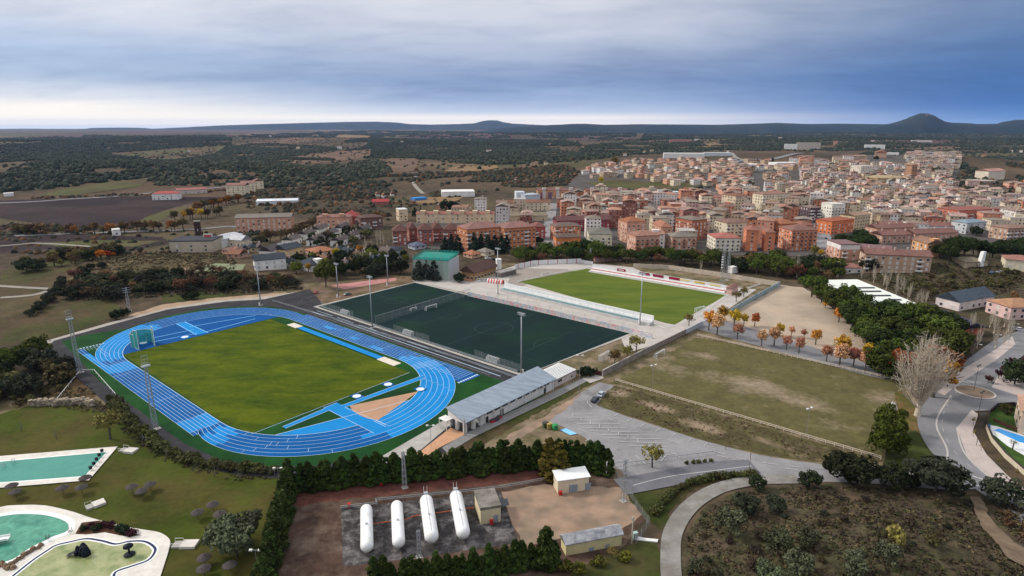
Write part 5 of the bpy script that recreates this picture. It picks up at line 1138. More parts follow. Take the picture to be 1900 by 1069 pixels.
# ---- floodlights
def lampheads(t,z,n,w,m=GALV,face=None,dy=.0):
    for i in range(n):
        x=-w/2+w*(i+.5)/n
        o=MB().box(x-.26,-.35+dy,z,x+.26,.15+dy,z+.42).obj('lamp_head',m,t); 
        MB().box(x-.22,-.37+dy,z+.04,x+.22,-.352+dy,z+.38).obj('lens',mat('lamp_lens',(.7,.72,.75),.05,1,.3) if 'lamp_lens' not in bpy.data.materials else bpy.data.materials['lamp_lens'],o)
def floodpole(px,py,ty,label,kind='column',n=6,face=0,r=.32,group=None):
    x,y,z=P(px,py); h=topz((x,y),ty)-z; t=thing('floodlight_mast',label,'floodlight',(x,y,z),face,group)
    if kind=='column':
        MB().tube([(0,0,0),(0,0,h*.5),(0,0,h-.9)],[r,r*.78,r*.5],10).obj('shaft',GALV,t,smooth=True)
        MB().box(-1.7,-.5,h-1.2,1.7,.5,h-1.1).box(-1.7,-.5,h-1.1,-1.62,.5,h-.3).box(1.62,-.5,h-1.1,1.7,.5,h-.3).box(-1.62,-.5,h-.4,1.62,-.44,h-.32).box(-1.62,.44,h-.4,1.62,.5,h-.32).obj('platform',GALV,t)
        lampheads(t,h-.9,n,3.1); MB().box(-.55,-.9,0,.15,-.35,1.7).obj('cabinet',OFFW,t); MB().box(-.9,-.9,-.2,.9,.9,.25).obj('footing',CONC,t)
    else:
        for s in (-1,1): MB().tube([(s*.75,0,0),(s*.42,0,h*.86)],[.20,.14],6).obj('leg',GALV,t)
        mb=MB(); k=12
        for i in range(k):
            z0=h*.86*i/k; z1=h*.86*(i+1)/k; a=.75-.33*i/k; c=.75-.33*(i+1)/k
            mb.tube([(-a,0,z0),(c,0,z1)],.055,4).tube([(a,0,z0),(-c,0,z1)],.055,4).tube([(-c,0,z1),(c,0,z1)],.05,4)
        mb.obj('lattice',GALV,t)
        MB().box(-1.1,-1.0,h*.86,1.1,1.0,h*.86+.12).box(-1.1,-1.0,h*.86+.9,1.1,-.94,h*.86+.96).box(-1.1,.94,h*.86+.9,1.1,1.0,h*.86+.96).obj('platform',GALV,t)
        mb=MB()
        for s in (-.9,0.0,.9): mb.tube([(s,0,h*.86),(s,0,h)],.06,5)
        for q in (.90,.95,1.0): mb.tube([(-.9,0,h*q),(.9,0,h*q)],.05,5)
        mb.obj('lamp_frame',GALV,t); lampheads(t,h*.86+.14,4,2.0,dy=-.8); MB().box(-1.4,-.9,-.2,1.4,.9,.2).obj('footing',CONC,t)
    return t
floodpole(148,692,576,'tall twin legged floodlight mast at the far corner of the blue track','twin',face=.9)
floodpole(289,797,660,'tall twin legged floodlight mast beside the near straight of the track','twin',face=.9)
floodpole(484,567,493,'slim floodlight column on the gravel behind the track bend',n=3,face=-.5)
floodpole(691,609,511,'floodlight column on the service road near the middle fence of the turf',face=2.4)
floodpole(967,694,579,'floodlight column rising behind the pavilion roof',face=2.4)
floodpole(628,552,487,'floodlight column at the back corner of the turf pitch by the villas',n=4,face=-.7)
floodpole(720,530,472,'floodlight column behind the turf pitch near the green net court',n=4,face=-.7)
floodpole(924,546,459,'floodlight column between turf pitch and timber clubhouse',n=8,face=-.7)
floodpole(1187,603,505,'floodlight column at the end of the spectator terrace by the stadium pitch',n=8,face=-.7)
def lattice(px,py,ty,label,w0=.9,w1=.35,lamps=0,arms=0,cat='lattice mast',name='lattice_mast'):
    x,y,z=P(px,py); h=topz((x,y),ty)-z; t=thing(name,label,cat,(x,y,z),.5)
    for sx in (-1,1):
        for sy in (-1,1): MB().tube([(sx*w0,sy*w0,0),(sx*w1,sy*w1,h)],.09,4).obj('leg',GALV,t)
    mb=MB(); k=max(6,int(h/1.8))
    for i in range(k):
        a=w0+(w1-w0)*i/k; c=w0+(w1-w0)*(i+1)/k; z0,z1=h*i/k,h*(i+1)/k
        for s in (-1,1): mb.tube([(-a,s*a,z0),(c,s*c,z1)],.05,3).tube([(s*a,a,z0),(s*c,-c,z1)],.05,3).tube([(-c,s*c,z1),(c,s*c,z1)],.05,3).tube([(s*c,-c,z1),(s*c,c,z1)],.05,3)
    mb.obj('bracing',GALV,t)
    for i in range(lamps): 
        a=.5*h+.5*h*i/max(1,lamps)*.6; MB().box(-w0-.5,-.6,a,-w0+.1,.1,a+.55).obj('lamp_head',OFFW,t)
    for i in range(arms): zz=h*(.80+.09*i); MB().box(-1.7,-.08,zz,1.7,.08,zz+.12).obj('cross_arm',GALV,t)
    MB().box(-w0-.3,-w0-.3,-.3,w0+.3,w0+.3,.15).obj('footing',CONC,t); return t
lattice(1338,538,455,'tall lattice lighting mast at the end of the stadium stand',1.0,.6,5); lattice(1349,520,462,'slightly shorter lattice mast behind the stadium back wall',.9,.5,0)
lattice(751,905,838,'lattice pole between the two conifer hedges of the gas yard',.5,.25); lattice(778,1034,985,'short lattice pole standing among the gas tanks',.4,.25); lattice(1157,930,852,'lattice electricity pole at the gas yard gate',.5,.25,0,3)
lattice(240,577,534,'electricity pylon with cross arms in the thicket beyond the track',.7,.3,0,3,'pylon','electricity_pylon'); lattice(1095,487,461,'lattice mast in the pine belt behind the stadium',.7,.4)
def lamp(px,py,ty,label,kind='twin',m=GALV,group=None,rz=0,r=.075):
    x,y,z=P(px,py); h=topz((x,y),ty)-z; t=thing('street_lamp',label,'street lamp',(x,y,z),rz,group)
    MB().tube([(0,0,0),(0,0,h)],[r,r*.7],6).obj('pole',m,t)
    if kind=='twin':
        MB().tube([(-.9,0,h-.1),(.9,0,h-.1)],.05,5).obj('arm',m,t)
        for s in (-1,1): MB().box(s*.95-.35,-.25,h-.25,s*.95+.35,.25,h+.05).obj('lamp_head',OFFW if m is GALV else m,t)
    elif kind=='arm':
        MB().tube([(0,0,h-.1),(1.2,0,h+.12),(1.7,0,h+.05)],.05,5).obj('arm',m,t); MB().box(1.6,-.16,h-.02,2.4,.16,h+.12).obj('lamp_head',OFFW,t)
    else: MB().lathe([(.05,0),(.32,.12),(.32,.35),(.0,.5)],8,(0,0,h)).obj('lamp_head',OFFW,t)
    return t
lamp(800,833,789,'twin headed lamp post in the ochre court by the pavilion'); lamp(1074,730,659,'twin headed lamp post at the car park entrance'); lamp(1210,725,677,'dark twin lamp post on the near rail fence of the rough pitch',rz=.5); lamp(1495,812,757,'twin lamp post on the rail fence nearest the rounded pines',rz=.5); lamp(519,905,868,'white floodlight head post by the corner of the conifer hedges'); lamp(478,1058,1020,'white headed lamp post at the pool lawn edge')
for px,py,ty,l in [(1811,828,768,'black double armed lamp on the pink pavement below the villa wall'),(1806,729,678,'black lamp post in the middle of the roundabout island'),(1814,772,727,'black lamp post at the pavement tip beside the roundabout')]: lamp(px,py,ty,l,'twin',DARKM,rz=.6)
for px,py,ty,l in [(1801,676,638,'grey arm lamp on the pink pavement below the pine wood, nearest the roundabout'),(1838,657,620,'grey arm lamp on the pink pavement below the pine wood, second from the roundabout'),(1870,640,600,'grey arm lamp at the far bend of the road')]: lamp(px,py,ty,l,'arm',rz=-.6)
for i,(px,py) in enumerate(((1390,872),(1189,752),(1241,768),(1283,783),(1666,848),(1672,845),(1346,835))):
    x,y,z=P(px,py); t=thing('wooden_pole','bare wooden pole, %s'%['on the corner island of the car park','in the dry bank, closest to the parked cars','in the dry bank, second from the parked cars','in the dry bank, farthest from the parked cars','beside the rounded pines, leaning','close by the leaning pole at the pines','short post on the car park kerb'][i],'pole',(x,y,z)); MB().tube([(0,0,0),(.0 if i!=4 else .8,0,5.0 if i!=6 else 1.5)],.09,6).obj('pole',mat('weathered_wood',(.22,.18,.14),.2,1) if i==0 else bpy.data.materials['weathered_wood'],t); MB().box(-.12,-.12,4.9 if i!=6 else 1.4,.12,.12,5.1 if i!=6 else 1.6).obj('cap',DARKM,t) if i!=4 else None
# ---- goals
def goal(px,py,w,h,rz,label):
    x,y,z=P(px,py); t=thing('football_goal',label,'goal',(x,y,z+.0),rz)
    for s in (-1,1): MB().tube([(s*w/2,0,0),(s*w/2,0,h)],.09,6).obj('post',WHITE,t)
    MB().tube([(-w/2-.09,0,h),(w/2+.09,0,h)],.09,6).obj('crossbar',WHITE,t)
    mb=MB().add([(-w/2,.05,h),(w/2,.05,h),(w/2,1.0,h-.15),(-w/2,1.0,h-.15),(-w/2,1.9,0),(w/2,1.9,0),(-w/2,.05,0),(w/2,.05,0)],[(0,1,2,3),(3,2,5,4),(0,3,4,6),(1,7,5,2)]); mb.obj('net',NETL,t)
    for s in (-1,1): MB().tube([(s*w/2,0,h),(s*w/2,1.0,h-.15),(s*w/2,1.9,0)],.04,4).obj('stay',WHITE,t)
LU=AZ
goal(801,575,7.3,2.44,LU+math.pi/2,'white goal before the middle fence of the turf pitches'); goal(642,583,6,2.1,LU+math.pi,'white goal at the far end of the small turf pitch by the road'); goal(759,621,6,2.1,LU+math.pi,'white goal by the service road near the mid field mast'); goal(916,671,6,2.1,LU+math.pi,'white goal by the service road near the pavilion'); goal(1120,665,7.3,2.44,LU-math.pi/2,'white goal at the right end of the turf pitch by the stone wall'); goal(1297,578,7.3,2.44,-.95-math.pi/2,'white goal at the near end of the stadium pitch'); goal(1014,512,7.3,2.44,-.95+math.pi/2,'white goal at the far end of the stadium pitch'); goal(1226,662,7,2.4,LU+math.pi/2,'bare white goal at the wall end of the rough pitch'); goal(1650,764,7,2.4,LU-math.pi/2,'white goal beside the rounded pines on the rough pitch')
goal(768,577,3.5,1.8,LU+math.pi/2,'small training goal by the middle fence of the turf')
# ---- fences
def fence(pts,h,sp,label,net=NETW,postm=GALV,name='mesh_fence',cat='fence',rails=0,railm=None,r=.06,px=True):
    w=[P(*p) for p in pts] if px else [(p[0],p[1],H(p[0],p[1])) for p in pts]; t=thing(name,label,cat,w[0]); o=w[0]; L=[0]
    for a,b in zip(w,w[1:]): L.append(L[-1]+math.hypot(b[0]-a[0],b[1]-a[1]))
    n=min(98,max(2,int(L[-1]/sp)))
    pos=[]
    for i in range(n+1):
        d=L[-1]*i/n; j=max(k for k in range(len(w)-1) if L[k]<=d+1e-6); q=(d-L[j])/max(1e-6,L[j+1]-L[j]); p=tuple(w[j][k]+(w[j+1][k]-w[j][k])*q-o[k] for k in range(3)); pos.append(p)
    pm=MB().tube([(0,0,0),(0,0,h)],r,5).mesh('post',postm)
    for p in pos: link('post',pm,t,p)
    loc_=[tuple(p[k]-o[k] for k in range(3)) for p in w]
    if net:
        mb=MB()
        for a,b in zip(loc_,loc_[1:]): mb.add([a,b,(b[0],b[1],b[2]+h),(a[0],a[1],a[2]+h)],[(0,1,2,3)])
        mb.obj('mesh_panel',net,t)
    for i in range(rails):
        z=h*(1-.42*i)-.06; mb=MB()
        for a,b in zip(loc_,loc_[1:]): mb.obox(a,b,.10,z-.09,z+.09)
        mb.obj('rail',railm or postm,t)
    return t
fence([(697,602),(872,549)],4.2,5,'grey wire fence dividing the two turf pitches',rails=1); fence([(596,569),(655,589)],3.2,4,'wire ball fence behind the small turf goal by the road'); fence([(731,614),(796,635)],3.2,4,'wire ball fence beside the service road near the middle mast'); fence([(881,662),(965,690)],3.2,4,'wire ball fence beside the service road by the pavilion mast')
fence([(960,692),(870,662),(700,607),(596,571)],1.1,4,'low rail along the service road side of the turf',None,rails=2); fence([(505,560),(600,588),(750,635),(900,684),(975,710)],1.2,3,'grey railing between the track and the service road',None,rails=2,r=.05)
RAILC=mat('cream_rail',(.62,.52,.42),.08,1,.7)
fence([(1142,708),(1250,740),(1380,778),(1500,814),(1634,853)],1.2,2.4,'long cream rail fence along the near side of the rough pitch',None,RAILC,'rail_fence',rails=2,railm=RAILC,r=.11); fence([(1294,624),(1400,648),(1530,677),(1668,708)],1.2,2.4,'cream rail fence between the rough pitch and the promenade',None,RAILC,'rail_fence',rails=2,railm=RAILC,r=.11)
fence([(600,905),(760,890),(1000,866),(1140,882),(1160,905)],2.0,5,'grey wire fence at the foot of the long conifer hedge'); fence([(632,946),(700,938),(697,932),(840,918),(930,908),(1010,893)],1.1,3,'grey handrail behind the white gas tanks',None,rails=2); fence([(1160,905),(1180,942),(1205,975),(1180,1010)],2.2,3,'wire fence along the gas yard gate slope'); fence([(1100,868),(1180,862),(1270,850),(1330,842)],1.1,3,'grey kerb railing beside the parking bays',None,rails=1); fence([(225,765),(262,815),(310,845),(380,868),(510,882)],1.8,4,'wire fence above the pool lawn along the track hedge')
fence([(100,752),(150,690),(175,690),(215,735)],1.0,4,'low white railing round the brown turf terrace under the corner mast',None,WHITE,rails=1); fence([(560,560),(590,548),(700,524)],1.4,5,'wire fence along the back end of the small turf pitch'); fence([(1855,690),(1880,705),(1905,720)],1.8,2.5,'grey green railing of the garden past the roundabout'); fence([(1262,603),(1300,585),(1350,548)],1.1,2.5,'white rail round the near end of the stadium pitch',None,WHITE,rails=1); fence([(1205,600),(1232,612),(1245,606)],1.1,2.5,'white rail beside the end of the spectator terrace',None,WHITE,rails=1); fence([(1385,538),(1410,529)],1.2,2,'short white rail on the slope beside the graffiti wall',None,WHITE,rails=2)
fence([(960,525),(1030,509),(1092,497)],1.2,3,'white rail along the far end of the stadium pitch',None,WHITE,rails=2)
# ---- walls
def wall(pts,h,label,m,w=.35,name='wall',cat='wall',cap=None,panel=None,pm=None):
    p=[P(*q) for q in pts]; t=thing(name,label,cat,p[0]); o=p[0]; l=[tuple(a[k]-o[k] for k in range(3)) for a in p]; mb=MB()
    for a,b in zip(l,l[1:]): mb.obox(a,b,w,-.3,h)
    mb.obj('body',m,t)
    if cap:
        mb=MB()
        for a,b in zip(l,l[1:]): mb.obox(a,b,w+.16,h+.002,h+.14)
        mb.obj('coping',cap,t)
    if panel:
        for a,b in zip(l,l[1:]):
            n=max(1,int(math.hypot(b[0]-a[0],b[1]-a[1])/panel))
            for i in range(n):
                q=tuple(a[k]+(b[k]-a[k])*(i+.5)/n for k in range(3)); MB().box(-.2,-.24,-.2,.2,.24,h+.25).obj('pier',pm or m,t,q,rz=math.atan2(b[1]-a[1],b[0]-a[0]))
    return t
STONEW=mat('stone_wall',(.23,.20,.18),.25,.8,.95,fine=2,c2=(.30,.24,.20),pscale=.5); BEIGEW=mat('beige_wall_panel',(.52,.44,.35),.12,.5,.9); WHITEW=mat('white_wall',(.72,.71,.70),.08,.5,.8)
wall([(1118,698),(1195,658),(1272,620)],2.4,'grey brown stone wall between the rough pitch and the turf strip',STONEW,.4,'stone_wall',cap=CONC); wall([(1272,620),(1304,604)],2.4,'pale bluish wall stretch beside the orange promenade trees',mat('pale_blue_wall',(.46,.50,.56),.1,.6),.35)
mg,ng,bg_=newmat('graffiti_wall'); f=ng.noise(ng.pos(.28),1,3,.6); f2=ng.noise(ng.pos(.9),1,2,.5)
ng.l(ng.ramp(ng.math('ADD',ng.math('MULTIPLY',f,.7),ng.math('MULTIPLY',f2,.3)),[(.30,(.62,.58,.55)),(.42,(.66,.30,.29)),(.47,(.66,.62,.60)),(.52,(.58,.55,.52)),(.56,(.28,.38,.52)),(.60,(.62,.60,.58)),(.68,(.60,.34,.34))]),bg_.inputs['Base Color'])
mg2,ng,bg_=newmat('blue_graffiti_wall'); f=ng.noise(ng.pos(.3),1,4,.65)
ng.l(ng.ramp(f,[(.32,(.06,.20,.19)),(.42,(.34,.42,.50)),(.5,(.10,.26,.27)),(.58,(.42,.48,.56)),(.66,(.14,.22,.42))]),bg_.inputs['Base Color'])
wall([(1356,582),(1400,556),(1447,531)],2.8,'long wall painted with blue and teal graffiti beside the dirt lot',mg2,.3,'graffiti_wall',panel=5,pm=CONC); wall([(868,550),(960,570),(1090,600),(1210,629)],2.7,'low wall with faded pink and white graffiti along the turf pitch',mg,.25,'graffiti_wall')
wall([(1175,497),(1240,500),(1330,513),(1445,532)],3.0,'beige panel wall curving behind the stadium stand',BEIGEW,.25,'panel_wall',panel=6); wall([(955,500),(990,492),(1078,488)],3.2,'white wall with red posts at the far end of the stadium',WHITEW,.25,'white_wall',panel=6,pm=mat('red_post',(.42,.07,.07),.1,1)); wall([(1078,488),(1100,492)],2.4,'short white wall joining the stand to the far stadium wall',WHITEW,.25,'white_wall')
mst=mat('rubble_stone',(.40,.335,.25),.4,1.6,.95,fine=4,c2=(.20,.16,.12),pscale=.7,bump=1.0)
x0_,y0_,_=P(58,752); t=thing('rubble_wall','thick rubble stone wall beside the track corner above the lawn','stone wall',(x0_,y0_,0)); rr=random.Random(9); mb=MB()
pth=row([(58,753),(100,752),(160,750),(172,754)],60,.0,3)
for i,(x,y) in enumerate(pth):
    for k in range(7):
        s=rr.uniform(.35,.6); cx,cy,cz=x-x0_+rr.uniform(-.3,.3),y-y0_+rr.uniform(-.8,.8),rr.uniform(.2,2.2)
        a=[(cx+s*math.cos(j*1.05+i)*rr.uniform(.8,1.1),cy+s*math.sin(j*1.05+i)*rr.uniform(.8,1.1)) for j in range(6)]; mb.prism(a,cz-s*.7,cz+s*.6)
mb.obj('rubble',mst,t); mb=MB(); mb.prism([(p[0]-x0_,p[1]-y0_+.7) for p in pth]+[(p[0]-x0_,p[1]-y0_-.7) for p in pth[::-1]],-.2,1.9); mb.obj('core',STONEW,t)
# ---- stands
def linefr(a,b): p,q=P(*a),P(*b); return p,math.atan2(q[1]-p[1],q[0]-p[0]),math.hypot(q[0]-p[0],q[1]-p[1])
p,th,L=linefr((928,541),(1205,606)); t=thing('spectator_terrace','low white spectator terrace with teal walkway between turf and stadium pitch','terrace',p,th)
TEAL=mat('teal_walkway',(.05,.15,.16),.12,.6,.8); GW=mat('grey_white_wall',(.50,.49,.48),.1,.4)
MB().box(0,0,0,L,4.2,1.6).obj('base',GW,t); MB().box(0,.2,1.602,L-7,2.6,1.66).obj('walkway',TEAL,t); MB().box(0,3.6,1.602,L,4.0,4.5).obj('back_panel',WHITE,t); MB().box(0,2.7,1.602,L,3.2,2.1).box(0,3.2,1.602,L,3.6,2.6).obj('bench_steps',WHITEW,t)
pm=MB().tube([(0,0,1.6),(0,0,4.4)],.05,5).mesh('post',GALV)
for i in range(19): link('post',pm,t,(L*i/18,2.9,0))
MB().tube([(0,.15,2.6),(L,.15,2.6)],.04,4).tube([(0,.15,2.1),(L,.15,2.1)],.04,4).obj('handrail',GALV,t)
fence([(905,553),(1000,575),(1090,597),(1180,619)],4.0,7,'tall wire fence posts behind the graffiti wall of the turf',netmat('thin_wire',(.3,.3,.3,1),.10),GALV,r=.07)
p,th,L=linefr((1092,505),(1352,549)); t=thing('stadium_stand','long white stepped stand with red lines along the stadium pitch','grandstand',p,th)
REDL=mat('red_line',(.50,.10,.09),.1,1)
for i,(y0,y1,z) in enumerate(((0,.3,1.1),(1.4,2.2,1.0),(2.2,3.0,1.5),(3.0,3.8,2.0),(3.8,4.6,2.5),(4.6,4.9,4.6))): MB().box(0,y0,0,L*(.965 if i else 1),y1-.002,z).obj(['front_wall','step','step','step','step','back_wall'][i],WHITEW,t)
MB().box(0,2.95,1.503,L*.965,3.05,2.06).box(0,.02,1.102,L,.28,1.13).obj('red_stripe',REDL,t)
BR_=(p,th)
for i,(f,w,c,l) in enumerate([(.20,6,(.30,.02,.05),'first from the far corner'),(.37,7,(.30,.02,.05),'second from the far corner'),(.47,7,(.26,.02,.05),'next to the white gap'),(.585,7,(.28,.02,.05),'nearest the lattice mast')]):
    q=loc(BR_,L*f,4.5); t=thing('advertising_board','dark red advertising board on the stand back wall, %s'%l,'advert board',(q[0],q[1],3.0),th); MB().box(0,-.12,0,w,-.02,1.5).obj('panel',mat('board_red_%d'%i,c,.1,.5),t); MB().box(-.06,-.02,-.06,w+.06,.02,1.56).obj('frame',DARKM,t); MB().box(w*.2,-.14,.45,w*.8,-.121,1.05).obj('print',OFFW,t) if i==0 else None
for i,(f,l) in enumerate([(.66,'paler'),(.76,'brighter, lower'),(.86,'last before the mast')]):
    q=loc(BR_,L*f,4.5); t=thing('advertising_board','yellow advertising board on the stand back wall, %s'%l,'advert board',(q[0],q[1],3.3),th); MB().box(0,-.12,0,6,-.02,.9).obj('panel',mat('board_yellow_%d'%i,(.62,.42,.04) if i==1 else (.70,.58,.25),.1,.5),t); MB().box(-.06,-.02,-.06,6.06,.02,.96).obj('frame',OFFW,t)
house('ticket_hut','small pinkish white hut beside the lattice mast at the stadium corner','hut',(1353,546),(1357,548),(1369,541),535,PINKW,RPK,'hip',.8,wins=False)
house('red_roof_shed','long shed with dusty red roof behind the far stadium corner','shed',(1100,484),(1104,487),(1155,484),479,(.4,.25,.22),(.36,.11,.10),'gable',1.6,wins=False,depth=14); house('white_booth','small white cabin in the belt behind the stadium wall','cabin',(1355,505),(1358,508),(1369,506),498,WHT,WHT,'flat',.4,wins=False)
# clubhouse, net court, stairs tent
t,fr=house('timber_clubhouse','timber clubhouse with brown pitched roof beside the green net court','clubhouse',(859,517),(880,522),(921,509),505,(.33,.20,.10),(.12,.072,.060),'gable',3.6,axis='x',ov=1.0,sp=3.0,blind=.1)
bb=fr[0]; MB().box(0,-.06,0,fr[2],-.01,1.0).box(-.06,0,0,-.01,fr[3],1.0).obj('stone_base',mat('yellow_stone',(.48,.36,.20),.12,.6),t); MB().box(-3.0,.5,0,-.1,fr[3]-2,1.0).obj('terrace_wall',SALM and mat('brick_terrace',(.42,.22,.15),.15,1),t)
p,th,L=linefr((768,517),(834,521)); q=P(861,509); D=math.hypot(q[0]-P(834,521)[0],q[1]-P(834,521)[1]); hh=topz(P(834,521),485)
t=thing('net_court','walled ball court with bright green net roof behind the turf pitch','ball court',p,th)
CW=mat('court_wall',(.52,.53,.55),.08,.6); MB().box(L-.4,0,0,L,D,hh).obj('side_wall',CW,t); MB().box(0,D-.4,0,L-.401,D,hh).obj('back_wall',mat('court_green',(.06,.26,.18),.1,.5),t); MB().add([(0,0,0),(L-.4,0,0),(L-.4,0,hh),(0,0,hh)],[(0,1,2,3)]).obj('front_net',netmat('pale_net',(.42,.52,.46,1),.65),t); MB().add([(0,0,0),(0,D-.4,0),(0,D-.4,hh),(0,0,hh)],[(0,1,2,3)]).obj('side_net',bpy.data.materials['pale_net'],t)
MB().add([(-.2,-.2,hh+.3),(L+.2,-.2,hh+.3),(L+.2,D+.2,hh+1.4),(-.2,D+.2,hh+1.4),(-.2,-.2,hh+1.8),(L+.2,-.2,hh+1.8),(L+.2,D+.2,hh+2.8),(-.2,D+.2,hh+2.8)],[(0,1,2,3),(0,1,5,4),(1,2,6,5),(2,3,7,6),(3,0,4,7)]).obj('roof_net',NETG,t)
pm=MB().tube([(0,0,0),(0,0,hh+3)],.12,5).mesh('post',GALV)
for i in range(6):
    for y in (-.25,D+.25): link('post',pm,t,(L*i/5,y,0))
q=P(905,524); th2=-.45; t=thing('striped_tunnel','red and white striped player tunnel beside the timber clubhouse','tunnel',q,th2); TW=mat('tunnel_white',(.72,.70,.68),.05,1); TR=mat('tunnel_red',(.55,.09,.08),.05,1)
for i in range(12):
    mb=MB(); k=8
    for j in range(k): a0,a1=math.pi*j/k,math.pi*(j+1)/k; mb.add([(i*.9,1.4*math.cos(a0),2.4*math.sin(a0)+.2),((i+1)*.9,1.4*math.cos(a0),2.4*math.sin(a0)+.2),((i+1)*.9,1.4*math.cos(a1),2.4*math.sin(a1)+.2),(i*.9,1.4*math.cos(a1),2.4*math.sin(a1)+.2)],[(0,1,2,3)])
    mb.obj('stripe_panel',TR if i%2 else TW,t)
house('white_kiosk','narrow white ticket tower beside the floodlight at the clubhouse','kiosk',(920,498),(922,501),(930,500),484,WHT,WHT,'flat',.3,wins=False); house('canteen','low dark canteen shed beside the timber clubhouse','shed',(926,512),(930,516),(958,509),508,(.13,.11,.10),(.30,.27,.26),'flat',.4,wins=False)
x,y,z=P(884,523); t=thing('play_frame','blue and white play frame on the paving by the clubhouse','play frame',(x,y,z)); BL=mat('play_blue',(.05,.13,.42),.1,1)
for sx in (0,3,6): MB().tube([(sx,0,0),(sx,0,2.2)],.1,5).obj('post',BL,t)
MB().box(0,-.1,1.9,6,.1,2.1).box(0,-.8,.4,2.6,.8,.6).obj('beam',OFFW,t)
# ---- hammer cage
cx,cy,_=P(265,641); t=thing('hammer_cage','green netted hammer throwing cage on the left end of the track','throwing cage',(cx,cy,0),AZ)
ch=6.2; pts=[(4.2*math.cos(a),4.2*math.sin(a)) for a in [math.radians(60+240*i/6) for i in range(7)]]
for x,y in pts: MB().tube([(x,y,0),(x*1.04,y*1.04,ch)],.10,5).obj('post',OFFW,t)
mb=MB(); mt=MB()
for a,b in zip(pts,pts[1:]): mb.add([(a[0],a[1],.1),(b[0],b[1],.1),(b[0],b[1],ch),(a[0],a[1],ch)],[(0,1,2,3)]); mt.tube([(a[0],a[1],ch),(b[0],b[1],ch)],.07,4)
mb.obj('net',NETC,t); mt.obj('top_rail',OFFW,t)
for s in (-1,1):
    a=(2.1,s*3.65); b=(5.0,s*3.2); g=MB(); g.add([(a[0],a[1],.1),(b[0],b[1],.1),(b[0],b[1],8.4),(a[0],a[1],8.4)],[(0,1,2,3)]); gp=g.obj('gate_net',NETC,t)
    for q in (a,b): MB().tube([(q[0],q[1],0),(q[0],q[1],8.5)],.12,5).obj('gate_post',OFFW,t)
    MB().tube([(a[0],a[1],8.5),(b[0],b[1],8.5)],.09,4).tube([(a[0],a[1],.2),(b[0],b[1],.2)],.08,4).tube([(b[0],b[1],0),(b[0]+1.2,b[1]+s*.4,0.1)],.08,4).obj('gate_rail',OFFW,t)
# ================================================================ gas yard
TANKW=mat('tank_white',(.78,.78,.77),.03,.4,.45,.4,c2=(.66,.64,.60),pscale=.45,thr=(.52,.72))
def tank(px0,py0,px1,py1,r,label,valve=False):
    a,b=P(px0,py0,2.2),P(px1,py1,2.2); a=flat(px0,py0,2.4); b=flat(px1,py1,2.4); L=math.hypot(b[0]-a[0],b[1]-a[1]); th=math.atan2(b[1]-a[1],b[0]-a[0]); t=thing('gas_tank',label,'gas tank',(a[0],a[1],0),th,'white gas tanks'); zc=r+.9
    mb=MB(); n=24; prof=[(r*math.sin(k*math.pi/12),-r*math.cos(k*math.pi/12)+r) for k in range(0,7)]; 
    prof=[(max(.001,q),x) for q,x in prof]; prof+= [(q,L-x) for q,x in prof[::-1]]
    o=0
    for q,x in prof:
        for j in range(n): mb.v.append((x,q*math.cos(6.2832*j/n),zc+q*math.sin(6.2832*j/n)))
    for i in range(len(prof)-1):
        for j in range(n): mb.f.append((i*n+j,(i+1)*n+j,(i+1)*n+(j+1)%n,i*n+(j+1)%n)); mb.m.append(0)
    mb.obj('shell',TANKW,t,smooth=True)
    for x in (L*.18,L*.8): MB().box(x-.35,-r*.92,0,x+.35,r*.92,zc-r*.42).obj('saddle',CONC,t)
    MB().lathe([(.0,.28),(.3,.25),(.3,0)],12,(L*.55,0,zc+r-.02)).obj('manhole',GALV,t)
    for i in range(2): MB().tube([(L*(.4+.2*i),-r-.05,zc),(L*(.4+.2*i),-r-.35,zc-.2),(L*(.4+.2*i),-r-.35,.2)],.06,5).obj('pipe',GALV,t)
    if valve:
        MB().box(.2,-.5,zc+r-.35,1.0,.5,zc+r+.25).box(-.9,-.45,zc+r*.5,.2,.45,zc+r*.56).obj('platform',GALV,t)
        for s in (-1,1): MB().tube([(-.6,s*.42,0),(-.6,s*.42,zc+r+1.2)],.05,5).obj('ladder_rail',WHITE,t)
        MB().box(1.5,-.04,zc+r-.06,L-1.5,.04,zc+r+.10).obj('top_line',GALV,t)
tank(679.5,940,681,1020,1.45,'smallest looking white gas tank, westernmost on the stained pad'); tank(736,933,740,1012,1.45,'white gas tank second from the lawn hedge, plain top'); tank(790,924,802,1004,1.62,'white gas tank with top ladder, beside the lattice pole',True); tank(845,916,861,996,1.62,'white gas tank with top ladder, beside the flat roofed hut',True)
p1,p2=flat(692,972,1.0),flat(880,945,1.0); t=thing('gas_pipe','orange pipe running between the white gas tanks','pipe',(p1[0],p1[1],0)); d=(p2[0]-p1[0],p2[1]-p1[1]); ORG=mat('orange_pipe',(.42,.10,.04),.1,1,.6)
MB().tube([(0,0,1.0),(d[0]*.35,d[1]*.35,1.0),(d[0]*.38,d[1]*.38,1.5),(d[0]*.45,d[1]*.45,1.5),(d[0],d[1],1.5)],.13,6).obj('main_pipe',ORG,t)
for f in (.05,.3,.6,.95): MB().box(d[0]*f-.1,d[1]*f-.1,0,d[0]*f+.1,d[1]*f+.1,.9 if f<.36 else 1.38).obj('support',GALV,t)
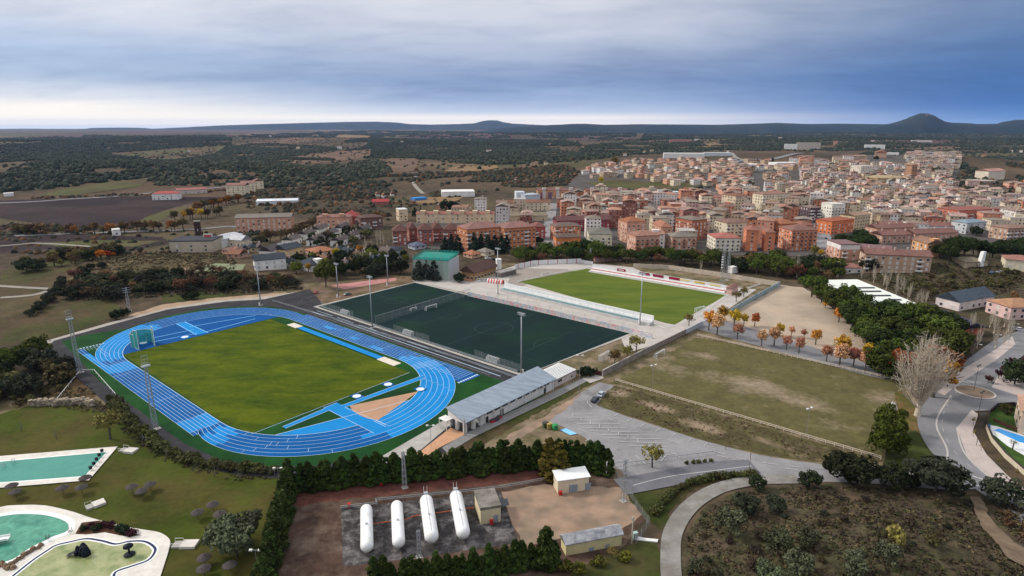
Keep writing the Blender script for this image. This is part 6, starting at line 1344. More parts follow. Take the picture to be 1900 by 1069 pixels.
def hut(label,A,B,C,ev,wallc,roofm,rk,rh,doors,D=None,name='yard_hut'):
    b,th,L,DD=frame3(A,B,C); DD=D or DD; h=topz(b,ev)-b[2]; t=thing(name,label,'hut',b,th); wm=mat('hut_wall_'+str(len(bpy.data.materials)),wallc,.08,.5)
    mb,_=walls_mb(L,DD,h,rh if rk=='gable' else 0,'x' if L>=DD else 'y'); mb.obj('wall',wm,t); roof_mb(L,DD,h,rk,rh,.35,axis='x' if L>=DD else 'y').obj('roof',roofm,t)
    for side,x,w,hh,m in doors:
        q=MB().box(x,-.06,0,x+w,-.004,hh) if side=='f' else MB().box(-.06,x,0,-.004,x+w,hh)
        o=q.obj('door' if hh>1.5 else 'vent_panel',m,t)
        if hh>1.5: (MB().box(x+w-.2,-.12,hh*.45,x+w-.1,-.062,hh*.5) if side=='f' else MB().box(-.12,x+w-.2,hh*.45,-.062,x+w-.1,hh*.5)).obj('handle',DARKM,o)
    return t,(b,th,L,DD,h)
GD=mat('grey_door',(.25,.28,.32),.08,1,.6); FELT=mat('brown_felt_roof',(.15,.135,.115),.2,.6,c2=(.22,.20,.18),pscale=.25)
hut('cream hut with flat brown roof beside the white gas tanks',(881,941),(892,974),(928,965),947,(.60,.52,.34),FELT,'flat',.3,[('f',3.2,1.1,2.1,GD)])
hut('cream hut with white roof and grey doors behind the sandy yard',(1027,902),(1035,917),(1092,909),892,(.64,.55,.40),WHITE,'mono',.4,[('f',3.0,2.4,2.2,GD),('f',7.5,1.6,2.1,GD)])
hut('long yellow hut with mottled grey roof at the front of the gas yard',(1036,1016),(1050,1032),(1153,1012),1010,(.58,.50,.27),mat('mottled_sheet_roof',(.20,.205,.225),.25,.6,c2=(.32,.32,.33),pscale=.3),'gable',.9,[('f',5.5,1.2,1.0,GD),('f',9.5,1.0,1.0,GD)])
x,y,z=P(934,942); t=thing('solar_panel','dark tilted solar panel beside the flat roofed hut','solar panel',(x,y,0),.3); MB().add([(-1.3,-.8,1.0),(1.3,-.8,1.0),(1.3,.8,1.9),(-1.3,.8,1.9),(-1.3,-.8,1.06),(1.3,-.8,1.06),(1.3,.8,1.96),(-1.3,.8,1.96)],[(0,3,2,1),(4,5,6,7),(0,1,5,4),(1,2,6,5),(2,3,7,6),(3,0,4,7)]).obj('panel',GLASS,t); MB().box(-.08,-.08,0,.08,.08,1.4).obj('stand',GALV,t)
REDX=mat('red_cabinet',(.45,.03,.025),.08,1,.6)
for i,(px,py,l) in enumerate([(912,973,'red fire cabinet at the door of the flat roofed hut'),(1040,919,'red fire cabinet at the corner of the white roofed hut'),(708,900,'red hydrant post under the long conifer hedge, nearer the lawn'),(926,873,'red hydrant post under the long conifer hedge, nearer the huts'),(648,942,'dark red cabinet at the west end of the tank handrail')]):
    x,y,z=P(px,py); t=thing('fire_cabinet',l,'fire cabinet',(x,y,z)); MB().box(-.4,-.3,.1,.4,.3,1.1).obj('body',REDX,t); MB().box(-.45,-.35,1.101,.45,.35,1.2).obj('lid',OFFW if i in (2,3) else REDX,t)
x,y,z=P(1129,876); t=thing('billboard','white billboard seen edge on beside the gas yard gate','billboard',(x,y,z),1.15); h=topz((x,y),850)
MB().box(-2.4,-.1,h-3.6,2.4,.1,h).obj('panel',WHITE,t)
for s in (-2,0,2): MB().tube([(s,.2,0),(s,.2,h-.5)],.09,5).obj('post',GALV,t)
MB().box(-2.2,-.13,h-3.3,2.2,-.101,h-.4).obj('face',mat('worn_poster',(.60,.60,.62),.12,.9),t)
x,y,z=P(1200,1003); t=thing('broken_slab','white fallen slab on the grass below the gas yard gate','slab',(x,y,z+.1),-.2); MB().prism([(-2.6,-.6),(2.4,-.5),(2.6,.5),(-.6,.35),(-2.4,.7)],0,.3).obj('slab',OFFW,t)
x,y,z=P(1178,1000); t=thing('meter_box','pale green meter cabinet at the gas yard gate post','cabinet',(x,y,z),.3); MB().box(-.6,-.4,0,.6,.4,1.8).obj('body',mat('pale_green',(.35,.45,.42),.06,1),t); MB().box(-.5,-.44,.2,.5,-.401,1.6).obj('door',GALV,t)
x,y,z=P(1172,1008); t=thing('gate_pillar','weathered wooden mast by the gas yard gate','mast',(x,y,z)); MB().tube([(0,0,0),(0,0,7.0)],.16,7).obj('shaft',BARKP,t); MB().box(-.5,-.06,6.4,.5,.06,6.55).obj('cross_arm',GALV,t)
for i,(px,py,c,l) in enumerate([(1012,793,(.06,.10,.05),'dark green waste bin at the car park edge'),(1019,795,(.34,.27,.08),'yellow recycling container at the car park edge'),(1030,797,(.04,.28,.09),'green domed recycling container at the car park edge')]):
    x,y,z=P(px,py); t=thing('recycling_container',l,'container',(x,y,z),.4); m_=mat('container_paint_%d'%i,c,.08,1,.6)
    if i<2: MB().box(-.8,-.7,.15,.8,.7,1.6).obj('body',m_,t); MB().box(-.85,-.75,1.601,.85,.75,1.8).obj('lid',m_ if i else DARKM,t)
    else: MB().lathe([(.9,.1),(1.05,.9),(.9,1.6),(.4,1.95),(.0,2.0)],14).obj('body',m_,t,smooth=True); MB().box(-.3,-1.1,1.1,.3,-.95,1.5).obj('slot',DARKM,t)
# ================================================================ cars
def car_parts(paint):
    L,Wd=4.3,1.78
    body=MB(); prof=[(-2.1,.42),(-2.15,.72),(-1.95,.95),(-1.1,1.0),(1.05,1.0),(1.95,.86),(2.12,.66),(2.12,.40),(1.7,.30),(-1.7,.30)]
    n=len(prof); body.v=[(x,-Wd/2,z) for x,z in prof]+[(x,Wd/2,z) for x,z in prof]; body.f=[tuple(range(n)),tuple(range(n,2*n))[::-1]]+[(i,n+i,n+(i+1)%n,(i+1)%n) for i in range(n)]; body.f=[f[::-1] for f in body.f]; body.m=[0]*len(body.f)
    rf=[(-1.7,1.0),(-1.15,1.44),(.35,1.46),(1.1,1.0)]
    cab=MB(); cab.v=[(x,s*(Wd/2-.06-(.14 if z>1.2 else 0)),z) for s in (-1,1) for x,z in rf]; cab.f=[(0,1,2,3),(7,6,5,4),(0,4,5,1),(2,6,7,3)]; cab.m=[0]*4
    top=MB(); top.v=[(x,s*(Wd/2-.19),z+.03) for s in (-1,1) for x,z in rf[1:3]]; top.f=[(0,1,3,2)]; top.m=[0]; top.box(-1.15,-Wd/2+.2,1.40,.35,Wd/2-.2,1.475)
    whl=MB().tube([(0,-.11,0),(0,.11,0)],.32,14); rim=MB().tube([(0,-.125,0),(0,.125,0)],.19,8); hl=MB().box(-.05,-.22,-.09,.05,.22,.09)
    return body,cab,top,whl,rim,hl
CARN=[0]
CM={}
def car(x,y,rz,c,label,group=None,parts=True,z=None):
    CARN[0]+=1; key=tuple(round(v,3) for v in c); t=thing('parked_car',label,'car',(x,y,(H(x,y) if z is None else z)+.2),rz,group)
    if key not in CM:
        pm=mat('car_paint_%d'%len(CM),c,.04,1,.3,.5); b,cb,tp,w,r,hl=car_parts(pm)
        CM[key]=(b.mesh('car_body',pm),cb.mesh('car_glass',GLASS),tp.mesh('car_roof',pm),CM['w'] if 'w' in CM else w.mesh('tyre',BLACKR),CM['r'] if 'r' in CM else r.mesh('rim',GALV),CM['h'] if 'h' in CM else hl.mesh('headlight',WHITE)); CM['w'],CM['r'],CM['h']=CM[key][3:]
    b,cb,tp,w,r,hl=CM[key]; link('body',b,t); link('window_band',cb,t); link('roof',tp,t)
    if parts:
        for sx in (-1.3,1.35):
            for sy in (-.82,.82): o=link('wheel',w,t,(sx,sy,.32)); link('rim',r,o)
        for sy in (-.6,.6): link('headlight',hl,t,(2.1,sy,.68))
    return t
for px,py,c,l in [(1104,745,(.012,.016,.035),'dark blue hatchback parked at the car park entrance'),(1116,735,(.42,.45,.50),'silver hatchback parked behind the dark blue one')]:
    a=P(px,py); car(a[0],a[1],math.radians(60),c,l)
CC=[(.6,.6,.6),(.02,.02,.025),(.3,.31,.33),(.03,.06,.16),(.35,.03,.03),(.12,.12,.13)]
cr_=random.Random(4)
for i,(px,py) in enumerate([(1724,577),(1738,582),(1790,600),(1802,605),(1815,611),(1878,612),(1889,614),(1732,570),(1855,507),(1840,508),(586,545),(645,548),(905,481),(915,483),(925,484)]):
    a=P(px,py); nm=['white','black','silver','navy','red','grey'][i%6]; car(a[0],a[1],cr_.uniform(0,3.1),CC[i%6],nm+' car parked '+['near the white industrial roof','in the yard of the dark roofed shed','by the bare poplars at the shed','by the bare poplars past the shed','at the far road kerb past the poplars','at the bend of the far road','farther along the bend of the far road','behind the white industrial roof edge','before the cream hilltop house','on the grass by the hilltop house','at the access road bend by the bright pine','under trees behind the small turf pitch','behind the cedars by the clubhouse, first','behind the cedars by the clubhouse, second','behind the cedars by the clubhouse, third'][i],None,False)
# ================================================================ pools
def pool(name,label,outer,inner,water,deckm,depth=.25,rim=None):
    o=[P(*p)[:2] for p in outer]; i_=[P(*p)[:2] for p in inner]; t=thing(name,label,'pool',(o[0][0],o[0][1],0)); ox,oy=o[0]
    sh=lambda l:[(x-ox,y-oy) for x,y in l]
    LAY[0]+=1; z=.03+.004*LAY[0]
    bm=bmesh.new(); vo=[bm.verts.new((x,y,z)) for x,y in sh(o)]; vi=[bm.verts.new((x,y,z)) for x,y in sh(i_)]; E=[bm.edges.new((a,b)) for l in (vo,vi) for a,b in zip(l,l[1:]+l[:1])]
    bmesh.ops.triangle_fill(bm,edges=E,use_beauty=True)
    for f in bm.faces:
        f.normal_update()
        if f.normal.z<0: f.normal_flip()
    me=bpy.data.meshes.new('deck'); bm.to_mesh(me); bm.free(); me.materials.append(deckm); link('deck',me,t)
    n=len(i_); mb=MB(); s=sh(i_)
    mb.add([(x,y,z+.02) for x,y in s]+[(x,y,z-.28) for x,y in s],[(i,(i+1)%n,n+(i+1)%n,n+i) for i in range(n)]); mb.obj('basin_wall',WHITEW,t)
    if rim:
        line=s+[s[0]]; mb=MB(); strip_mb(mb,line,.5,z+.02,drape=False); mb.obj('rim',rim,t)
    MB().add([(x,y,z-.001) for x,y in s],[tuple(range(n))]).obj('water',water,t)
    return t
def watermat(name,c,c2):
    m,n,b=newmat(name); f=n.noise(n.pos(.25),1,5,.65,.8); n.l(n.ramp(f,[(.35,c),(.65,c2)]),b.inputs['Base Color']); b.inputs['Roughness'].default_value=.12; b.inputs['Specular IOR Level'].default_value=.35
    w=n.n('ShaderNodeBump'); w.inputs['Strength'].default_value=.12; n.l(n.noise(n.pos(1.2),1,2,.5),w.inputs['Height']); n.l(w.outputs[0],b.inputs['Normal']); return m
DECK=mat('pool_deck',(.64,.60,.54),.10,.6,.85,c2=(.50,.47,.42),pscale=.12,thr=(.5,.75)); W1=watermat('pool_water',(.040,.225,.165,1),(.052,.255,.195,1)); W2=watermat('murky_water',(.030,.18,.12,1),(.10,.34,.23,1)); W3=watermat('algae_water',(.17,.215,.075,1),(.34,.345,.17,1))
NAVY=mat('navy_tile_edge',(.03,.04,.09),.1,1)
pool('swimming_pool','rectangular turquoise swimming pool with starting blocks on the lawn',[(-120,852),(0,848),(219,830),(165,893),(0,907),(-160,921)],[(-100,872),(10,857),(199,840),(158,886),(0,898),(-130,910)],W1,DECK,rim=WHITE)
P_=smooth_line([(-60,965),(0,943),(40,939),(85,940),(130,950),(152,957),(170,963),(215,975),(262,984),(296,990),(315,1003),(314,1020),(305,1050),(292,1090),(280,1130)],4)
LAY[0]+=1; sheet('pool_deck',P_+[(-120,1180),(-120,975)],DECK,dz=.03+.004*LAY[0])
def basin(name,label,inner,water,rim):
    i_=[P(*p)[:2] for p in inner]; x0,y0=i_[0]; s=[(x-x0,y-y0) for x,y in i_]; t=thing(name,label,'pool',(x0,y0,0)); LAY[0]+=2; z=.03+.004*LAY[0]
    mb=MB(); strip_mb(mb,s+[s[0]],.55,z+.03,drape=False); mb.obj('rim',rim,t); mb=MB(); strip_mb(mb,s+[s[0]],1.3,z+.012,drape=False); mb.obj('coping',WHITE,t)
    mb=MB(); w=tessellate_polygon([[Vector((x,y,0)) for x,y in s]]); mb.add([(x,y,z) for x,y in s],[tuple(q) for q in w]); o=mb.obj('water',water,t)
basin('leisure_pool','round ended shallow turquoise leisure pool at the picture edge',smooth_line([(-60,970),(0,958),(40,953),(80,954),(110,960),(130,969),(134,980),(125,991),(100,1000),(85,1008),(60,1020),(30,1040),(0,1050),(-60,1060),(-60,970)],4)[:-1],W2,WHITE)
basin('paddling_pool','kidney shaped yellow green paddling pool with black mushroom fountain',smooth_line([(20,1075),(60,1043),(88,1024),(105,1014),(130,1008),(160,1002),(190,1006),(215,1012),(240,1007),(268,1007),(285,1016),(288,1026),(275,1042),(245,1053),(215,1064),(195,1085),(60,1110),(20,1075)],4)[:-1],W3,NAVY)
DKF=mat('black_fibre',(.012,.014,.022),.1,1,.5)
x,y,z=P(241,1032); t=thing('mushroom_fountain','black mushroom shaped fountain in the paddling pool','fountain',(x,y,.6)); MB().tube([(0,0,-.2),(0,0,2.0)],.22,8).obj('stem',DKF,t); MB().lathe([(.2,1.75),(1.05,1.85),(.95,2.2),(.5,2.5),(0,2.6)],14).obj('cap',DKF,t,smooth=True); MB().lathe([(1.2,-.05),(.9,.15),(.25,.25)],12).obj('foot',DKF,t)
x,y,z=P(157,1030); t=thing('rock_island','dark rocky slide mound in the paddling pool','rock island',(x,y,.6)); rr=random.Random(2); mb=MB()
for k in range(14): a=rr.uniform(0,6.28); q=rr.uniform(0,1.3); s=rr.uniform(.5,.9); mb.lathe([(s,-.2),(s*.95,rr.uniform(.5,1.0)),(s*.4,rr.uniform(1.2,1.8)),(0,rr.uniform(1.6,2.1))],7,(q*math.cos(a),q*math.sin(a),0))
mb.obj('boulder_mass',DKF,t); MB().add([(-1,-1.1,.9),(-1,.3,.9),(-3.4,-.2,0),(-3.2,-1.5,0)],[(0,1,2,3)]).box(-1.4,-1.2,0,-.9,.3,.88).obj('slide',DKF,t)
RCK=mat('pool_rock',(.20,.135,.09),.35,1.2,.95,fine=3)
for i,(a,b) in enumerate([((20,1050),(82,1012)),((-40,1010),(18,1000)),((-10,1045),(25,1060))]):
    p,th,L=linefr(a,b); t=thing('rock_edging',['reddish rock edging dividing the two curved pools','low rock edging by the white slide at the picture edge','rock pile at the bottom picture corner between pools'][i],'rock edging',p,th); rr=random.Random(i); mb=MB(); n=int(L/.8)+2
    for k in range(n): s=rr.uniform(.4,.75); mb.lathe([(s,-.1),(s,.5),(s*.6,rr.uniform(.7,1.1)),(0,1.15)],6,(L*k/n+rr.uniform(-.2,.2),rr.uniform(-.4,.4),0))
    mb.obj('rock',RCK,t)
ups=[(31,919),(24,908),(118,912),(160,893),(153,911),(246,910),(280,905),(264,918),(396,943),(368,958),(409,961),(381,1043),(428,1057),(380,1064)]
STR=mat('thatch',(.075,.064,.060),.25,2,.95)
pm0=None
for i,(px,py) in enumerate(ups):
    x,y,z=P(px,py+5); l='grey thatched parasol on the pool lawn, '+['of the pair at the picture edge, nearer','of the pair at the picture edge, farther','alone below the swimming pool','right under the swimming pool corner','just below the swimming pool corner','upper west of the middle trio','upper east of the middle trio','lowest of the middle trio','top of the eastern trio','west of the eastern trio','east of the eastern trio','beside the paddling pool steps','closest to the conifer hedge','lowest beside the pool deck'][i]
    if pm0 is None:
        pm0=(MB().tube([(0,0,0),(0,0,2.3)],.07,6).mesh('pole',BARK),MB().lathe([(1.55,1.85),(1.5,1.95),(.8,2.35),(.0,2.75)],16).lathe([(1.5,1.86),(.0,2.3)],16).mesh('thatch_cap',STR))
    t=thing('thatched_parasol',l,'parasol',(x,y,z),i*.4,'thatched parasols'); link('pole',pm0[0],t); link('thatch_cap',pm0[1],t)
for i,(px,py) in enumerate([(190,842),(185,850),(180,858),(175,866),(169,874)]):
    x,y,z=P(px,py); t=thing('starting_block','black starting block at the end of the swimming pool, %s from the far corner'%nth(i),'starting block',(x,y,.65),-.4); MB().box(-.3,-.3,0,.3,.3,.7).obj('plinth',DKF,t); MB().box(-.4,-.4,.701,.4,.4,.78).obj('top_plate',DKF,t)
for i,(a,b,l) in enumerate([((225,836),(252,839),'pale footbath slab at the swimming pool corner'),((160,945),(195,932),'pale footbath slab above the leisure pool'),((322,1013),(366,1012),'pale footbath slab beside the paddling pool')]):
    p,th,L=linefr(a,b); t=thing('footbath',l,'footbath',(p[0],p[1],0),th); MB().box(L*.35,-1.3,.0,L,1.3,.62+.05).obj('slab',DECK,t)
    for y in (-1.0,1.0): MB().tube([(0,y,.4),(0,y,1.3),(L*.35,y,1.3),(L*.35,y,.5)],.05,5).obj('handrail',WHITE,t)
    MB().box(0,-1.1,.0,L*.34,1.1,.5).obj('basin',CONC,t)
for i,(px,py) in enumerate([(26,860),(8,868),(90,1003),(132,990)]):
    x,y,z=P(px,py); t=thing('pool_ladder',['steel pool ladder near the far corner of the swimming pool','steel pool ladder at the west end of the swimming pool','dark handrail between leisure and paddling pools','dark handrail at the leisure pool rim'][i],'pool ladder',(x,y,.6),.3)
    for s in (-.3,.3): MB().tube([(s,-.5,0),(s,-.4,.9),(s,.1,.95),(s,.2,-.2)],.05,5).obj('rail',GALV if i<2 else DARKM,t)
    for zz in (.15,.45): MB().box(-.3,-.48,zz,.3,-.36,zz+.05).obj('rung',GALV if i<2 else DARKM,t)
x,y,z=P(-2,1010); t=thing('pool_slide','white water slide end entering the leisure pool','water slide',(x,y,.6),.3); MB().box(-3,-.8,.5,2.2,.8,.7).box(-3,-.9,.701,2.2,-.78,1.1).box(-3,.78,.701,2.2,.9,1.1).obj('chute',WHITE,t); MB().box(-2,-.3,0,-1.5,.3,.499).obj('support',CONC,t)
LAY[0]+=1
sheet('planting_bed',[(140,993),(152,972),(185,968),(215,978),(240,990),(262,995),(240,999),(195,990),(160,994)],mat('planting_soil',(.075,.035,.022),.3,.8,.95),dz=.03+.004*LAY[0])
grp('bush',[P(p,q)[:2] for p,q in ((155,985),(170,980),(180,985),(195,978),(205,980),(222,985),(232,990),(245,994))],1.5,'small shrub in the reddish bed beside the leisure pool, %s along the bed','pool bed shrubs','plum',mix=[('bush','plum'),('bush','brown'),('bush','cypress')],hv=.3)
# ---- villa with pool at the right edge
LAY[0]+=2; dz_=.03+.004*(LAY[0]-1)
sheet('villa_garden',[(1835,770),(1848,757),(1880,755),(1960,775),(1960,920),(1880,860),(1845,815),(1832,785)],mat('garden_grass',(.045,.085,.018),.25,1/3,.95,fine=1),dz=dz_); sheet('villa_terrace',[(1835,790),(1850,793),(1905,812),(1930,830),(1905,850),(1870,830),(1840,806)],mat('white_paving',(.66,.66,.66),.04,.6),dz=dz_+.004)
pool('villa_pool','bright blue villa swimming pool with white surround beside the pavement',[(1836,796),(1850,793),(1920,816),(1920,834),(1890,827),(1840,808)],[(1843,800),(1853,797),(1915,817),(1912,827),(1890,822)],watermat('bright_pool_water',(.01,.25,.62,1),(.015,.28,.68,1)),bpy.data.materials['white_paving'])
wall([(1830,795),(1835,770),(1850,757),(1880,755),(1910,765)],1.8,'dark hedge topped boundary wall round the villa lawn',mat('dark_brown_screen',(.045,.035,.035),.2,1),.3,'garden_wall'); wall([(1830,795),(1840,820),(1865,850),(1910,890)],1.6,'cream villa garden wall with dark screen along the pink pavement',mat('cream_wall',(.55,.48,.36),.08,.6),.4,'garden_wall',cap=bpy.data.materials['dark_brown_screen']); wall([(1842,783),(1870,795),(1905,808)],1.4,'brown slatted screen between villa pool and lawn',mat('brown_screen',(.13,.065,.045),.15,1),.15,'garden_screen')
house('pool_villa','beige villa corner at the picture edge beside the blue pool','villa',(1883,783),(1888,806),(1960,815),762,(.58,.44,.32),(.45,.27,.2),'hip',1.8,depth=14,length=16,sp=4)
x,y,z=P(1878,835); t=thing('palm','small fan palm on the white villa terrace','palm',(x,y,z)); MB().tube([(0,0,0),(.1,0,2.2)],[.2,.16],7).obj('trunk',BARK,t); mb=MB()
for k in range(18):
    a=6.2832*k/18; e=.3+.5*((k*7)%5)/5; l=1.5; mb.add([(.1,0,2.2),(.1+l*.5*math.cos(a-.15),l*.5*math.sin(a-.15),2.2+e),(.1+l*math.cos(a),l*math.sin(a),2.2+e*.5-.2),(.1+l*.5*math.cos(a+.15),l*.5*math.sin(a+.15),2.2+e)],[(0,1,2,3)])
mb.obj('crown',leafmat('palm_leaf'),t).color=(.05,.07,.02,1)
x,y,z=P(1834,800); t=thing('blue_umbrella','folded white and blue garden umbrella by the villa pool','umbrella',(x,y,z)); MB().tube([(0,0,0),(0,0,2.6)],.05,6).obj('pole',WHITE,t); MB().lathe([(.35,1.2),(.22,2.0),(.04,2.6)],8).obj('canopy',BL,t)
x,y,z=P(1893,828); t=thing('pool_shower','white outdoor shower post on the villa terrace','shower',(x-3,y,z)); MB().tube([(0,0,0),(0,0,2.2)],.14,6).obj('post',WHITE,t); MB().box(-.5,-.1,2.1,.1,.1,2.2).obj('head',GALV,t)
for i,(px,py,l) in enumerate([(1756,727,'dark road sign at the roundabout approach by the leaf litter'),(1893,935,'dark road sign at the mound end of the main road')]):
    x,y,z=P(px,py); t=thing('road_sign',l,'road sign',(x,y,z),.4); MB().tube([(0,0,0),(0,0,2.2)],.05,5).obj('post',GALV,t); MB().tube([(0,-.02,2.4),(0,.02,2.4)],.38,14).obj('plate',DARKM,t)
# brown gate, person on the promenade edge
x,y,z=P(1108,697); p,th,L=linefr((1092,694),(1117,699)); t=thing('brown_gate','dark brown metal gate at the end of the stone wall','gate',p,th)
for s in (0,L/2): MB().box(s+.05,-.05,.1,s+L/2-.05,.05,2.1).obj('leaf_panel',mat('gate_brown',(.075,.03,.022),.1,1) if s==0 else bpy.data.materials['gate_brown'],t)
for s in (-.2,L+.2): MB().box(s-.2,-.2,0,s+.2,.2,2.4).obj('post',CONC,t)
def person(px,py,label,c1,c2,rz=0,walk=.25):
    x,y,z=P(px,py); t=thing('person',label,'person',(x,y,z+.18),rz); bm=bmesh.new()
    J={'pel':(0,0,.95,.15),'che':(0,.02,1.30,.17),'nec':(0,.02,1.50,.065),'hed':(0,.04,1.66,.10),'top':(0,.03,1.74,.085),'hl':(-.10,0,.88,.10),'kl':(-.11,walk*.5,.50,.065),'al':(-.11,walk*.6,.09,.045),'fl':(-.11,walk*.6+.16,.04,.04),'hr':(.10,0,.88,.10),'kr':(.11,-walk*.2,.50,.065),'ar':(.11,-walk*.8,.10,.045),'fr':(.11,-walk*.8+.16,.04,.04),'sl':(-.20,.02,1.43,.065),'el':(-.26,-.06,1.17,.045),'wl':(-.27,.06,.93,.034),'dl':(-.27,.09,.84,.035),'sr':(.20,.02,1.43,.065),'er':(.26,.06,1.17,.045),'wr':(.27,.18,.95,.034),'dr':(.27,.22,.87,.035)}
    V={k:bm.verts.new(v[:3]) for k,v in J.items()}
    for e in 'pel-che che-nec nec-hed hed-top pel-hl hl-kl kl-al al-fl pel-hr hr-kr kr-ar ar-fr che-sl sl-el el-wl wl-dl che-sr sr-er er-wr wr-dr'.split('-' if False else ' '): a,b=e.split('-'); bm.edges.new((V[a],V[b]))
    me=bpy.data.meshes.new('body'); bm.verts.index_update(); rad=[v[3] for v in J.values()]; bm.to_mesh(me); bm.free(); o=link('body',me,t); md=o.modifiers.new('skin','SKIN')
    for i,r_ in enumerate(rad): me.skin_vertices[0].data[i].radius=(r_,r_)
    me.skin_vertices[0].data[0].use_root=True; o.modifiers.new('sub','SUBSURF').levels=1
    m,n,b=newmat('clothes_%s'%label[:14].replace(' ','_')); sp=n.n('ShaderNodeSeparateXYZ'); n.l(n.n('ShaderNodeTexCoord').outputs['Object'],sp.inputs[0])
    n.l(n.ramp(n.math('DIVIDE',sp.outputs[2],2.0),[(0,(.02,.02,.02)),(.05,c2),(.46,c2),(.47,c1),(.745,c1),(.75,(.42,.26,.19)),(.85,(.42,.26,.19)),(.86,(.03,.02,.015))]),b.inputs['Base Color']); n.t.nodes[-1].color_ramp.interpolation='CONSTANT'; me.materials.append(m); return t
person(1333,632,'person in dark clothes walking by the rail fence of the promenade',(.03,.03,.04),(.02,.02,.03),.8)
# ================================================================ town: blocks one can tell apart
OCC=[]; LM={}
def blk(label,A,B,C,ev,wall,roofc,roof='gable',rh=2.4,cat='apartment block',name='apartment_block',lm=None,**k):
    t,fr=house(name,label,cat,A,B,C,ev,wall,roofc,roof,rh,**k); OCC.append(fr[:4])
    if lm: c=loc((fr[0],fr[1]),fr[2]/2,fr[3]/2); LM[lm]=c
    return t,fr
# left of the town
blk('long salmon pink housing block with grey brown roof on the avenue',(437,430),(439,433),(543,430),405,SALM,RG,sp=4.2,depth=15,lm='the long pink block',blind=.7)
blk('cream apartment block in front of two others above the wooded bank',(419,361),(421,364),(456,364),344,CREAM,RPK,depth=16,sp=5,lm='the cream apartments')
blk('second cream apartment block, stepped behind the front cream one',(446,355),(448,357),(474,356),340,CREAM,RPK,depth=16,sp=6); blk('third cream apartment block, farthest up the slope behind two others',(470,349),(472,351),(490,350),336,CREAM,RPK,depth=14,sp=6)
blk('isolated white building with red roof above the ploughed field',(281,369),(283,372),(331,371),360,WHT,(.36,.10,.09),'hip',2.5,'school','white_building',depth=14,sp=5); blk('low red roofed school wing behind the isolated white building',(326,359),(328,361),(385,358),353,(.5,.42,.38),(.34,.15,.12),'gable',2,'school','school_wing',depth=12,sp=7)
blk('small white shed at the edge of the valley road far left',(7,363),(8,365),(27,365),360,WHT,WHT,'flat',.3,'shed','shed',wins=False,depth=10); blk('white cottage with annex among orange roadside trees',(208,435),(210,438),(224,436),428,WHT,WHT,'flat',.3,'cottage','cottage',depth=9); blk('flat red and white roadside hall beside the long pink block',(404,456),(408,462),(452,449),447,(.62,.6,.57),(.46,.47,.5),'gable',1.5,'hall','hall',wins=False,depth=16)
blk('barn roofed hall with pale round gable and red side',(446,457),(449,459),(466,455),446,(.60,.52,.42),(.55,.55,.56),'gable',3,'hall','hall',depth=14,sp=5); blk('modern parish church of beige concrete with dark flat roof',(311,465),(316,469),(396,468),449,(.42,.36,.28),(.06,.06,.07),'flat',.8,'church','church',sp=8,depth=22)
x,y,z=P(371,455); t=thing('church_tower','dark brown slab bell tower of the modern parish church','tower',(x,y,z),.3); h=topz((x,y),411)-z; MB().box(-2.2,-1.2,0,2.2,1.2,h).obj('shaft',mat('dark_brick_tower',(.055,.035,.032),.2,.6),t); MB().box(-2.4,-1.4,h+.002,2.4,1.4,h+.5).obj('cap',CONC,t); MB().box(-.3,-1.26,h*.6,.3,-1.202,h*.7).obj('slit',CONC,t)
x,y,z=P(389,462); t=thing('roadside_sign','tall red and white advertising sign on a post by the parish church','sign',(x,y,z),.2); h=topz((x,y),434)-z; MB().tube([(0,0,0),(0,0,h-2)],.3,6).obj('post',DARKM,t); MB().box(-3.2,-.4,h-4,3.2,.4,h).obj('panel',OFFW,t); MB().box(-2.8,-.45,h-3.4,2.6,-.401,h-.6).obj('red_field',REDL,t)
# terraced white houses in three rows
N_=0
for r_,(rows) in enumerate(([((530,454),(543,457),(565,449)),((560,443),(569,446),(592,439)),((584,434),(594,437),(616,429))],[((575,454),(586,457),(608,448)),((602,443),(612,446),(633,437)),((625,432),(634,434),(653,426))],[((619,455),(632,458),(654,450)),((645,447),(654,450),(675,440)),((666,435),(675,437),(694,430))])):
    for i,(A,B,C) in enumerate(rows):
        blk('white terraced house group with grey roof, %s row, %s from the villas'%(ORD[r_],nth(i)),A,B,(B[0]+(C[0]-B[0])*.80,B[1]+(C[1]-B[1])*.80),B[1]-11.5,(.70,.67,.62),(.115,.095,.09),'gable',2.2,'terraced houses','terraced_house',axis='x',sp=4.5,chim=3,maxw=22,group='terraced rows',lm='the white terraces' if (r_,i)==(1,1) else None,blind=.1)
blk('pink brick apartment block with two square towers',(586,424),(589,427),(650,426),404,(.50,.27,.19),RPK,'hip',2,depth=15,sp=4,towers=2,lm='the pink towers block'); blk('dark red block with pyramid roofs behind the twin tower block',(636,413),(640,416),(668,415),402,DKRED,(.28,.07,.065),'hip',5,depth=14,sp=5); blk('dark brown block with white balconies beside the avenue',(668,424),(670,427),(711,424),405,(.16,.085,.07),(.11,.07,.06),'hip',2,depth=16,balc=2,sp=4.4)
blk('white villa row with slate roofs and lawn front',(470,498),(474,503),(532,499),484,WHT,SLATE,'gable',2.6,'villa','villa',depth=13,sp=4.5,chim=2,maxw=16,lm='the white villa row',blind=.6); blk('white chalet villa with dark roof and two gables',(500,474),(504,478),(524,473),466,WHT,(.10,.085,.085),'gable',3,'villa','villa',sp=4,depth=10); blk('yellow villa with slate roof',(528,473),(531,477),(563,471),464,(.58,.42,.22),SLATE,'gable',3,'villa','villa',sp=4,depth=13); blk('bungalow with orange tiled roof among gardens',(580,475),(584,478),(622,473),469,(.5,.32,.22),(.34,.15,.09),'hip',2.5,'villa','villa',sp=5,depth=16); blk('white villa with large slate hip roof and tower',(572,501),(577,505),(612,497),493,WHT,SLATE,'hip',3.5,'villa','villa',sp=5,depth=15,towers=1,towerc=WHT)
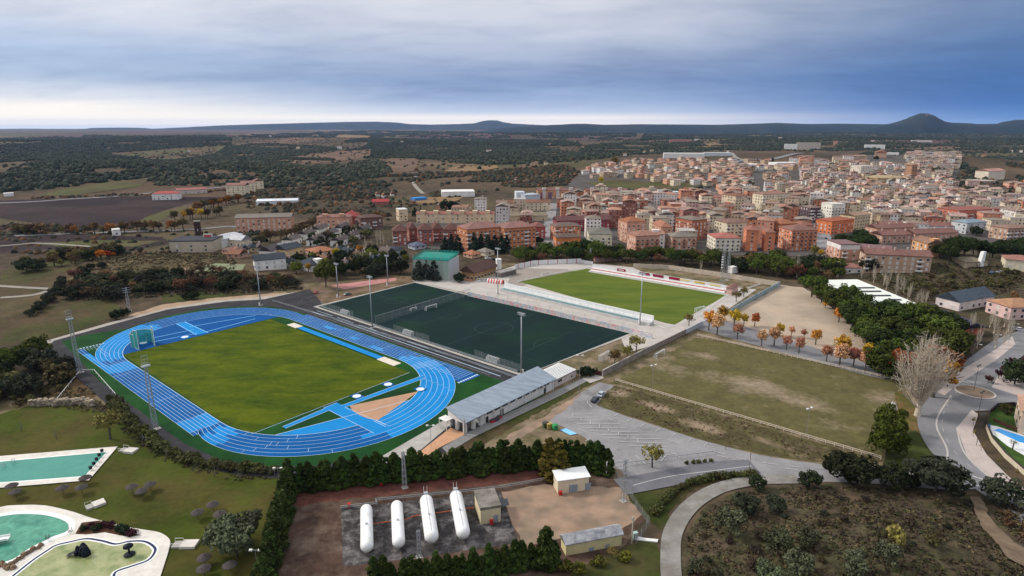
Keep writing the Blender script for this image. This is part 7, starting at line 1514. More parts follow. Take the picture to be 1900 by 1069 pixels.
blk('low slate roofed house beside the white tower villa',(548,500),(552,503),(575,500),494,(.55,.53,.5),SLATE,'hip',2,'villa','villa',sp=5,depth=10); blk('small brick villa behind the clay court lights',(425,470),(428,474),(462,470),466,(.40,.22,.16),(.15,.1,.09),'hip',2,'villa','villa',sp=6,depth=12)
for i,(px,py,w) in enumerate([(705,487,14),(735,470,13),(690,470,12),(745,480,12),(775,462,16),(880,478,12),(905,474,12)]): blk(['slate roofed house near the bare villa trees','slate roofed house under the first brick wing','low grey house among villa gardens','small slate roofed house near the green net','blue grey house between brick row and cypress','orange roofed cottage below the cedars','cream cottage at the end of the cedar row'][i],(px-w*.5,py-1),(px-w*.35,py+2),(px+w,py-1),py-5,[(.5,.48,.45),(.45,.4,.36),(.5,.5,.5),(.46,.44,.42),(.4,.42,.46),(.5,.3,.2),CREAM][i],[SLATE,SLATE,RG,SLATE,(.12,.14,.2),(.34,.15,.09),RG][i],'hip',2.2,'house','house',sp=5,depth=10)
for i,(px,py,w,k) in enumerate([(436,473,11,1),(451,469,10,0),(466,466,10,2),(448,478,12,1),(545,494,10,0),(604,490,11,1),(632,471,12,2),(652,475,11,0),(668,482,12,1),(722,474,11,3),(645,498,13,3),(694,488,11,2),(615,508,10,0),(480,466,9,3)]): blk(['white','brick','yellowish','grey'][k]+' garden villa with dark pitched roof among trees, %s of the villas beyond the turf'%nth(i),(px-w*.5,py-1),(px-w*.3,py+2),(px+w,py-1),py-6,[WHT,(.42,.24,.17),(.55,.42,.26),(.48,.47,.45)][k],[SLATE,(.24,.12,.08),SLATE,(.13,.105,.10)][k],'gable' if i%2 else 'hip',2.6,'villa','villa',sp=4.5,depth=10,chim=1,group='garden villas')
# red brick row
for i,(a,b,c,e,bal) in enumerate([((727,452),(730,456),(756,455),429,3),((757,446),(760,449),(776,449),424,0),((775,452),(777,456),(803,455),427,0),((803,446),(805,449),(822,448),424,2),((820,452),(823,456),(850,456),426,3)]): blk('dark red brick wing with brown hip roof, %s from the bare trees'%nth(i),a,b,c,e,(.30,.10,.075),(.13,.065,.055),'hip',4,depth=15,balc=bal,sp=3.6,upper=(2.6,(.22,.09,.07)),group='red brick row',lm='the red brick row' if i==2 else None)
blk('big orange brick apartment building with hipped roof behind the cedars',(848,458),(867,466),(935,459),426,BRICKO,RPK,'hip',3.5,depth=19,sp=3.3,balc=4,lm='the big orange brick building'); blk('orange brick wing continuing the big building toward the street',(920,460),(936,463),(994,458),424,BRICKO,RPK,'hip',3.5,depth=18,sp=3.3,balc=5); blk('brick block with dark red upper floors at the street corner',(985,441),(990,446),(1010,444),421,(.33,.09,.075),(.2,.09,.08),'hip',2.5,depth=16,balc=2)
blk('long cream housing block with stair towers behind the brick row',(771,412),(773,415),(917,415),397,(.62,.47,.32),(.28,.13,.10),'gable',1.6,depth=12,sp=4.6,towers=6,lm='the long cream block'); blk('cream flat roofed house left of the long cream block',(739,409),(741,411),(757,410),390,(.58,.45,.3),WHT,'flat',.4,'house','house',depth=12); blk('cream tiled block beyond the long cream block by the street',(933,390),(936,393),(1022,391),377,CREAM,RT,depth=14,sp=4.6,lm='the street top'); blk('low beige workshop with wide grey tiled roof',(930,407),(938,412),(1016,410),402,(.5,.42,.3),(.22,.18,.13),'gable',2.2,'workshop','workshop',depth=20,sp=8)
blk('white industrial hall with an orange door beyond the meadow',(818,363),(820,366),(881,365),357,WHT,WHT,'flat',.5,'hall','industrial_hall',wins=False,depth=30); blk('grey silo like cube hall beyond the cream blocks',(955,367),(958,370),(973,369),358,(.55,.58,.63),(.5,.52,.55),'flat',.5,'hall','industrial_hall',wins=False,depth=18); blk('low blue grey hall beside the cube hall',(972,369),(974,372),(1002,370),363,(.42,.46,.52),(.4,.43,.48),'flat',.5,'hall','industrial_hall',wins=False,depth=20); blk('red roofed farm shed on the valley floor',(690,379),(692,381),(722,380),375,(.3,.12,.1),(.34,.06,.06),'gable',2.5,'shed','farm_shed',wins=False,depth=16); blk('blue and white hall beside the meadow track',(768,371),(770,373),(792,371),369,(.05,.2,.5),(.06,.25,.6),'flat',.6,'hall','industrial_hall',wins=False,depth=10)
blk('row of pale greenhouses behind the orange trees',(474,378),(476,381),(552,379),374,(.6,.62,.65),(.62,.64,.66),'gable',1.5,'greenhouse','greenhouse',wins=False,depth=24)
for i,(a,b,l) in enumerate([((996,368),(1072,368),'purple and orange striped housing block with white roof boxes, next to the cube hall'),((1085,368),(1163,368),'purple and orange striped housing block with white roof boxes, second along the edge')]):
    t,fr=blk(l,(a[0],366),(a[0]+1,369),(b[0],368),353.5,(.52,.26,.14),(.2,.1,.09),'gable',1.6,depth=13,sp=4.2,towers=3,towerc=(.55,.48,.45),lm='the striped blocks' if i==0 else None)
    for k in range(5): w=fr[2]/11; x=w*(2*k+.9); link('colour_panel',colmesh(MB().box(x,-.09,0,x+w,-.02,fr[4]-2.6),'colour_panel',WALLW,[(.24,.06,.11),(.16,.09,.17),(.26,.05,.06)][k%3],None),t)
blk('peach housing block with little towers at the town edge',(1176,367),(1178,370),(1220,370),355,(.56,.31,.2),(.35,.17,.12),'gable',1.5,depth=13,sp=4.5,towers=2); blk('white and pale blue modern block at the town edge',(1220,372),(1222,375),(1263,374),358,(.60,.63,.68),(.5,.52,.55),'flat',.6,depth=14,sp=4)
# right of the first street
blk('orange brick front block with white framed windows at the street mouth',(1029,458),(1032,462),(1076,461),441,(.55,.19,.07),(.12,.09,.075),'hip',2,depth=13,sp=3.6,blind=.8,lm='the orange street corner block'); blk('taller brown and orange block behind the street mouth block',(1027,446),(1030,449),(1077,447),421,(.45,.18,.09),(.17,.12,.10),'hip',2.4,depth=15,sp=3.4,balc=3); blk('cream hotel like block with grey hip roof and balconies',(1089,452),(1092,461),(1134,460),434,(.58,.53,.38),(.16,.15,.13),'hip',3,depth=26,sp=3.6,balc=2,lm='the cream hotel'); blk('dark red terrace of flats with shingled upper floor',(1030,426),(1033,430),(1132,427),410,(.25,.05,.06),(.14,.07,.065),'gable',3,depth=15,sp=4,balc=3,lm='the dark red terrace')
blk('salmon block with stacked white balconies at the pine belt',(1168,466),(1178,473),(1222,471),438,SALM,(.30,.16,.12),'hip',2.5,depth=16,balc=2,sp=3.8,lm='the salmon balcony block'); blk('salmon block with orange hip roof behind the balcony block',(1158,447),(1162,451),(1196,449),412,(.50,.27,.19),RO_,'hip',3,depth=16,sp=3.6); blk('second salmon block with white balconies beside the pine belt',(1243,459),(1246,464),(1291,463),440,(.53,.32,.23),RG,'hip',2.4,depth=16,balc=2,sp=3.8); blk('tall salmon slab with grey balcony column',(1216,447),(1225,452),(1242,450),421,SALM,(.32,.15,.1),'hip',3,depth=22,balc=2,sp=3.6); blk('tall red brick block between salmon and white blocks',(1272,441),(1282,447),(1309,444),409,BRICK,(.19,.16,.13),'hip',2,depth=20,sp=3.3,blind=.6,lm='the tall red brick block'); blk('white block with black windows and red roof beside the lattice mast',(1308,456),(1326,467),(1369,465),442,(.63,.57,.47),(.32,.12,.10),'hip',2.4,depth=20,sp=3.8,blind=0,lm='the white block by the mast'); blk('beige apartment slab behind the white block',(1342,446),(1346,450),(1383,448),414,(.56,.48,.34),(.2,.12,.1),'hip',2.2,depth=18,balc=3,sp=3.5)
blk('bright orange brick tower with few windows at the pine belt',(1378,460),(1382,466),(1403,465),427,(.56,.20,.10),(.27,.12,.09),'hip',2,depth=16,sp=6,lm='the bright orange tower'); blk('twin of the orange brick tower, nearer the balcony block',(1413,462),(1417,467),(1434,466),431,(.52,.19,.10),(.24,.12,.09),'hip',2,depth=16,sp=6); blk('orange brick block with wide dark balconies by the second street',(1459,460),(1466,466),(1513,464),428,(.52,.21,.115),(.22,.12,.095),'hip',3,depth=18,sp=3.3,balc=2,lm='the orange balcony block'); blk('orange tan block with framed windows behind the balcony block',(1440,449),(1444,453),(1475,451),416,(.5,.24,.13),RO_,'hip',3,depth=18,sp=3.4); blk('orange corner block beside the second street behind the balcony block',(1482,440),(1486,444),(1507,442),419,(.5,.23,.13),(.26,.12,.09),'hip',2.6,depth=15,sp=3.4)
blk('vivid orange block across the second street',(1536,432),(1541,436),(1582,431),411,(.56,.17,.07),(.3,.1,.06),'hip',1.6,depth=16,sp=4,lm='the vivid orange block'); blk('cream corner block beside the vivid orange block',(1580,424),(1583,428),(1612,424),401,(.52,.42,.27),(.3,.2,.14),'gable',2,depth=14,sp=3.6,blind=0); blk('white tower block with banded balconies up the second street',(1537,403),(1541,407),(1565,406),380,(.70,.66,.58),(.6,.57,.52),'flat',.6,depth=16,sp=3.4,balc=1,lm='the white banded tower'); blk('dark purple brown block closing the second street',(1499,412),(1501,415),(1520,414),386,(.10,.06,.075),(.2,.14,.12),'hip',2,depth=14,sp=3.2,balc=2,lm='the second street end'); blk('beige balcony block next to the purple brown block',(1452,408),(1455,411),(1498,410),389,BEIGE,RT,'hip',2,depth=14,sp=3.3,balc=2)
blk('long cream tower slab with open balconies in the town centre',(1408,396),(1412,400),(1460,397),361,CREAM,(.26,.15,.12),'hip',2,depth=16,sp=3.5,balc=3,lm='the cream tower slab'); blk('beige tower slab with dark side in the town centre',(1345,398),(1362,402),(1384,400),364,(.55,.43,.30),RT,'hip',2,depth=20,sp=3.5); blk('pink white tower with red edge in the town centre',(1324,392),(1328,396),(1361,394),368,(.60,.46,.41),(.26,.12,.1),'flat',.6,depth=16,sp=3.2,blind=.1)
# brick blocks below the hilltop wood
blk('brick block with white penthouse in front of the dark town pines',(1551,480),(1556,487),(1592,482),455,(.46,.25,.18),(.2,.12,.12),'flat',.4,depth=18,sp=4.5,balc=3,upper=(3,(.62,.58,.55)),lm='the white penthouse block'); blk('long brick block with brown roof and green awning below the hill',(1597,501),(1601,507),(1725,506),471,(.40,.265,.185),(.19,.10,.085),'gable',2.6,depth=13,sp=3.9,balc=7,blind=.75,chim=5,lm='the long brick block'); blk('brick rear wing with white attic behind the long brick block',(1585,475),(1590,480),(1652,478),459,(.45,.24,.17),(.2,.12,.12),'gable',1.6,depth=12,upper=(2.4,(.62,.57,.54)),sp=4.5); blk('small red roofed house before the brick and white penthouse block',(1563,504),(1567,508),(1602,506),497,(.6,.55,.5),(.27,.13,.11),'hip',1.6,'house','house',depth=12,sp=5); blk('orange tan block with pointed stair tower below the hilltop wood',(1712,474),(1717,480),(1748,476),452,(.50,.27,.14),(.24,.14,.1),'gable',2.4,depth=16,sp=3.5,towers=1)
for i,(a,b,c,e) in enumerate([((1622,437),(1626,441),(1700,438),424),((1632,449),(1636,453),(1715,450),437),((1690,447),(1696,452),(1775,449),434)]): blk('long low brick terrace with brown tiled roof, %s of three below the white chimneys'%nth(i),a,b,c,e,(.45,.26,.19),(.20,.105,.09),'gable',2.6,depth=14,sp=4.2,chim=4,group='brick terraces')
blk('long white terrace with many white chimneys',(1628,424),(1632,428),(1790,432),417,WHT,(.22,.11,.095),'gable',2.4,depth=13,sp=5,chim=16,lm='the white chimney terrace'); blk('blue grey block with blue corner beside the white chimneys',(1786,431),(1791,435),(1827,432),414,(.46,.47,.48),(.2,.25,.3),'hip',2,depth=14,sp=3.6,lm='the blue grey block'); blk('brown brick block at the picture edge above the hilltop wood',(1858,442),(1866,447),(1910,445),424,(.38,.24,.17),(.24,.15,.12),'hip',1.6,depth=16,sp=3.4,balc=2,lm='the brown block at the edge'); blk('stepped orange red terraces beside the wooded valley',(1768,412),(1774,417),(1850,413),392,(.44,.14,.09),(.25,.10,.08),'flat',.6,depth=24,sp=3.6,balc=2,lm='the stepped orange terraces')
blk('cream villa at the picture edge on the hilltop',(1860,493),(1863,498),(1940,512),481,(.62,.55,.40),(.28,.14,.11),'hip',2,'villa','villa',sp=5,depth=14,length=26); blk('small stone ruin house before the white tower on the hill',(1785,493),(1790,498),(1832,494),486,(.36,.29,.2),(.22,.18,.13),'hip',1.8,'house','house',depth=12,wins=False)
x,y,z=P(1818,494); t=thing('white_tower','leaning white chimney tower on the hilltop before dark pines','tower',(x,y,z),.3); h=topz((x,y),467)-z; MB().add([(-1.6,-1.2,0),(1.6,-1.2,0),(1.6,1.2,0),(-1.6,1.2,0),(-.3,-1.0,h),(2.0,-1.0,h),(2.0,1.0,h),(-.3,1.0,h)],[(0,3,2,1),(4,5,6,7),(0,1,5,4),(1,2,6,5),(2,3,7,6),(3,0,4,7)]).obj('shaft',WHITE,t); MB().box(-3,-1.4,0,-1.7,1.4,2.2).obj('base',STONEW,t)
blk('large villa with slate blue roof and white gable on the slope',(1763,566),(1778,578),(1842,566),560,(.60,.52,.50),(.075,.095,.12),'gable',3.6,'villa','villa',depth=12,sp=4.5,axis='x',lm='the slate blue villa'); blk('pink villa with brown hip roof at the picture edge',(1860,585),(1872,594),(1925,592),571,(.58,.40,.37),(.36,.20,.12),'hip',2.6,'villa','villa',depth=14,length=18,sp=4.5)
b_,th_,L_,D_=frame3((1733,598),(1786,622),(1812,617)); t=thing('dark_roof_shed','long low shed with dark shallow roof and brick end wall','shed',b_,th_); mb,uv=walls_mb(L_,D_,4.2,0); mb.obj('wall',mat('brick_red_end',(.42,.12,.07),.15,.6),t); roof_mb(L_,D_,4.2,'gable',1.6,1.2,axis='y').obj('roof',mat('dark_sheet_roof',(.055,.05,.07),.2,.4),t)
# white industrial complex
wp=[flat(*p,7.0) for p in ((1552,536),(1530,520),(1591,519),(1699,563),(1640,571),(1585,556))]; cx,cy=wp[0]; t=thing('sports_hall','large white flat roofed industrial hall with dark skylight strips','industrial hall',(cx,cy,0)); W_=[(x-cx,y-cy) for x,y in wp]; MB().prism(W_,0,6.8).obj('wall',GW,t); MB().prism(W_,6.81,7.2).obj('roof',mat('white_sheet_roof',(.66,.68,.62),.07,.25,.7),t)
for i,(a,b) in enumerate((((1566,534.5),(1622,534)),((1568,541.5),(1634,540.5)),((1570,549),(1652,548.5)),((1652,556),(1672,556.5)))):
    p,q=flat(*a,7.4),flat(*b,7.4); MB().obox((p[0]-cx,p[1]-cy),(q[0]-cx,q[1]-cy),1.4,7.205,7.7).obj('skylight',mat('dark_skylight',(.07,.075,.08),.1,1,.4) if i==0 else bpy.data.materials['dark_skylight'],t)
p=flat(1552,514,0); MB().box(p[0]-cx-1,p[1]-cy-1,0,p[0]-cx+1,p[1]-cy+1,10).obj('chimney',mat('tan_chimney',(.42,.32,.2),.1,1),t)
OCC.append((wp[0],0,60,50)); wp=[flat(*p,5.0) for p in ((1622,561),(1650,553),(1672,565),(1645,574))]; t=thing('blue_roof_hall','small hall with pale blue curved roof beside the white industrial hall','hall',(wp[0][0],wp[0][1],0)); o=wp[0]; q=[(x-o[0],y-o[1]) for x,y in wp]; MB().prism(q,0,4.8).obj('wall',GW,t); MB().prism(q,4.81,5.3).obj('roof',mat('pale_blue_roof',(.38,.47,.60),.08,.3,.6),t)
# landmarks of the old town
x,y,z=P(1687,338); t=thing('church_bell_tower','tall reddish brick bell tower rising over the old town','bell tower',(x,y,z),.3); h=topz((x,y),305)-z; w=6; BT=mat('tower_brick',(.36,.21,.13),.2,.15); LM['the brick bell tower']=(x,y); OCC.append(((x-9,y-9,0),0,18,18))
MB().box(-w,-w,-3,w,w,h*.55).obj('shaft',BT,t); MB().box(-w*.9,-w*.9,h*.552,w*.9,w*.9,h*.96).obj('belfry',BT,t); MB().box(-w*1.05,-w*1.05,h*.962,w*1.05,w*1.05,h).obj('cornice',BT,t)
for i in (-1,1):
    for zz in (.62,.78): MB().box(i*2.6-1,-w*.9-.06,h*zz,i*2.6+1,-w*.9-.01,h*(zz+.10)).obj('arch_opening',DARKM,t)
x,y,z=P(1643,344); t=thing('collegiate_church','huge tan polygonal church with buttresses in the old town','church',(x,y,z)); h=topz((x,y),325)-z; r=25; ST=mat('tan_stone',(.36,.265,.16),.2,.1); LM['the tan polygonal church']=(x,y); OCC.append(((x-30,y-26,0),0,60,52))
poly=[(r*1.25*math.cos(.2+6.2832*k/10),r*.8*math.sin(.2+6.2832*k/10)) for k in range(10)]; MB().prism(poly,-3,h*.8).obj('nave_wall',ST,t); MB().lathe([(r*.9,h*.802),(r*.75,h*.93),(0,h)],10).obj('roof',mat('tan_tile',(.33,.25,.15),.2,.2),t)
for px_,py_ in poly: MB().box(px_-1.4,py_-1.4,-3,px_+1.4,py_+1.4,h*.84).obj('buttress',ST,t)
x,y,z=P(1529,358); t=thing('telecom_mast','red and white banded telecom mast on a grey base block','mast',(x,y,z)); h=topz((x,y),326)-z; LM['the red and white mast']=(x,y); MB().box(-5,-5,-2,5,5,h*.28).obj('base',mat('mast_base',(.5,.52,.53),.1,.5),t)
for k in range(5): MB().lathe([(2.6-.45*k,0),(2.2-.45*k,h*.14)],8,(0,0,h*(.282+.142*k))).obj('mast_band',TR if k%2==0 else TW,t)
blk('white tower block of flats beside the tan church',(1591,333),(1594,336),(1619,334),309,(.62,.55,.45),(.5,.45,.4),'flat',.6,depth=18,sp=3.4,lm='the white old town tower'); blk('long white hospital like building at the old town edge',(1690,358),(1712,362),(1747,358),346,(.68,.66,.60),(.3,.2,.16),'gable',1.6,'institution','institution',depth=14,sp=3.6,blind=0,lm='the long white institution'); blk('beige palace like block alone by the valley',(1829,332),(1832,335),(1863,333),318,(.62,.54,.43),(.40,.22,.18),'gable',3,'institution','institution',depth=20,wins=False,lm='the lone beige block'); blk('tan seminary building with long facade above the old town',(1563,299),(1565,302),(1608,300),290,(.46,.32,.22),(.3,.2,.15),'gable',2,'institution','institution',depth=16,sp=6); blk('reddish barn roofed school beyond the seminary',(1616,288),(1622,293),(1645,297),283,(.42,.27,.2),(.40,.2,.13),'gable',4,'institution','institution',wins=False,depth=30)
for i,(a,b,c,e,cl,l) in enumerate([((1228,291),(1231,294),(1306,293),285,WHT,'long white warehouse beyond the upper quarter'),((1303,288),(1305,290),(1356,289),284,(.5,.52,.54),'grey white warehouse beside the long white one'),((1438,308),(1440,311),(1482,310),303,WHT,'white warehouse by the ring road'),((1366,306),(1368,309),(1414,311),305,WHT,'low white depot by the ring road junction'),((1601,273),(1604,276),(1639,275),269,WHT,'white factory hall far beyond the old town'),((1640,287),(1644,290),(1664,289),284,WHT,'small white hall near the reddish school'),((1452,276),(1455,279),(1476,278),268,WHT,'white rear wing of the far grey institution'),((1474,274),(1477,277),(1519,277),265,(.40,.36,.32),'large grey far institution with pink side'),((1690,262),(1692,264),(1730,263),261,(.6,.58,.55),'far white greenhouse strip on the plain'),((1240,263),(1243,265),(1285,265),259,(.4,.2,.17),'far reddish farm building on the plain'),((1800,340),(1803,343),(1850,342),337,(.4,.34,.3),'low grey shed by the valley')]): blk(l,a,b,c,e,cl,cl,'flat',.4,'warehouse','warehouse',wins=False,depth=28)
for i,(px,py,s,c) in enumerate([(628,276,8,0),(552,276,6,1),(905,283,8,0),(1020,270,5,0),(1012,305,7,1),(958,335,6,0),(745,265,5,0),(890,252,4,0),(1080,275,4,1),(1041,331,8,2),(1158,289,6,0),(1195,284,5,0),(1208,282,6,1),(1290,261,5,0),(1445,258,5,0),(1525,247,6,0),(1548,266,7,2),(1618,264,6,0),(1822,292,8,2),(1857,297,5,0),(1875,282,5,0),(1893,282,5,0),(870,262,4,0),(350,281,4,0),(500,254,4,0),(700,364,7,0),(712,366,7,0),(727,363,6,0)]):
    blk(['white','cream','reddish'][c]+' farmhouse alone on the plain, %s counted across the countryside'%nth(i),(px-s*.5,py-.6),(px-s*.3,py+.6),(px+s*.7,py),py-s*.45-.8,[WHT,CREAM,(.45,.25,.18)][c],RT,'gable',2,'farmhouse','farmhouse',wins=False,depth=9,group='farmhouses')
# ================================================================ the rest of the town, house by house
tr=random.Random(21)
TC={'brick':(.46,.185,.11),'salmon':(.54,.28,.19),'cream':(.60,.50,.37),'beige':(.50,.40,.29),'white':(.64,.61,.57),'pink':(.55,.38,.33),'tan':(.44,.31,.20),'dark brick':(.27,.11,.085),'grey':(.44,.43,.42)}
RC={'brown':(.20,.135,.11),'terracotta':(.29,.16,.115),'grey brown':(.21,.175,.145),'dark brown':(.14,.085,.07),'pinkish':(.31,.215,.185)}
def ang(a,b): p,q=P(*a),P(*b); return math.atan2(q[1]-p[1],q[0]-p[0])
S1=ang((1016,470),(1026,378)); S2=ang((1545,492),(1514,405))
ROADS=[[P(*p)[:2] for p in l] for l in ([(1016,480),(1018,450),(1022,405),(1026,376)],[(1548,500),(1530,450),(1521,425),(1514,403)],[(1405,362),(1408,340),(1409,318)],[(1470,350),(1476,322)],[(1135,470),(1128,432)],[(1030,432),(1200,432)])]
def nearroad(x,y,d):
    for l in ROADS:
        for a,b in zip(l,l[1:]):
            dx,dy=b[0]-a[0],b[1]-a[1]; t=max(0,min(1,((x-a[0])*dx+(y-a[1])*dy)/(dx*dx+dy*dy)))
            if math.hypot(x-a[0]-dx*t,y-a[1]-dy*t)<d: return True
    return False
def occupied(x,y,m):
    for b,th,L,D in OCC:
        dx,dy=x-b[0],y-b[1]
        if abs(dx)>220 or abs(dy)>220: continue
        u=dx*math.cos(th)+dy*math.sin(th); v=-dx*math.sin(th)+dy*math.cos(th)
        if -m<u<L+m and -m<v<D+m: return True
    return False
REG=[([(870,392),(1000,384),(1170,372),(1330,374),(1400,385),(1330,420),(1310,455),(1200,462),(1150,455),(1060,440),(1026,432),(920,420),(930,402)],S1,16.5,13.5,(10,21),['brick','salmon','cream','pink','dark brick','beige','white'],['brown','terracotta','pinkish','grey brown'],.88),
 ([(1330,374),(1500,376),(1535,402),(1535,440),(1440,455),(1400,452),(1380,420),(1330,420)],S2,16,13.5,(10,21),['brick','salmon','cream','beige','tan','white'],['brown','terracotta','grey brown'],.9),
 ([(1405,352),(1500,318),(1600,312),(1700,312),(1755,335),(1770,362),(1800,385),(1760,415),(1640,425),(1600,400),(1530,395),(1500,376)],S2+.2,10.5,9.5,(6.5,15),['beige','cream','white','white','tan','pink','grey','cream'],['brown','grey brown','terracotta','pinkish'],.93),
 ([(1600,400),(1760,412),(1860,400),(1905,425),(1905,450),(1790,438),(1620,430)],S2+.1,17,15,(9,14),['beige','cream','white','brick','pink'],['brown','grey brown','pinkish'],.8),
 ([(1075,322),(1100,312),(1180,302),(1300,300),(1420,303),(1480,312),(1490,335),(1405,352),(1330,372),(1330,345),(1240,345),(1180,331),(1090,333)],S1+.3,13.5,12,(5.5,10),['white','cream','salmon','beige','tan'],['terracotta','pinkish','brown'],.62),
 ([(1680,300),(1700,291),(1770,291),(1785,300),(1770,318),(1755,335),(1700,312)],S2-.2,11,10.5,(6,11),['white','cream','beige','grey'],['grey brown','pinkish','brown'],.9),
 ([(1420,303),(1560,302),(1610,306),(1620,312),(1500,318),(1480,312)],S2,19,18,(10,18),['cream','beige','salmon','white','tan'],['terracotta','brown','pinkish'],.72),
 ([(1790,415),(1800,398),(1905,380),(1960,395),(1960,440),(1870,432)],S2,17,14,(7,13),['white','cream','beige','brick'],['brown','pinkish'],.75),
 ([(1755,338),(1800,346),(1850,352),(1905,372),(1905,385),(1800,392),(1765,364)],S2,15,14,(6,11),['white','cream','beige','pink'],['brown','pinkish'],.6),
 ([(1860,345),(1960,340),(1960,370),(1890,362)],S2,18,14,(8,12),['brick','beige','salmon'],['brown','pinkish'],.85),
 ([(700,400),(760,392),(770,380),(870,376),(880,392),(860,396),(780,402)],S1,26,20,(4,8),['tan','beige','salmon'],['brown','grey brown','terracotta'],.35)]
cand=[]
for poly,a,sx,sy,hh,cw,cr,fill in REG:
    w=[P(*p)[:2] for p in poly]; c,s=math.cos(a),math.sin(a)
    q=[(x*c+y*s,-x*s+y*c) for x,y in w]; u0,u1=min(p[0] for p in q),max(p[0] for p in q); v0,v1=min(p[1] for p in q),max(p[1] for p in q); i=0; u=u0
    while u<u1:
        i+=1; v=v0+tr.uniform(0,5); j=0
        while v<v1:
            j+=1; L=sx*tr.uniform(.82,1.25); D=sy*tr.uniform(.85,1.1); uc,vc=u+sx/2+tr.uniform(-.8,.8),v+D/2; x,y=uc*c-vc*s,uc*s+vc*c
            if inpoly(x,y,w) and tr.random()<fill and not nearroad(x,y,max(L,D)*.5+5) and not occupied(x,y,max(4,D*.45)): cand.append((x,y,a+tr.gauss(0,.05),sx*tr.uniform(.86,1.0),D*.98,hh[0]+(hh[1]-hh[0])*tr.random()**1.3,tr.choice(cw),tr.choice(cr)))
            v+=D+(tr.choice((0,4,7,10)) if sx>13 else tr.choice((0,0,4,7)))
        u+=sx+(7 if i%2==0 else .6) if sx>13 else sx+(4.5 if i%3==0 else .3)
vis=[]
for k in cand:
    px_,py_=proj(k[0],k[1],H(k[0],k[1]))
    if -30<px_<1930: vis.append((math.hypot(k[0],k[1])/k[5],k,px_))
vis.sort(key=lambda q:q[0]); NEAR=vis[:215]; FAR=vis[215:]
STO={2:'two',3:'three',4:'four',5:'five',6:'six',1:'one'}; cnt={}
near=sorted(NEAR,key=lambda q:min(math.hypot(q[1][0]-l[0],q[1][1]-l[1]) for l in LM.values()))
for d_,(x,y,a,L,D,h,cw,cr),px_ in near:
    lm=min(LM,key=lambda n_:math.hypot(x-LM[n_][0],y-LM[n_][1])); cnt[lm]=cnt.get(lm,-1)+1
    st=max(1,min(6,int(h/3))); base=TC[cw]; f=tr.uniform(.85,1.15); g=tr.uniform(.94,1.06); wc=(min(.8,base[0]*f),min(.8,base[1]*f*g),min(.8,base[2]*f*g)); f=tr.uniform(.8,1.25); rc=tuple(q*f*1.12 for q in RC[cr])
    k=tr.random(); rk='gable' if k<.6 else ('hip' if k<.92 else 'flat'); ax='x' if tr.random()<.65 else 'y'
    t=thing('town_house','%s %s storey house with %s roof, %s out from %s'%(cw,STO[st],cr,nth(cnt[lm]),lm),'town house',(x-L/2*math.cos(a)+D/2*math.sin(a),y-L/2*math.sin(a)-D/2*math.cos(a),H(x,y)),a,'town houses')
    rh=tr.uniform(1.1,2.3); mb,uv=walls_mb(L,D,h,rh if rk=='gable' else 0,ax); link('wall',colmesh(mb,'wall',WALLW,wc,uv),t)
    r_=link('roof',colmesh(roof_mb(L,D,h,rk,rh,.35,axis=ax),'roof',ROOF,rc if rk!='flat' else (.42,.38,.35)),t)
    if tr.random()<.7: cx,cy=L*tr.uniform(.2,.8),D*tr.uniform(.3,.7); link('chimney',colmesh(MB().box(cx-.5,cy-.45,h+.2,cx+.5,cy+.45,h+rh+tr.uniform(.6,1.6)),'chimney',WALLP,(.5,.42,.36)),r_)
    if tr.random()<.25: cx=L*tr.uniform(.15,.7); link('attic_box',colmesh(MB().box(cx,D*.3,h+.3,cx+3.2,D*.7,h+rh+1.3),'attic_box',WALLP,wc),r_)
# beyond the nearest ones the houses are too many and too small to count
MW,MR,UVW,cW,cR=MB(),MB(),[],[],[]
for d_,(x,y,a,L,D,h,cw,cr),px_ in FAR:
    f=tr.uniform(.85,1.18); base=TC[cw]; n0,n1=len(MW.v),len(MR.v); rk='gable' if tr.random()<.7 else 'hip'; ax='x' if tr.random()<.6 else 'y'; rh=tr.uniform(.9,2.0); z0=H(x,y)
    walls_mb(L,D,h,rh if rk=='gable' else 0,ax,(-L/2,-D/2),MW,UVW); roof_mb(L,D,h,rk,rh,.3,(-L/2,-D/2),ax,MR)
    if tr.random()<.5: q=tr.uniform(-.3,.3)*L; MR.box(q-.5,-.5,h+.3,q+.5,.5,h+rh+1.3)
    c,s=math.cos(a),math.sin(a)
    for M,n_ in ((MW,n0),(MR,n1)):
        for i in range(n_,len(M.v)): p=M.v[i]; M.v[i]=(x+p[0]*c-p[1]*s,y+p[0]*s+p[1]*c,p[2]+z0)
    cW+=[tuple(min(.85,q*f) for q in base)]*(len(MW.v)-n0); f=tr.uniform(.75,1.3); cR+=[tuple(q*f*1.12 for q in RC[cr])]*(len(MR.v)-n1)
if FAR:
    o=link('far_town_houses',colmesh(MW,'far_town_houses',WALLW,np.array(cW),UVW)); tag(o,'crowded small houses of the far town with pale walls under tiled roofs','houses',kind='stuff')
    link('roof',colmesh(MR,'far_roofs',ROOF,np.array(cR)),o)
# dark ground between the houses
sheet('town_streets',[(870,395),(1000,382),(1075,322),(1180,302),(1420,300),(1560,300),(1700,291),(1785,300),(1770,345),(1860,395),(1905,400),(1960,450),(1700,470),(1560,480),(1530,475),(1300,472),(1160,476),(1040,470),(860,466),(730,458),(735,420),(760,415)],mat('town_ground',(.085,.075,.07),.25,1/12,.95,fine=1/2),dz=.22,cell=30)
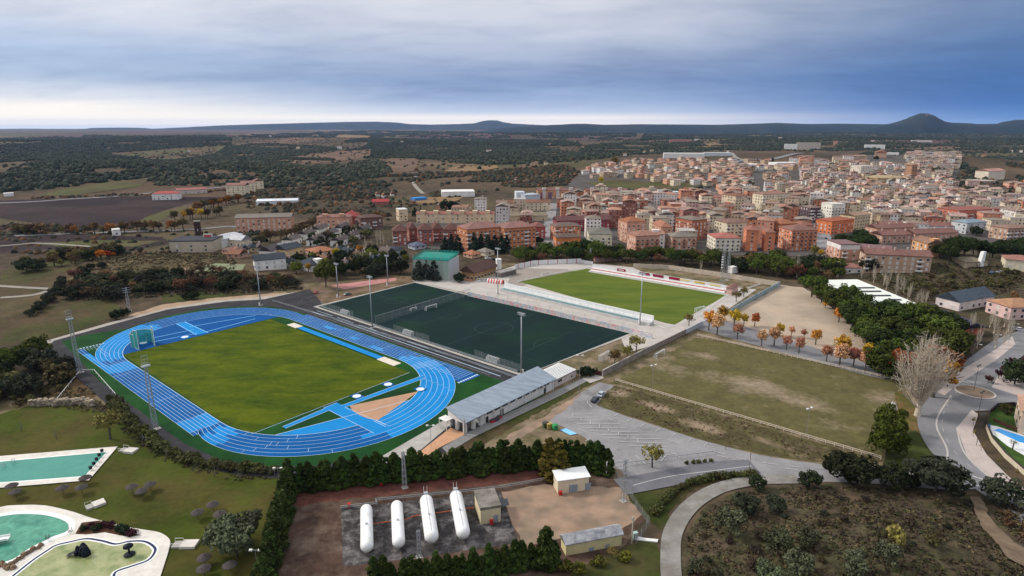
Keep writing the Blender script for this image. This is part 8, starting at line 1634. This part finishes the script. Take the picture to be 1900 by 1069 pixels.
# street trees and courtyards inside the town
for i,(px,py,ty,k,c) in enumerate([(1618,412,398,'oak','ochre'),(1640,416,400,'oak','oak'),(1665,418,402,'oak','khaki'),(1700,416,402,'cypress','cypress'),(1600,420,405,'oak','lime'),(1780,388,374,'pine','pinedark'),(1760,350,338,'pine','pinedark'),(1568,398,388,'cypress','cypress'),(1536,361,346,'oak','oakgrey'),(1394,335,322,'cypress','cypress'),(1390,347,336,'oak','oak'),(1415,302,292,'cypress','cypress'),(1405,303,293,'cypress','cypress'),(1433,305,292,'cedar','cedar'),(1560,322,312,'cypress','cypress'),(1585,317,310,'oak','oak'),(1640,312,300,'pine','pinedark'),(1625,300,290,'pine','pinedark'),(1590,300,292,'pine','pinedark'),(1660,318,308,'oak','oak'),(1736,326,311,'oak','oak'),(1745,322,310,'pine','pinedark'),(930,417,402,'autumn','rust'),(700,420,390,'autumn','rust'),(745,400,378,'cypress','cypress'),(770,402,384,'cedar','cedar'),(828,392,372,'oak','cypress'),(842,392,374,'oak','cypress'),(780,390,380,'cypress','cypress'),(1000,453,440,'oak','oak'),(1190,396,385,'autumn','ochre'),(1490,462,440,'cedar','cedar'),(1510,478,455,'autumn','ochre'),(1522,480,462,'autumn','yellow'),(1500,402,380,'oak','oak'),(1140,310,290,'autumn','ochre'),(1115,342,328,'autumn','yellow'),(1810,438,420,'oak','oak'),(1855,405,392,'pine','pinedark'),(1870,412,400,'pine','pinedark')]): at(k,px,py,ty,'tree standing between town buildings, %s of the scattered town trees'%nth(i),c,1.1,'scattered town trees')
for i,(px,py) in enumerate([(1013,458),(1016,452),(1014,446),(1018,440),(1017,433),(1020,425),(1019,418),(1022,408),(1009,455),(1540,482),(1536,470),(1533,462),(1530,450),(1527,444),(1525,436),(1523,430),(1520,424),(1519,418)]):
    a=P(px,py); car(a[0]+(2.5 if i%2 else -2.5),a[1],(S1 if i<9 else S2),CC[i%6],'car parked on the %s town street, %s counted from its mouth'%('first' if i<9 else 'second',nth(i%9)),'town street cars',False)
for o in [o for o in SC.objects if 'label' in o.keys()]:
    w=o['label'].split()
    if len(w)>16: o['label']=' '.join(w[:16])
